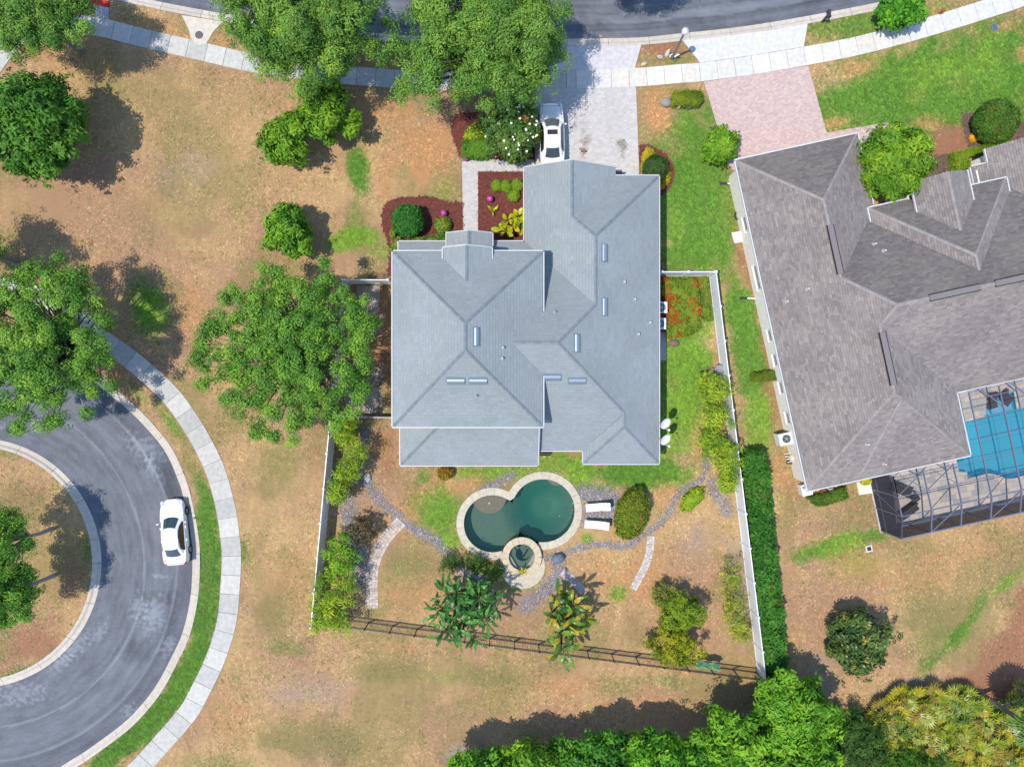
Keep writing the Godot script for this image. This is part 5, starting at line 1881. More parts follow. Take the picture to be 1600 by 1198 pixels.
func _ready() -> void:
	rng.seed = 20
	noise.seed = 6
	noise.frequency = 0.02
	noise.fractal_octaves = 3
	# ---- camera, sky, sun, exposure
	var cam := Camera3D.new()
	cam.name = "camera"
	cam.position = Vector3(0, ALT, 0)
	cam.rotation_degrees = Vector3(-90, 0, 0)
	cam.fov = 58.63
	cam.far = 900.0
	cam.near = 0.5
	cam.current = true
	add_child(cam)
	var env := Environment.new()
	var sky_mat := ProceduralSkyMaterial.new()
	sky_mat.sky_top_color = Color(0.5, 0.63, 0.82)
	sky_mat.sky_horizon_color = Color(0.84, 0.87, 0.9)
	sky_mat.energy_multiplier = 1.35
	sky_mat.sky_curve = 0.12
	sky_mat.ground_bottom_color = Color(0.35, 0.32, 0.26)
	sky_mat.ground_horizon_color = Color(0.6, 0.62, 0.62)
	var sky := Sky.new()
	sky.sky_material = sky_mat
	env.background_mode = Environment.BG_SKY
	env.sky = sky
	env.tonemap_mode = Environment.TONE_MAPPER_LINEAR
	env.tonemap_exposure = 1.14
	env.sdfgi_enabled = true
	env.ssao_enabled = true
	env.ssil_enabled = true
	var we := WorldEnvironment.new()
	we.name = "world_environment"
	we.environment = env
	add_child(we)
	var sun := DirectionalLight3D.new()
	sun.name = "sun"
	sun.light_energy = 1.35
	sun.light_color = Color(1.0, 0.965, 0.91)
	sun.light_angular_distance = 0.5
	sun.shadow_enabled = true
	add_child(sun)
	sun.look_at_from_position(Vector3.ZERO, SUN_DIR, Vector3.FORWARD)
	make_materials()
	make_sprays()
	paint_turf()
	# ---- large structure
	build_roads()
	build_pool()
	build_neighbour_pool()
	build_drives()
	build_main_house()
	build_neighbour()
	build_enclosure()
	build_beds()
	for a in [[[614, 384], [848, 384], [848, 690], [614, 690]], [[822, 268], [1026, 276], [1026, 720], [822, 720]], [[628, 660], [838, 660], [838, 722], [628, 722]]]:
		strip_turf(PackedVector2Array([plan2(a[0][0], a[0][1], 3.0), plan2(a[1][0], a[1][1], 3.0), plan2(a[2][0], a[2][1], 3.0), plan2(a[3][0], a[3][1], 3.0)]))
	strip_turf(PackedVector2Array([nb(0.4, 0.4), nb(8.2, 0.4), nb(25, 5.3), nb(25, 18.5), nb(11, 22.9), nb(0.4, 22.9)]))
	build_ground()
	build_turf()
	# ---- fences
	white_fence("white vinyl fence along the left side of the back garden", plan2(545, 443), plan2(497, 966))
	white_fence("short white vinyl fence from the left garden fence to the house", plan2(547, 443), plan2(613, 443))
	white_fence("low grey fence with a gate across the left side yard", plan2(528, 650), plan2(620, 651), 1.9, 1.2, Color(0.4, 0.42, 0.45))
	white_fence("long white vinyl fence along the right side of the back garden beside the clipped hedge", plan2(1107.7, 431), plan2(1184, 1055))
	white_fence("white vinyl fence across the right side yard above the orange shrub bed", plan2(1026, 431), plan2(1105.5, 431), 2.0)
	black_fence("black metal picket fence along the bottom of the back garden", plan2(500, 963), plan2(1183, 1050))
	build_objects()
	build_plants()
	build_trees()

func build_drives() -> void:
	var light := [lin(234, 230, 228), lin(228, 224, 223), lin(240, 236, 232)]
	paved("driveway", "light grey paver driveway in front of the garage", poly2([836, 139, 994, 139, 1000, 300, 836, 300]), Vector2(1, 0), 0.24, 0.16, light)
	paved("garden_path", "light grey paver walk leading from the driveway to the front door", poly2([722, 249, 835, 249, 835, 268, 747, 268, 747, 398, 724, 398]), Vector2(1, 0), 0.24, 0.16, light)
	var pink := [lin(240, 210, 202), lin(230, 199, 193), lin(246, 217, 206), lin(232, 206, 204)]
	paved("driveway", "pink paver driveway in front of the brown roofed house", poly2([1100, 128, 1263, 103, 1292, 207, 1388, 191, 1392, 202, 1345, 225, 1150, 268, 1140, 262]), Vector2(0.977, -0.215), 0.22, 0.13, pink)
	plate("driveway_apron", "grey concrete apron between the street and the light driveway", [850, 73.5, 905, 72.3, 1002, 70.2, 992, 107, 900, 110, 840, 110], lin(216, 212, 216))
	plate("driveway_crossing", "grey concrete strip joining the light driveway to the sidewalk", [836, 138, 993, 135.5, 994, 139, 836, 140], lin(206, 202, 206), 0.028)
	plate("driveway_apron", "pale concrete apron between the street and the pink driveway", [1067, 63.5, 1120, 58.3, 1200, 48, 1262, 37.3, 1256, 73, 1180, 86, 1094, 98], lin(226, 224, 222))
	plate("curb_ramp", "concrete ramp from the sidewalk down to the street at the upper left", [146, 8, 170, 12, 169, 30, 150, 27], lin(190, 190, 194))
	plate("tactile_paving", "red tactile paving pad at the foot of the ramp at the upper left", [141, 0, 171, 2, 170, 12, 144, 7], lin(206, 34, 30), 0.05, M.plain)
	plate("concrete_pad", "fan shaped concrete pad with a round manhole between the kerb and the sidewalk", [284, 24, 349, 34, 340, 42, 332, 51, 326, 62, 322, 68, 312, 70, 303, 68, 299, 60, 294, 45], lin(222, 214, 198))
	var b := Mb.new()
	b.col = Color(0.1, 0.085, 0.09)
	b.lathe(Vector3.ZERO, [Vector2(0.29, 0.0), Vector2(0.29, 0.02), Vector2(0.24, 0.024), Vector2(0.0, 0.024)], 24)
	simple("manhole_cover", "round dark manhole cover in the fan shaped concrete pad", "manhole cover", plan(311, 55) + Vector3.UP * 0.036, b, M.semi)
	plate("patio", "grey stained paver pad in the left side yard by the upper fence", [557, 446, 594, 446, 592, 486, 560, 484], lin(186, 176, 172), 0.03, M.paver)
	plate("patio", "grey stained paver pad in the left side yard by the grey gate", [534, 588, 560, 584, 590, 610, 588, 646, 540, 646], lin(198, 188, 184), 0.03, M.paver)
	plate("concrete_pad", "white concrete step at the side door of the brown roofed house", [1142.7, 363.7, 1166, 360, 1168, 377.5, 1147.4, 380.4], lin(246, 240, 230), 0.12)
	plate("concrete_pad", "white concrete slab by the screen enclosure door", [1338, 753, 1364, 749, 1368, 769, 1342, 773], lin(250, 244, 226), 0.1)
	plate("concrete_pad", "pale concrete pad strip by the air conditioners on the right wall", [1020, 519, 1041, 519, 1041, 563, 1020, 563], lin(200, 190, 184), 0.06)
	# brick walks in the back garden
	var walk := [lin(230, 214, 202), lin(218, 198, 188), lin(238, 222, 210), lin(210, 194, 184)]
	brick_walk("curved walk of pale bricks in the left back garden", [627, 814, 603.5, 840, 588.5, 867, 582, 892, 581, 925, 582, 950], 0.88, walk)
	brick_walk("narrow curved walk of pale bricks in the right back garden", [1017, 837, 1015, 862, 1008, 884, 999, 902, 989, 920], 0.56, [lin(232, 222, 212), lin(222, 210, 202), lin(238, 230, 222)])
	brick_walk("short row of pale paving bricks near the boulder", [878, 893, 888, 900, 900, 911, 912, 925], 0.6, [lin(222, 206, 198), lin(232, 218, 210)])

func brick_walk(label: String, a: Array, w: float, tones: Array) -> void:
	var l := curve(poly2(a), 0.21)
	var o := Node3D.new()
	o.name = "brick_walk"
	add_child(o, true)
	tag(o, label, "", "", "structure")
	strip_turf(band(l, w))
	var n := maxi(2, roundi(w / 0.22))
	var b := Mb.new()
	for i in l.size() - 1:
		var t := (l[i + 1] - l[i]).normalized()
		var r := Vector2(-t.y, t.x)
		for k in n:
			var u0 := -w / 2.0 + w * k / n + 0.006
			var u1 := -w / 2.0 + w * (k + 1) / n - 0.006
			var j := rng.randf_range(-0.012, 0.012)
			b.col = vary(tones[rng.randi() % tones.size()], 0.1)
			b.prism(PackedVector2Array([l[i] + r * u0 + t * (0.006 + j), l[i] + r * u1 + t * (0.006 + j), l[i + 1] + r * u1 - t * (0.006 - j), l[i + 1] + r * u0 - t * (0.006 - j)]), -0.05, 0.045 + rng.randf_range(-0.008, 0.008))
	obj("bricks", b, M.paver, o).set_meta("kind", "stuff")

func build_beds() -> void:
	var m := lin(104, 54, 46)
	var mc := lin(124, 66, 56)
	bed("mulch_bed", "bed of red brown mulch round the ball shrub left of the front walk", poly2([723, 316, 707, 317, 693, 315, 677, 309.5, 663, 307.6, 642, 309, 625, 308.4, 613, 312, 604, 319, 599, 328, 597, 341, 599, 356, 605, 373, 610, 392, 606, 430, 640, 430, 723, 396]), m, mc)
	bed("mulch_bed", "bed of red brown mulch between the front walk and the garage", poly2([747.5, 268.5, 836, 268.5, 836, 398, 747.5, 398]), m, mc)
	bed("mulch_bed", "bed of red brown mulch beside the white flowering bush", poly2([707, 188, 713, 180, 725, 177, 748, 177, 790, 170, 836, 150, 836, 249, 722, 249, 716, 236, 711, 222, 706, 205]), m, mc)
	bed("mulch_bed", "bed of red brown mulch round the yellow edged shrub right of the driveway", poly2([1000, 226, 1010, 226.5, 1025, 231, 1042, 242, 1052, 260, 1053.6, 272, 1049, 288, 1039, 301, 1025, 310, 1000, 310]), m, mc)
	bed("mulch_bed", "bed of dark mulch below the round shrub at the upper right edge", poly2([1502, 178, 1520, 176, 1600, 192, 1600, 216, 1560, 225, 1514, 230]), lin(112, 88, 78), lin(120, 94, 84))
	bed("mulch_bed", "bed of dark mulch in front of the brown roofed house entry", poly2([1440, 250, 1454, 248, 1488, 240, 1492, 262, 1440, 282]), lin(108, 84, 76), lin(116, 92, 84))
	var gc := lin(150, 150, 160)
	var paths := [[[575, 672, 566, 690, 568, 712, 562, 735, 572, 752, 592, 778, 618, 805, 648, 828, 682, 846, 700, 868, 720, 890, 762, 912], 0.75, "path of blue grey pebbles down the left back garden"],
		[[541, 776, 546, 795, 543, 815, 556, 838, 562, 870, 560, 915], 1.2, "bed of blue grey pebbles along the left garden fence"],
		[[752, 768, 770, 757, 790, 748, 802, 742], 0.7, "bed of blue grey pebbles in the notch of the pool"],
		[[906, 770, 930, 775, 955, 776, 962, 800, 945, 803, 930, 806, 908, 806], 1.3, "bed of blue grey pebbles under the white loungers"],
		[[852, 872, 880, 866, 905, 856, 933, 850, 962, 853, 985, 851, 1004, 836, 1030, 817, 1048, 797, 1059, 773, 1075, 760, 1097, 748, 1104, 728, 1108, 700], 0.55, "path of blue grey pebbles winding from the spa to the right fence"],
		[[872, 872, 872, 900, 852, 922, 830, 940, 815, 950], 1.1, "path of blue grey pebbles past the boulder"],
		[[1112, 752, 1116, 765, 1130, 785, 1138, 800], 0.8, "bed of blue grey pebbles at the foot of the bamboo"]]
	for p in paths:
		gravel(p[2], p[0], p[1], gc)
	gravel("pale pinkish pebbles strewn beside the upper paver pad in the left side yard", [580, 480, 588, 500, 584, 520], 1.0, lin(206, 186, 176))
	gravel("pale pinkish pebbles strewn round the lower paver pad in the left side yard", [588, 575, 584, 600, 590, 640], 1.0, lin(200, 186, 178))

func gravel(label: String, a: Array, w: float, c: Color) -> void:   # pebbles strewn along a line, thinning out into the soil
	var l := curve(poly2(a), 0.15)
	var soil := lin(172, 160, 152)
	var s3 := Vector3(soil.r, soil.g, soil.b)
	var buf := PackedFloat32Array()
	var per := 0.15 * w * 150.0
	for q in l:
		var r := int(w / CELL) + 1
		for j in range(-r, r + 1):
			for i in range(-r, r + 1):
				var x := int((q.x + GX) / CELL) + i
				var z := int((q.y + GZ) / CELL) + j
				if x < 0 or z < 0 or x >= gw or z >= gh:
					continue
				var d := Vector2(i, j).length() * CELL / w + 0.35 * noise.get_noise_2d(x * 9.0, z * 9.0)
				if d < 0.62:
					tint[z * gw + x] = tint[z * gw + x].lerp(s3, 0.25 * smoothstep(0.62, 0.3, d))
					lush[z * gw + x] *= 0.6
				if d < 0.36:
					bare[z * gw + x] = 1
		for k in int(per * rng.randf_range(0.6, 1.4)):
			var p := q + Vector2(rng.randfn(), rng.randfn()) * w * 0.3 * (1.0 + 0.5 * noise.get_noise_2d(q.x * 30.0, q.y * 30.0))
			var cc := vary(c, 0.4)
			if rng.randf() < 0.22:
				cc = vary(lin(196, 186, 176), 0.3)
			row(buf, Basis(Vector3.UP, rng.randf() * TAU).scaled(Vector3.ONE * rng.randf_range(0.5, 1.5)), Vector3(p.x, 0.01, p.y), cc)
	tag(many("gravel_path", sprays.pebble, M.soil, buf), label, "gravel")

func build_objects() -> void:
	car("white sedan with a dark sunroof parked in front of the garage", plan(861.5, 217, 0.3), 0.02, true)
	car("white sedan parked along the outer kerb of the loop street", plan(277.5, 829, 0.0) + Vector3.DOWN * 0.1, 0.09, false)
	lounger("upper of the two white sun loungers right of the pool", plan(933, 791, 0.3), 0.08)
	lounger("lower of the two white sun loungers right of the pool", plan(931, 818.5, 0.3), -0.07)
	dish("upper of two pale satellite dishes on the right roof edge", plan(1030, 661, 3.1))
	dish("lower of two pale satellite dishes on the right roof edge", plan(1030, 686, 3.1))
	air_unit("white air conditioner with a bare top beside the orange shrub bed", plan(1030, 482, 0.4), 0.0, Vector3(0.85, 0.8, 0.8), Color(0.6, 0.62, 0.66))
	air_unit("pale air conditioner with a big black fan below the other one", plan(1028, 507, 0.4), 0.0, Vector3(0.85, 0.8, 0.8), Color(0.62, 0.63, 0.64))
	air_unit("white air conditioner with a round fan beside the brown roofed house", plan(1222, 684, 0.4), NB_TURN, Vector3(1.05, 0.85, 0.85), Color(0.72, 0.72, 0.72))
	build_lamp()
	rock("boulder", "blue grey boulder on the pebbles right of the spa", plan(872, 871), Vector3(0.5, 0.42, 0.36), lin(128, 146, 162), 0.3)
	rock("stone", "grey stone left of the clipped hedge by the light driveway", plan(1041, 161), Vector3(0.42, 0.25, 0.36), lin(176, 170, 168))
	rock("stone", "pale green stone below the clipped hedge by the light driveway", plan(1076, 167), Vector3(0.3, 0.3, 0.24), lin(122, 146, 130))
	rock("stone", "white upright stone below the clipped hedge by the light driveway", plan(1061, 166), Vector3(0.16, 0.4, 0.3), lin(232, 230, 224), -0.4)
	rock("stone", "white stone at the corner of the brown verge by the lamp", plan(1006, 101), Vector3(0.24, 0.16, 0.14), lin(246, 226, 196), 0.3)
	rock("stone", "white stone block, upper of two in the left side yard", plan(570, 610), Vector3(0.3, 0.25, 0.25), lin(224, 214, 210), 0.5)
	rock("stone", "white stone block, lower of two in the left side yard", plan(570, 622), Vector3(0.32, 0.22, 0.2), lin(214, 212, 218), 0.3)
	rock("stone", "pinkish stone in the left side yard under the oak branches", plan(584, 492), Vector3(0.34, 0.2, 0.36), lin(206, 180, 172))
	rock("stone", "pale stones edging the pebble path in the left back garden", plan(574, 746), Vector3(0.3, 0.16, 0.36), lin(204, 206, 214))
	rock("stone", "grey brown stones at the lower end of the orange shrub bed", plan(1053, 536), Vector3(0.4, 0.2, 0.26), lin(150, 124, 116))
	for i in 3:
		var p: Vector2 = [Vector2(1033, 90), Vector2(1042, 86), Vector2(1048.5, 88)][i]
		var b := Mb.new()
		b.col = Color(0.78, 0.74, 0.66)
		b.lathe(Vector3.ZERO, [Vector2(0.16, 0.0), Vector2(0.17, 0.15), Vector2(0.12, 0.55), Vector2(0.0, 1.0)], 10, Basis(Vector3.RIGHT, 0.3 - 0.3 * (i & 1)) * Basis(Vector3.FORWARD, -0.5 + 0.5 * i))
		simple("garden_ornament", ["leftmost of three white pointed ornaments beside the street lamp", "middle of three white pointed ornaments beside the street lamp", "rightmost of three white pointed ornaments, against the street lamp"][i], "garden ornament", plan(p.x, p.y), b, M.semi)
	for e in [[766, 313, "magenta glass globe in the mulch between the walk and the garage"], [694, 335, "magenta glass globe in the mulch right of the ball shrub"], [727, 249.5, "magenta glass globe at the bend of the front walk"]]:
		var t := thing("garden_globe", e[2], "garden globe", plan(e[0], e[1]))
		var b := Mb.new()
		b.col = lin(196, 70, 160)
		b.ball(Vector3(0, 0.42, 0), Vector3(0.23, 0.23, 0.23), 20)
		obj("globe", b, M.paint, t)
		b = Mb.new()
		b.col = lin(150, 80, 120)
		b.lathe(Vector3.ZERO, [Vector2(0.16, 0.0), Vector2(0.07, 0.08), Vector2(0.06, 0.18), Vector2(0.12, 0.24)], 14)
		obj("stand", b, M.semi, t)
	var b := Mb.new()
	b.col = Color(0.13, 0.12, 0.14)
	for k in 6:
		b.box(Vector3(0, 0.02, -0.13 + k * 0.052), Vector3(0.52, 0.03, 0.03))
	b.box(Vector3(0, 0.008, 0), Vector3(0.56, 0.012, 0.34))
	simple("drain_grate", "dark drain grate in the light driveway against the garage roof edge", "drain grate", plan(966, 269) + Vector3.UP * 0.032, b, M.semi)
	b = Mb.new()
	b.col = Color(0.03, 0.032, 0.036)
	b.box(Vector3(0, 0.5, 0), Vector3(0.12, 1.0, 0.12))
	b.box(Vector3(0, 1.05, 0), Vector3(0.22, 0.2, 0.5), Basis(Vector3.UP, 0.2))
	b.tube([Vector3(0, 1.15, -0.25), Vector3(0, 1.15, 0.25)], [0.11, 0.11], 12)
	simple("mailbox", "black mailbox on a post on the verge below the top street", "mailbox", plan(1285, 34), b, M.semi)
	b = Mb.new()
	b.col = lin(178, 88, 46)
	b.lathe(Vector3.ZERO, [Vector2(0.13, 0.0), Vector2(0.1, 0.05), Vector2(0.1, 0.4), Vector2(0.13, 0.42), Vector2(0.08, 0.52), Vector2(0.0, 0.56)], 12)
	simple("utility_marker", "small orange brown marker post on the edge of the right sidewalk", "utility marker", plan(1469, 21), b, M.semi)
	b = Mb.new()
	b.col = lin(120, 132, 150)
	b.box(Vector3(0, 0.04, 0), Vector3(0.4, 0.08, 0.55))
	b.col = lin(90, 100, 118)
	b.box(Vector3(0, 0.085, 0), Vector3(0.3, 0.015, 0.45))
	simple("utility_box", "small blue grey meter lid in the upper right lawn", "utility box", plan(1554, 43), b, M.semi, 0.3)
	b = Mb.new()
	b.col = Color(0.6, 0.58, 0.56)
	b.box(Vector3(0, 0.02, 0), Vector3(0.46, 0.06, 0.46))
	b.col = Color(0.03, 0.025, 0.04)
	b.box(Vector3(0, 0.05, 0), Vector3(0.3, 0.02, 0.3))
	simple("yard_drain", "small square dark yard drain in the lawn below the screen enclosure", "yard drain", plan(1358, 857), b, M.semi, 0.2)
	# bird bath by the bamboo
	var t := thing("bird_bath", "round grey bird bath by the white fence above the bamboo", "bird bath", plan(1119, 577))
	b = Mb.new()
	b.col = lin(158, 160, 164)
	b.lathe(Vector3.ZERO, [Vector2(0.2, 0.0), Vector2(0.16, 0.08), Vector2(0.09, 0.2), Vector2(0.09, 0.65), Vector2(0.16, 0.72)], 16)
	obj("pedestal", b, M.rock, t)
	b = Mb.new()
	b.col = lin(170, 172, 178)
	b.lathe(Vector3(0, 0.7, 0), [Vector2(0.1, 0.0), Vector2(0.3, 0.08), Vector2(0.32, 0.13), Vector2(0.28, 0.12), Vector2(0.0, 0.06)], 20)
	obj("basin", b, M.rock, t)
	# the towel over the black fence
	b = Mb.new()
	b.col = lin(120, 190, 130)
	var rows := []
	for i in 12:
		var ring := []
		for j in 9:
			var s := (j - 4) / 4.0
			ring.append(Vector3((i - 5.5) * 0.16 + 0.05 * sin(j * 1.7), 0.12 - absf(s) * 0.55 + 0.06 * sin(i * 1.9 + j) , s * 0.26 + 0.05 * sin(i * 1.3)))
		ring.reverse()
		rows.append(ring)
	for i in 11:
		for j in 8:
			b.col = vary(lin(128, 186, 132), 0.12)
			b.quad(rows[i][j], rows[i][j + 1], rows[i + 1][j + 1], rows[i + 1][j])
	simple("tarp", "crumpled pale green cloth hung over the black fence near the white fence", "cloth", plan(1107, 1043, 1.45) + Vector3.UP * 0.05, b, M.plain, -0.13)
	# beside the neighbour's wall
	b = Mb.new()
	for k in 3:
		b.col = Color(0.025, 0.04, 0.035)
		var pts := []
		var rad := []
		for i in 25:
			pts.append(Vector3(cos(TAU * i / 24.0) * (0.26 - 0.02 * k), 0.06 + 0.05 * k, sin(TAU * i / 24.0) * (0.32 - 0.02 * k)))
			rad.append(0.035)
		b.tube(pts, rad, 6)
	simple("garden_hose", "coiled dark garden hose at the wall of the brown roofed house", "garden hose", plan(1153, 337), b, M.rubber)
	b = Mb.new()
	b.col = lin(34, 150, 120)
	b.lathe(Vector3(0, 0.3, 0), [Vector2(0.1, -0.14), Vector2(0.3, -0.14), Vector2(0.3, -0.08), Vector2(0.14, -0.06), Vector2(0.14, 0.06), Vector2(0.3, 0.08), Vector2(0.3, 0.14), Vector2(0.0, 0.15)], 18, Basis(Vector3.FORWARD, 0.5))
	b.box(Vector3(0, 0.1, 0.2), Vector3(0.4, 0.2, 0.05))
	b.box(Vector3(0, 0.1, -0.2), Vector3(0.4, 0.2, 0.05))
	simple("hose_reel", "green hose reel at the lower wall of the brown roofed house", "hose reel", plan(1250, 732), b, M.semi, 0.2)
	b = Mb.new()
	b.col = Color(0.74, 0.74, 0.74)
	b.box(Vector3(0, 0.3, 0), Vector3(0.7, 0.6, 0.75))
	b.box(Vector3(0, 0.63, 0.02), Vector3(0.74, 0.06, 0.8))
	b.col = Color(0.2, 0.22, 0.26)
	b.box(Vector3(-0.1, 0.665, -0.2), Vector3(0.4, 0.02, 0.2))
	simple("pool_pump_box", "white equipment box at the lower corner of the brown roofed house", "equipment box", plan(1255, 763), b, M.white, NB_TURN)
	t = thing("pool_pump", "cream pump with pipes and filter beside the white air conditioner", "pool pump", plan(1234, 714), NB_TURN)
	b = Mb.new()
	b.col = lin(232, 220, 200)
	b.ball(Vector3(0.05, 0.4, 0), Vector3(0.3, 0.42, 0.3), 14)
	obj("filter_tank", b, M.semi, t)
	b = Mb.new()
	b.col = Color(0.7, 0.68, 0.64)
	for k in 4:
		b.tube([Vector3(-0.4, 0.15 + 0.1 * k, -0.35 + 0.2 * k), Vector3(0.1, 0.3, -0.3 + 0.2 * k), Vector3(0.45, 0.3, -0.1 * k)], [0.04, 0.04, 0.04], 6)
	b.col = Color(0.05, 0.05, 0.05)
	b.tube([Vector3(-0.35, 0.2, 0.3), Vector3(0.1, 0.2, 0.42)], [0.12, 0.12], 10)
	obj("pipes", b, M.semi, t)
	for e in [[1134, 287, "white downspout with a dark splash block at the upper wall of the brown roofed house"], [1165, 466, "dark splash block and white spout at the middle wall of the brown roofed house"]]:
		t = thing("downspout", e[2], "downspout", plan(e[0], e[1]), -0.05)
		b = Mb.new()
		b.col = Color(0.72, 0.72, 0.71)
		b.bar(Vector3(0.1, 0.08, 0), Vector3(0.7, 0.12, 0), 0.09, 0.08)
		obj("spout", b, M.white, t)
		b = Mb.new()
		b.col = Color(0.05, 0.05, 0.055)
		b.box(Vector3(-0.15, 0.04, 0), Vector3(0.6, 0.08, 0.2), Basis(Vector3.FORWARD, -0.05))
		obj("splash_block", b, M.rock, t)
	# dark furniture under the screens
	for e in [[1404, 764, 1.5, 0.6, -0.4, "dark wicker sofa under the screens, the upper of two"], [1415, 797, 1.5, 0.65, 0.62, "dark wicker sofa under the screens, the lower of two"]]:
		t = thing("outdoor_sofa", e[5], "sofa", plan(e[0], e[1]) + Vector3.UP * 0.05, e[4])
		b = Mb.new()
		b.col = Color(0.035, 0.035, 0.042)
		b.box(Vector3(0, 0.2, 0), Vector3(e[2], 0.4, e[3]))
		obj("seat", b, M.plain, t)
		b = Mb.new()
		b.col = Color(0.04, 0.04, 0.045)
		b.box(Vector3(0, 0.6, -e[3] * 0.42), Vector3(e[2], 0.4, 0.12))
		obj("backrest", b, M.plain, t)
	b = Mb.new()
	b.col = Color(0.04, 0.04, 0.045)
	b.box(Vector3(0, 0.42, 0), Vector3(0.6, 0.05, 0.5))
	for x in [-0.25, 0.25]:
		for z in [-0.2, 0.2]:
			b.box(Vector3(x, 0.2, z), Vector3(0.05, 0.39, 0.05))
	simple("side_table", "small dark table between the two dark sofas under the screens", "table", plan(1425, 777) + Vector3.UP * 0.05, b, M.plain, 0.6)
	for e in [[1550, 629, 0.3, "left of two dark pool chairs on the pale shelf of the blue pool"], [1573, 623, 0.9, "right of two dark pool chairs on the pale shelf of the blue pool"]]:
		t = thing("pool_chair", e[3], "chair", plan(e[0], e[1]) + Vector3.DOWN * 0.35, e[2])
		b = Mb.new()
		b.col = Color(0.06, 0.05, 0.055)
		b.bar(Vector3(0, 0.3, 0.45), Vector3(0, 0.4, -0.2), 0.75, 0.06)
		obj("seat", b, M.plain, t)
		b = Mb.new()
		b.col = Color(0.06, 0.05, 0.055)
		b.bar(Vector3(0, 0.4, -0.2), Vector3(0.1, 0.85, -0.7), 0.75, 0.06)
		obj("backrest", b, M.plain, t)
	b = Mb.new()
	b.col = lin(150, 120, 90)
	b.bar(Vector3(-0.5, 0.1, -0.55), Vector3(0.5, 0.1, 0.55), 0.12, 0.12)
	simple("timber", "pale timber pole lying in the left side yard", "timber", plan(547, 582), b, M.bark, -0.1)
	b = Mb.new()
	b.col = lin(158, 84, 64)
	b.lathe(Vector3.ZERO, [Vector2(0.16, 0.0), Vector2(0.24, 0.36), Vector2(0.26, 0.4), Vector2(0.2, 0.4), Vector2(0.0, 0.34)], 16)
	simple("flower_pot", "terracotta pot below the corner of the brown roofed house", "flower pot", plan(1284, 768), b, M.rock)
	b = Mb.new()
	b.col = Color(0.76, 0.75, 0.72)
	b.box(Vector3(0, 0.12, 0), Vector3(0.34, 0.24, 0.34))
	simple("white_block", "small white block right of the terracotta pot", "block", plan(1297, 766), b, M.white, 0.1)

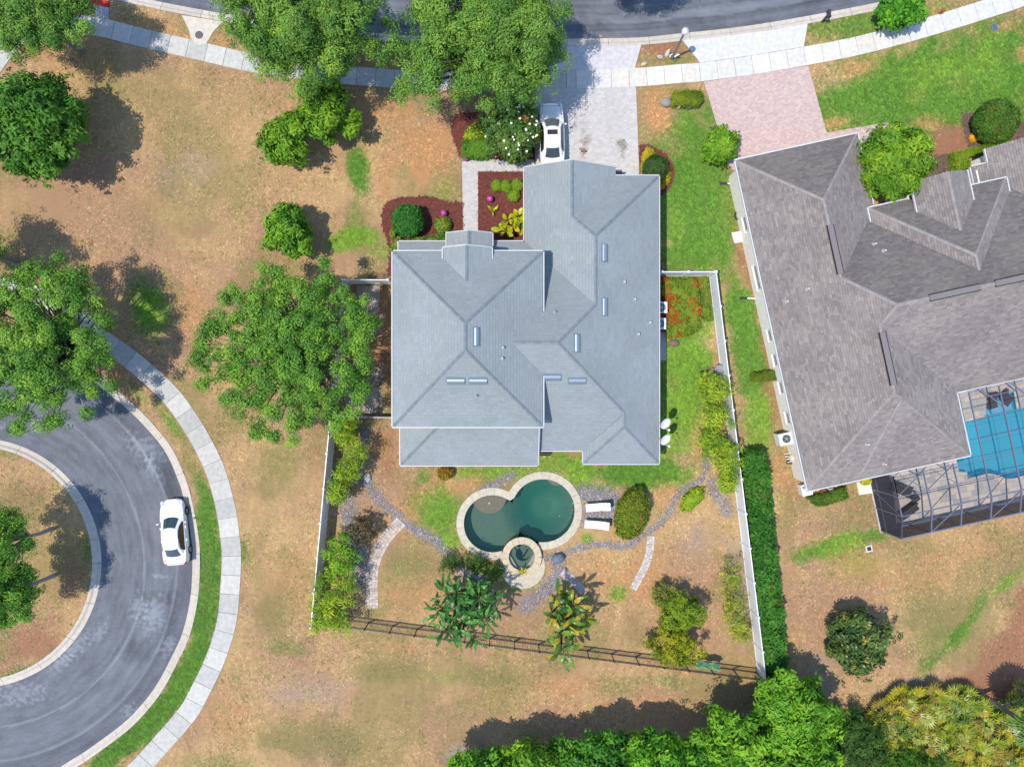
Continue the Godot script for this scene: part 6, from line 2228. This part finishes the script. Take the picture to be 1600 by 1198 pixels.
func build_plants() -> void:
	var deep := Color(0.035, 0.105, 0.018)
	var lime := Color(0.2, 0.28, 0.02)
	var mid := Color(0.07, 0.17, 0.02)
	ball_shrub("ball_shrub", "dark green clipped ball shrub in the mulch left of the front walk", 637, 345, 25, 2.1, Color(0.03, 0.12, 0.018), {"dens": 90.0})
	for e in [[776, 290, 8, "round lime shrub, leftmost of the row by the garage"], [791, 291, 8.5, "round lime shrub, middle of the row by the garage"], [808, 289, 8.5, "round lime shrub, rightmost of the row by the garage"], [802.5, 306, 8.5, "round lime shrub below the row of three by the garage"]]:
		ball_shrub("lime_shrub", e[3], e[0], e[1], e[2], 0.6, Color(0.14, 0.24, 0.02), {"dens": 140.0, "spray": sprays.tiny, "rough": 0.3, "group": "small lime shrubs by the garage"})
	ball_shrub("small_shrub", "small green and yellow shrub below the magenta globe left of the walk", 692, 352, 12, 0.7, Color(0.1, 0.19, 0.02), {"dens": 110.0, "rough": 0.5, "accent": [lin(190, 170, 70), 0.2]})
	hedge("low_hedge", "low green hedge along the entry porch wall", poly2([640, 388, 646, 376, 662, 372, 690, 367, 722, 364, 722, 388], 0.4), 0.7, Color(0.09, 0.17, 0.02), {"rough": 0.2})
	hedge("low_hedge", "low yellowish plants left of the ball shrub", poly2([612, 360, 622, 372, 640, 380, 640, 392, 612, 392], 0.3), 0.5, Color(0.14, 0.2, 0.03), {"rough": 0.25, "accent": [lin(160, 120, 70), 0.5]})
	hedge("box_hedge", "clipped green hedge block left of the white flowering bush", poly2([724, 222, 748, 219, 762, 224, 762, 246, 722, 246], 0.6), 0.9, Color(0.08, 0.19, 0.02), {"spray": sprays.tiny, "dens": 110.0})
	ball_shrub("yellow_shrub", "yellow green shrub behind the clipped hedge block by the front walk", 741, 210, 15, 0.9, lime, {"rough": 0.4})
	var fb := tree("flowering_bush", "big bush with white flowers beside the driveway", 798, 205, 44, 50, 1.7, {"cat": "bush", "ry": 1.5, "clumps": 70, "per": 34, "rc": 0.5, "spray": sprays.broad, "c": Color(0.06, 0.12, 0.025), "r": 0.08, "low": -0.5, "accent": [lin(170, 120, 60), 0.04]})
	var buf := PackedFloat32Array()
	var fl := Mb.new()
	for k in 6:
		fl.col = Color(0.9, 0.88, 0.8)
		var a := TAU * k / 6.0
		var d := Vector3(cos(a), 0.3, sin(a))
		var s := Vector3(-d.z, 0, d.x)
		fl.quad(Vector3.ZERO, d * 0.05 - s * 0.035, d * 0.085 + Vector3.UP * 0.01, d * 0.05 + s * 0.035)
	for k in 60:
		var a := k * 2.39996 + rng.randf() * 1.5
		var r := sqrt((k + rng.randf() * 6.0) / 66.0) * 1.02
		var p := Vector3(cos(a) * r * 2.0, 1.7 + 1.6 * sqrt(maxf(0.0, 1.0 - r * r)), sin(a) * r * 2.25)
		row(buf, facing((Vector3.UP + p * 0.15).normalized(), rng.randf_range(0.7, 1.2)), p, Color(1, 0.97, 0.9))
	many("flowers", fl.mesh(), M.soil, buf, fb)
	# the broad leaved plant by the garage wall and the bromeliads
	var yl := [big_leaf(0.5, 0.15, 0.55, lin(186, 190, 30), 0.25), big_leaf(0.6, 0.17, 0.5, lin(160, 180, 36), 0.3), big_leaf(0.45, 0.16, 0.6, lin(196, 176, 40), 0.2)]
	leaf_clump("broad_leaf_plant", "large yellow green plant with broad leaves against the garage wall", "plant", plan(803, 353), [Vector3(-0.5, 0.5, -0.2), Vector3(0.3, 0.7, -0.35), Vector3(-0.1, 0.8, 0.2), Vector3(-0.6, 0.4, 0.45), Vector3(0.55, 0.6, 0.25), Vector3(0.9, 0.7, -0.1)], 9, yl, [], 1.0)
	var br := [big_leaf(0.4, 0.05, 0.5, lin(208, 196, 60), 0.05), big_leaf(0.42, 0.05, 0.4, lin(190, 170, 50), 0.05)]
	leaf_clump("bromeliad", "yellow spiky bromeliad beside the broad leaved plant by the garage", "plant", plan(770, 328), [Vector3(0, 0.12, 0)], 14, br, [], 0.95)
	leaf_clump("bromeliad", "yellow spiky bromeliad on the lower rim of the spa", "plant", plan(817.5, 891, 0.3), [Vector3(0, 0.1, 0)], 15, br, [], 0.85)
	# right of the light driveway
	hedge("ground_cover", "yellow ground cover in the mulch right of the driveway", poly2([1003, 262, 1005, 246, 1010, 232, 1018, 235, 1032, 246, 1041, 258, 1047, 272, 1045, 282, 1034, 294, 1015, 294, 1004, 285], 0.2), 0.35, Color(0.27, 0.24, 0.015), {"cat": "plant", "spray": sprays.tiny, "dens": 150.0})
	ball_shrub("dark_shrub", "dark green round shrub inside the yellow ground cover right of the driveway", 1024, 262, 19, 1.3, Color(0.03, 0.07, 0.016), {"rough": 0.3})
	hedge("box_hedge", "clipped olive hedge block with stones between the two driveways", poly2([1052, 145, 1094, 144, 1096, 158, 1090, 165, 1052, 164], 0.5), 0.8, Color(0.11, 0.16, 0.01), {"spray": sprays.tiny, "dens": 130.0})
	tree("young_tree", "bright green young tree left of the pink driveway", 1126, 229, 22, 25, 1.5, {"cat": "tree", "ry": 1.1, "clumps": 34, "per": 40, "rc": 0.42, "spray": sprays.broad, "c": Color(0.095, 0.2, 0.014), "r": 0.05, "low": -0.6})
	ball_shrub("ball_shrub", "large dark green ball shrub at the upper right edge", 1557, 190, 33, 2.3, Color(0.045, 0.11, 0.015), {"dens": 80.0, "accent": [lin(120, 120, 40), 0.15]})
	hedge("box_hedge", "clipped hedge bent round the entry of the brown roofed house", poly2([1489, 240, 1535, 228, 1572, 219, 1574, 226, 1534, 238, 1510, 246, 1513, 262, 1494, 266], 0.6), 0.9, Color(0.12, 0.2, 0.012), {"spray": sprays.tiny, "dens": 110.0})
	ball_shrub("yellow_shrub", "small orange yellow flower clump left of the large ball shrub", 1522, 215, 5, 0.3, lin(220, 170, 20), {"dens": 160.0, "spray": sprays.tiny})
	# side yards
	hedge("shrub_bed", "low shrub bed with orange and green leaves beside the air conditioners", poly2([1031, 436, 1085, 436, 1089, 450, 1092, 490, 1090, 515, 1078, 524, 1045, 527, 1041, 505, 1043, 470, 1030, 462], 0.35), 0.7, Color(0.13, 0.19, 0.015), {"cat": "shrubs", "rough": 0.3, "accent": [Color(0.42, 0.11, 0.02), 0.12], "dens": 70.0})
	hedge("low_hedge", "narrow olive hedge strip between the orange shrub bed and the white fence", poly2([1095, 436, 1105, 434, 1112, 500, 1098, 498], 0.25), 0.45, Color(0.13, 0.18, 0.02), {"rough": 0.15, "accent": [lin(160, 110, 60), 0.7]})
	hedge("clipped_hedge", "long bright green clipped hedge along the right white fence", poly2([1172, 718, 1177, 707, 1188, 707, 1197, 718, 1219, 940, 1231, 1056, 1222, 1065, 1207, 1063, 1202, 1040], 1.8), 1.75, Color(0.035, 0.115, 0.014), {"dens": 85.0, "rough": 0.2, "spray": sprays.broad, "ragged": 0.2, "accent": [lin(104, 92, 44), 0.85]})
	hedge("box_hedge", "small clipped hedge block beside the brown roofed house wall", poly2([1175, 585, 1213, 579, 1218, 586, 1214, 592, 1178, 596], 0.5), 0.9, Color(0.08, 0.12, 0.015), {"spray": sprays.tiny, "dens": 130.0})
	hedge("box_hedge", "small clipped hedge block below the corner of the brown roofed house", poly2([1264, 777, 1320, 762, 1323, 777, 1290, 788, 1274, 788], 0.4), 0.7, Color(0.06, 0.12, 0.015), {"spray": sprays.tiny, "dens": 120.0})
	ball_shrub("yellow_shrub", "small yellow flowers by the screen enclosure door", 1352, 748, 8, 0.6, Color(0.3, 0.28, 0.02), {"dens": 120.0, "rough": 0.5})
	# back garden
	ball_shrub("cone_shrub", "tall olive green clipped shrub right of the loungers", 987, 803, 25, 1.9, Color(0.1, 0.15, 0.012), {"dens": 90.0, "long": 1.62, "turn": -0.28, "rough": 0.2, "accent": [lin(150, 120, 50), 0.12]})
	ball_shrub("low_shrub", "bright yellow green low shrub on the pebble path in the right back garden", 1082, 780, 12, 0.6, Color(0.18, 0.27, 0.012), {"long": 2.0, "turn": -0.75, "rough": 0.4})
	var bam := Color(0.18, 0.27, 0.02)
	for e in [[1116, 606, 28, 30, "bamboo clump beside the bird bath, the uppermost along the right fence"], [1118, 650, 27, 30, "bamboo clump in the middle of the row along the right fence"], [1110, 695, 22, 26, "bamboo clump with brown gaps, third along the right fence"], [1138, 715, 24, 34, "bamboo clump leaning over the right fence beside the hedge top"], [1136, 752, 11, 20, "thin bamboo clump, lowest of the row along the right fence"]]:
		tree("bamboo", "yellow green " + e[4], e[0], e[1], e[2], e[3], 1.9, {"cat": "bamboo", "ry": 1.3, "clumps": 22, "per": 7, "rc": 0.38, "spray": sprays.thin, "c": bam, "r": 0.05, "low": -0.7, "inner": 0.4, "lobe": 0.7, "bark": Color(0.3, 0.26, 0.1), "group": "bamboo along the right fence"})
	for e in [[1143, 900, 14, 22], [1147, 935, 17, 26], [1148, 968, 16, 24], [1160, 990, 11, 18]]:
		tree("sparse_bamboo", ["sparse yellowish bamboo at the top of the lower right fence line", "sparse yellowish bamboo, second down the lower right fence line", "sparse yellowish bamboo, third down the lower right fence line", "thin yellowish bamboo, lowest on the lower right fence line"][[900, 935, 968, 990].find(e[1])], e[0], e[1], e[2], e[3], 1.2, {"cat": "bamboo", "ry": 0.9, "clumps": 10, "per": 5, "rc": 0.35, "spray": sprays.thin, "c": Color(0.24, 0.27, 0.03), "r": 0.03, "low": -0.7, "lobe": 0.7, "share": 0.9, "bark": Color(0.3, 0.24, 0.12), "group": "bamboo along the right fence"})
	for e in [[541, 676, 17, 22, 40, "uppermost bamboo clump inside the left fence below the grey gate"], [556, 705, 15, 24, 22, "sparse bamboo clump beside the dark pebbles inside the left fence"], [545, 735, 16, 26, 26, "bamboo clump halfway down the left fence"], [530, 768, 15, 20, 34, "bamboo clump at the pebble bed inside the left fence"], [533, 868, 30, 34, 50, "large green bamboo clump by the lower left fence"], [524, 920, 34, 36, 50, "large yellow bamboo clump overhanging the lower left fence"], [514, 965, 40, 26, 42, "lowest bamboo clump reaching over the end of the left fence"]]:
		tree("bamboo", "yellow green " + e[5], e[0], e[1], e[2], e[3], 1.9, {"cat": "bamboo", "ry": 1.2, "clumps": int(e[4] * 0.6), "per": 7, "rc": 0.36, "spray": sprays.thin, "c": bam if e[1] != 868 else Color(0.13, 0.26, 0.02), "r": 0.05, "low": -0.7, "inner": 0.4, "lobe": 0.75, "share": 0.6, "bark": Color(0.3, 0.26, 0.1), "group": "bamboo along the left fence"})
	tree("bare_shrub", "brown half bare shrub above the large bamboo by the left brick walk", 566, 828, 26, 26, 1.3, {"cat": "shrub", "ry": 1.0, "clumps": 26, "per": 9, "rc": 0.4, "spray": sprays.small, "c": Color(0.1, 0.075, 0.04), "r": 0.05, "share": 1.0, "low": -0.6, "bark": Color(0.12, 0.08, 0.07)})
	ball_shrub("small_shrub", "small orange and dark shrub against the lower edge of the covered patio roof", 696, 738, 11, 0.8, Color(0.13, 0.13, 0.015), {"rough": 0.5, "accent": [lin(190, 110, 30), 0.4]})
	for e in [[744, 880, 15, "green shrub left of the spa behind the big fan leaved clump"], [774, 893, 12, "green spiky shrub touching the left side of the spa deck"], [706, 880, 15, "dark green shrub above the big fan leaved clump"]]:
		tree("small_shrub", e[3], e[0], e[1], e[2] * 1.1, e[2], 0.6, {"cat": "shrub", "ry": 0.45, "clumps": 9, "per": 7, "rc": 0.32, "spray": sprays.thin, "c": Color(0.06, 0.11, 0.02), "r": 0.03, "low": -0.5, "lobe": 0.8})
	# the two clumps of paddle leaves
	var pl := [big_leaf(0.95, 0.14, 0.42, lin(58, 112, 40), 0.5, 0.8), big_leaf(1.05, 0.15, 0.55, lin(80, 136, 50), 0.5, 0.9), big_leaf(0.85, 0.13, 0.36, lin(44, 94, 36), 0.45, 0.8)]
	var dead := [big_leaf(0.8, 0.1, 0.7, lin(120, 84, 54), 0.4, 0.9)]
	var st := []
	for k in 22:
		var a := TAU * k / 22.0 * 3.0 + rng.randf_range(-0.3, 0.3)
		var r := (0.5 if k < 6 else 1.55) * rng.randf_range(0.8, 1.15)
		st.append(Vector3(cos(a) * r * 1.15, rng.randf_range(1.9, 3.4), sin(a) * r))
	leaf_clump("paddle_leaf_palm", "large dark green clump of torn paddle leaves below the spa", "plant", plan(729, 932), st, 11, pl, dead, 0.9)
	pl = [big_leaf(0.95, 0.17, 0.42, lin(84, 118, 36), 0.5, 0.6), big_leaf(1.0, 0.18, 0.5, lin(112, 142, 44), 0.5, 0.7), big_leaf(0.85, 0.16, 0.36, lin(56, 96, 36), 0.45, 0.7), big_leaf(0.85, 0.15, 0.5, lin(168, 150, 40), 0.45, 0.6)]
	st = []
	for k in 12:
		var a := TAU * k / 12.0 * 2.0 + rng.randf_range(-0.3, 0.3)
		var r := (0.35 if k < 4 else 1.1) * rng.randf_range(0.8, 1.15)
		st.append(Vector3(cos(a) * r, rng.randf_range(1.5, 2.9), sin(a) * r))
	st.append_array([Vector3(-0.55, 2.6, 2.3), Vector3(-0.15, 2.9, 2.1)])
	leaf_clump("paddle_leaf_palm", "smaller yellowed clump of paddle leaves above the black fence", "plant", plan(884, 944), st, 9, pl, dead)
	tree("golden_shrub", "golden green shrub tree, upper half of the pair by the black fence", 1064, 956, 38, 30, 1.8, {"cat": "shrub", "ry": 1.4, "clumps": 36, "per": 30, "rc": 0.42, "spray": sprays.small, "c": Color(0.12, 0.19, 0.012), "r": 0.07, "low": -0.5, "lobe": 0.6})
	tree("golden_shrub", "golden yellow shrub tree overhanging the black fence", 1054, 1010, 40, 32, 1.8, {"cat": "shrub", "ry": 1.4, "clumps": 36, "per": 30, "rc": 0.42, "spray": sprays.small, "c": Color(0.17, 0.2, 0.012), "r": 0.07, "low": -0.5, "lobe": 0.6})
	tree("sparse_shrub", "sparse olive shrub left of the golden shrub trees", 1036, 925, 22, 16, 0.9, {"cat": "shrub", "ry": 0.6, "clumps": 16, "per": 12, "rc": 0.4, "spray": sprays.small, "c": Color(0.2, 0.2, 0.04), "r": 0.03, "low": -0.5, "share": 0.9, "bark": Color(0.3, 0.26, 0.18)})
	build_palmettos()

func build_trees() -> void:
	var oak := Color(0.1, 0.2, 0.03)
	var fresh := Color(0.095, 0.21, 0.026)
	tree("oak_tree", "large spreading oak covering the sidewalk beside the light driveway", 762, 62, 160, 108, 6.0, {"ry": 3.4, "clumps": 240, "per": 34, "rc": 0.82, "c": oak, "r": 0.3, "inner": 0.3, "lobe": 0.7})
	tree("oak_tree", "large oak left of the one beside the light driveway", 482, 38, 130, 92, 6.0, {"ry": 3.2, "clumps": 175, "per": 32, "rc": 0.82, "c": oak, "r": 0.28, "inner": 0.3, "lobe": 0.85})
	tree("oak_tree", "oak with open crown over the sidewalk in the upper left corner", 52, 22, 100, 72, 5.0, {"ry": 2.6, "arms": 21, "clumps": 110, "per": 28, "rc": 0.7, "c": Color(0.1, 0.2, 0.03), "r": 0.22, "lobe": 0.7})
	tree("round_tree", "dense dark green tree on the left meadow under the corner oak", 50, 198, 78, 88, 4.0, {"ry": 2.9, "clumps": 75, "per": 50, "rc": 0.85, "c": Color(0.055, 0.145, 0.016), "r": 0.2, "lobe": 0.5, "low": -0.5, "spray": sprays.broad})
	tree("small_tree", "left one of the two joined small trees on the meadow", 447, 216, 37, 38, 2.4, {"ry": 1.6, "clumps": 36, "per": 34, "rc": 0.55, "spray": sprays.broad, "c": Color(0.095, 0.2, 0.014), "r": 0.08, "low": -0.6, "lobe": 0.85})
	tree("small_tree", "right one of the two joined small trees on the meadow", 507, 172, 44, 46, 2.6, {"ry": 1.8, "clumps": 44, "per": 36, "rc": 0.54, "spray": sprays.broad, "c": Color(0.095, 0.2, 0.014), "r": 0.09, "low": -0.6, "lobe": 0.85})
	tree("small_tree", "lone small bright green tree on the meadow above the big sparse oak", 447, 363, 37, 37, 2.1, {"ry": 1.5, "clumps": 36, "per": 36, "rc": 0.48, "spray": sprays.broad, "c": Color(0.075, 0.18, 0.014), "r": 0.07, "low": -0.6, "lobe": 0.85})
	tree("oak_tree", "big sparse oak with pale branches over the left fence", 454, 545, 152, 142, 4.4, {"ry": 2.4, "arms": 31, "clumps": 250, "per": 22, "rc": 0.56, "c": fresh, "r": 0.24, "lobe": 0.75, "inner": 0.4, "share": 0.95, "bark": Color(0.34, 0.3, 0.27), "low": -0.15, "foot": Vector3(plan(497, 562).x, 0, plan(497, 562).z)})
	tree("oak_tree", "oak with open crown over the loop street and its sidewalk at the left edge", 66, 540, 114, 142, 5.0, {"ry": 2.6, "arms": 27, "clumps": 185, "per": 24, "rc": 0.6, "c": fresh, "r": 0.24, "lobe": 0.75, "inner": 0.4, "share": 0.9, "bark": Color(0.34, 0.31, 0.29), "low": -0.2})
	tree("oak_tree", "oak at the left edge whose shadow falls on the meadow below the dense dark tree", -52, 390, 60, 60, 4.5, {"ry": 2.2, "clumps": 50, "per": 26, "rc": 0.9, "c": oak, "r": 0.2, "lobe": 0.7})
	tree("island_tree", "upper tree with pale limbs on the round island", 5, 850, 52, 58, 4.6, {"ry": 2.4, "arms": 13, "clumps": 48, "per": 24, "rc": 0.55, "c": Color(0.07, 0.17, 0.02), "r": 0.14, "lobe": 0.8, "share": 0.9, "bark": Color(0.45, 0.42, 0.4)})
	tree("island_tree", "lower tree with pale limbs on the round island", 10, 930, 52, 56, 4.6, {"ry": 2.4, "arms": 13, "clumps": 48, "per": 24, "rc": 0.55, "c": Color(0.07, 0.18, 0.02), "r": 0.14, "lobe": 0.8, "share": 0.9, "bark": Color(0.45, 0.42, 0.4)})
	tree("young_tree", "young green tree with dark twigs on the verge at the top right", 1408, 10, 29, 26, 2.0, {"ry": 1.3, "clumps": 34, "per": 40, "rc": 0.5, "spray": sprays.broad, "c": Color(0.06, 0.2, 0.012), "r": 0.06, "low": -0.6})
	tree("yard_tree", "dense bright green tree in front of the brown roofed house", 1395, 254, 56, 56, 3.2, {"ry": 2.2, "clumps": 80, "per": 40, "rc": 0.6, "spray": sprays.broad, "c": Color(0.1, 0.2, 0.014), "r": 0.12, "low": -0.5, "lobe": 0.3})
	tree("magnolia_tree", "small dark glossy tree on the lawn right of the clipped hedge", 1340, 1002, 42, 46, 1.8, {"ry": 1.5, "clumps": 52, "per": 34, "rc": 0.55, "spray": sprays.broad, "c": Color(0.045, 0.085, 0.018), "mat": M.glossy_leaf, "r": 0.08, "low": -0.6, "lobe": 0.5, "accent": [lin(150, 140, 60), 0.1]})
	var young := Color(0.09, 0.215, 0.014)
	tree("edge_tree", "vivid green tree at the foot of the clipped hedge, largest at the bottom edge", 1238, 1122, 72, 62, 3.3, {"ry": 2.4, "clumps": 95, "per": 34, "rc": 0.55, "spray": sprays.broad, "c": young, "r": 0.14, "low": -0.4, "lobe": 0.6})
	tree("edge_tree", "vivid green tree at the bottom edge left of the largest one", 1150, 1170, 72, 50, 3.2, {"ry": 2.3, "clumps": 85, "per": 32, "rc": 0.55, "spray": sprays.broad, "c": young, "r": 0.14, "low": -0.4, "lobe": 0.6})
	tree("edge_tree", "green tree at the bottom edge below the largest one", 1250, 1200, 70, 40, 3.3, {"ry": 2.2, "clumps": 60, "per": 32, "rc": 0.55, "spray": sprays.broad, "c": young, "r": 0.14, "low": -0.4, "lobe": 0.6})
	tree("edge_tree", "green tree at the middle of the bottom edge", 1030, 1186, 66, 36, 3.4, {"ry": 2.0, "clumps": 60, "per": 30, "rc": 0.55, "spray": sprays.broad, "c": Color(0.07, 0.2, 0.012), "r": 0.12, "low": -0.4, "lobe": 0.6})
	tree("edge_tree", "dark green tree at the bottom edge between two brighter ones", 945, 1184, 50, 34, 3.2, {"ry": 1.9, "clumps": 50, "per": 30, "rc": 0.55, "spray": sprays.broad, "c": Color(0.045, 0.15, 0.014), "r": 0.12, "low": -0.4, "lobe": 0.6})
	tree("edge_tree", "bright green tree low at the bottom edge under the shadowed lawn", 830, 1194, 50, 28, 3.0, {"ry": 1.8, "clumps": 50, "per": 30, "rc": 0.55, "spray": sprays.broad, "c": Color(0.1, 0.22, 0.014), "r": 0.12, "low": -0.4, "lobe": 0.6})
	tree("edge_tree", "green tree low at the bottom edge, leftmost of the row", 750, 1202, 44, 28, 3.0, {"ry": 1.8, "clumps": 46, "per": 30, "rc": 0.55, "spray": sprays.broad, "c": Color(0.07, 0.19, 0.014), "r": 0.12, "low": -0.4, "lobe": 0.6})
	tree("edge_tree", "dark green tree at the bottom edge, second from the left of the row", 888, 1200, 46, 30, 2.8, {"ry": 1.7, "clumps": 46, "per": 32, "rc": 0.55, "spray": sprays.broad, "c": Color(0.055, 0.16, 0.014), "r": 0.1, "low": -0.4, "lobe": 0.6})
	tree("edge_tree", "dark green tree at the bottom edge between the middle one and the vivid ones", 1092, 1196, 46, 34, 3.0, {"ry": 1.8, "clumps": 46, "per": 32, "rc": 0.55, "spray": sprays.broad, "c": Color(0.06, 0.17, 0.014), "r": 0.1, "low": -0.4, "lobe": 0.6})
	tree("dark_undergrowth", "dark green bushes between the vivid tree and the palmetto thicket", 1335, 1160, 52, 48, 1.4, {"cat": "bush", "ry": 1.1, "clumps": 60, "per": 34, "rc": 0.6, "spray": sprays.small, "c": Color(0.04, 0.09, 0.015), "r": 0.06, "low": -0.4, "lobe": 0.5})
	tree("dark_undergrowth", "dark green bushes on the bottom edge under the palmettos", 1420, 1200, 60, 24, 1.4, {"cat": "bush", "ry": 1.1, "clumps": 50, "per": 34, "rc": 0.6, "spray": sprays.small, "c": Color(0.06, 0.14, 0.015), "r": 0.06, "low": -0.4, "lobe": 0.5})
	tree("oak_tree", "oak across the top street whose branches shade the roadway", 1000, -118, 80, 74, 7.0, {"ry": 2.6, "clumps": 70, "per": 40, "rc": 1.0, "c": oak, "r": 0.26, "foot": Vector3(plan(960, -112).x, 0, plan(960, -112).z)})
	# the palm whose trunk leans out of the lower right corner
	var foot := plan(1532, 1082)
	var t := thing("palm_tree", "tall palm with a grey trunk at the edge of the palmetto thicket", "palm tree", foot)
	var b := Mb.new()
	b.col = lin(140, 128, 124)
	b.tube([Vector3(0, -0.1, 0), Vector3(0.02, 1.5, 0.05), Vector3(0.0, 3.2, 0.05), Vector3(0.05, 4.9, 0.0)], [0.2, 0.16, 0.15, 0.15], 10)
	obj("trunk", b, M.bark, t)
	var fans := [fan_leaf(lin(96, 128, 50)), fan_leaf(lin(118, 140, 60))]
	for k in 30:
		var o := put("leaf", fans[k % 2], M.glossy_leaf, t)
		o.transform = Transform3D(Basis(Vector3.UP, TAU * k / 30.0 * 3.0 + rng.randf_range(-0.2, 0.2)) * Basis(Vector3.RIGHT, rng.randf_range(-0.9, 0.9)), Vector3(0.05, 4.9, 0)).scaled_local(Vector3.ONE * rng.randf_range(1.2, 1.6))
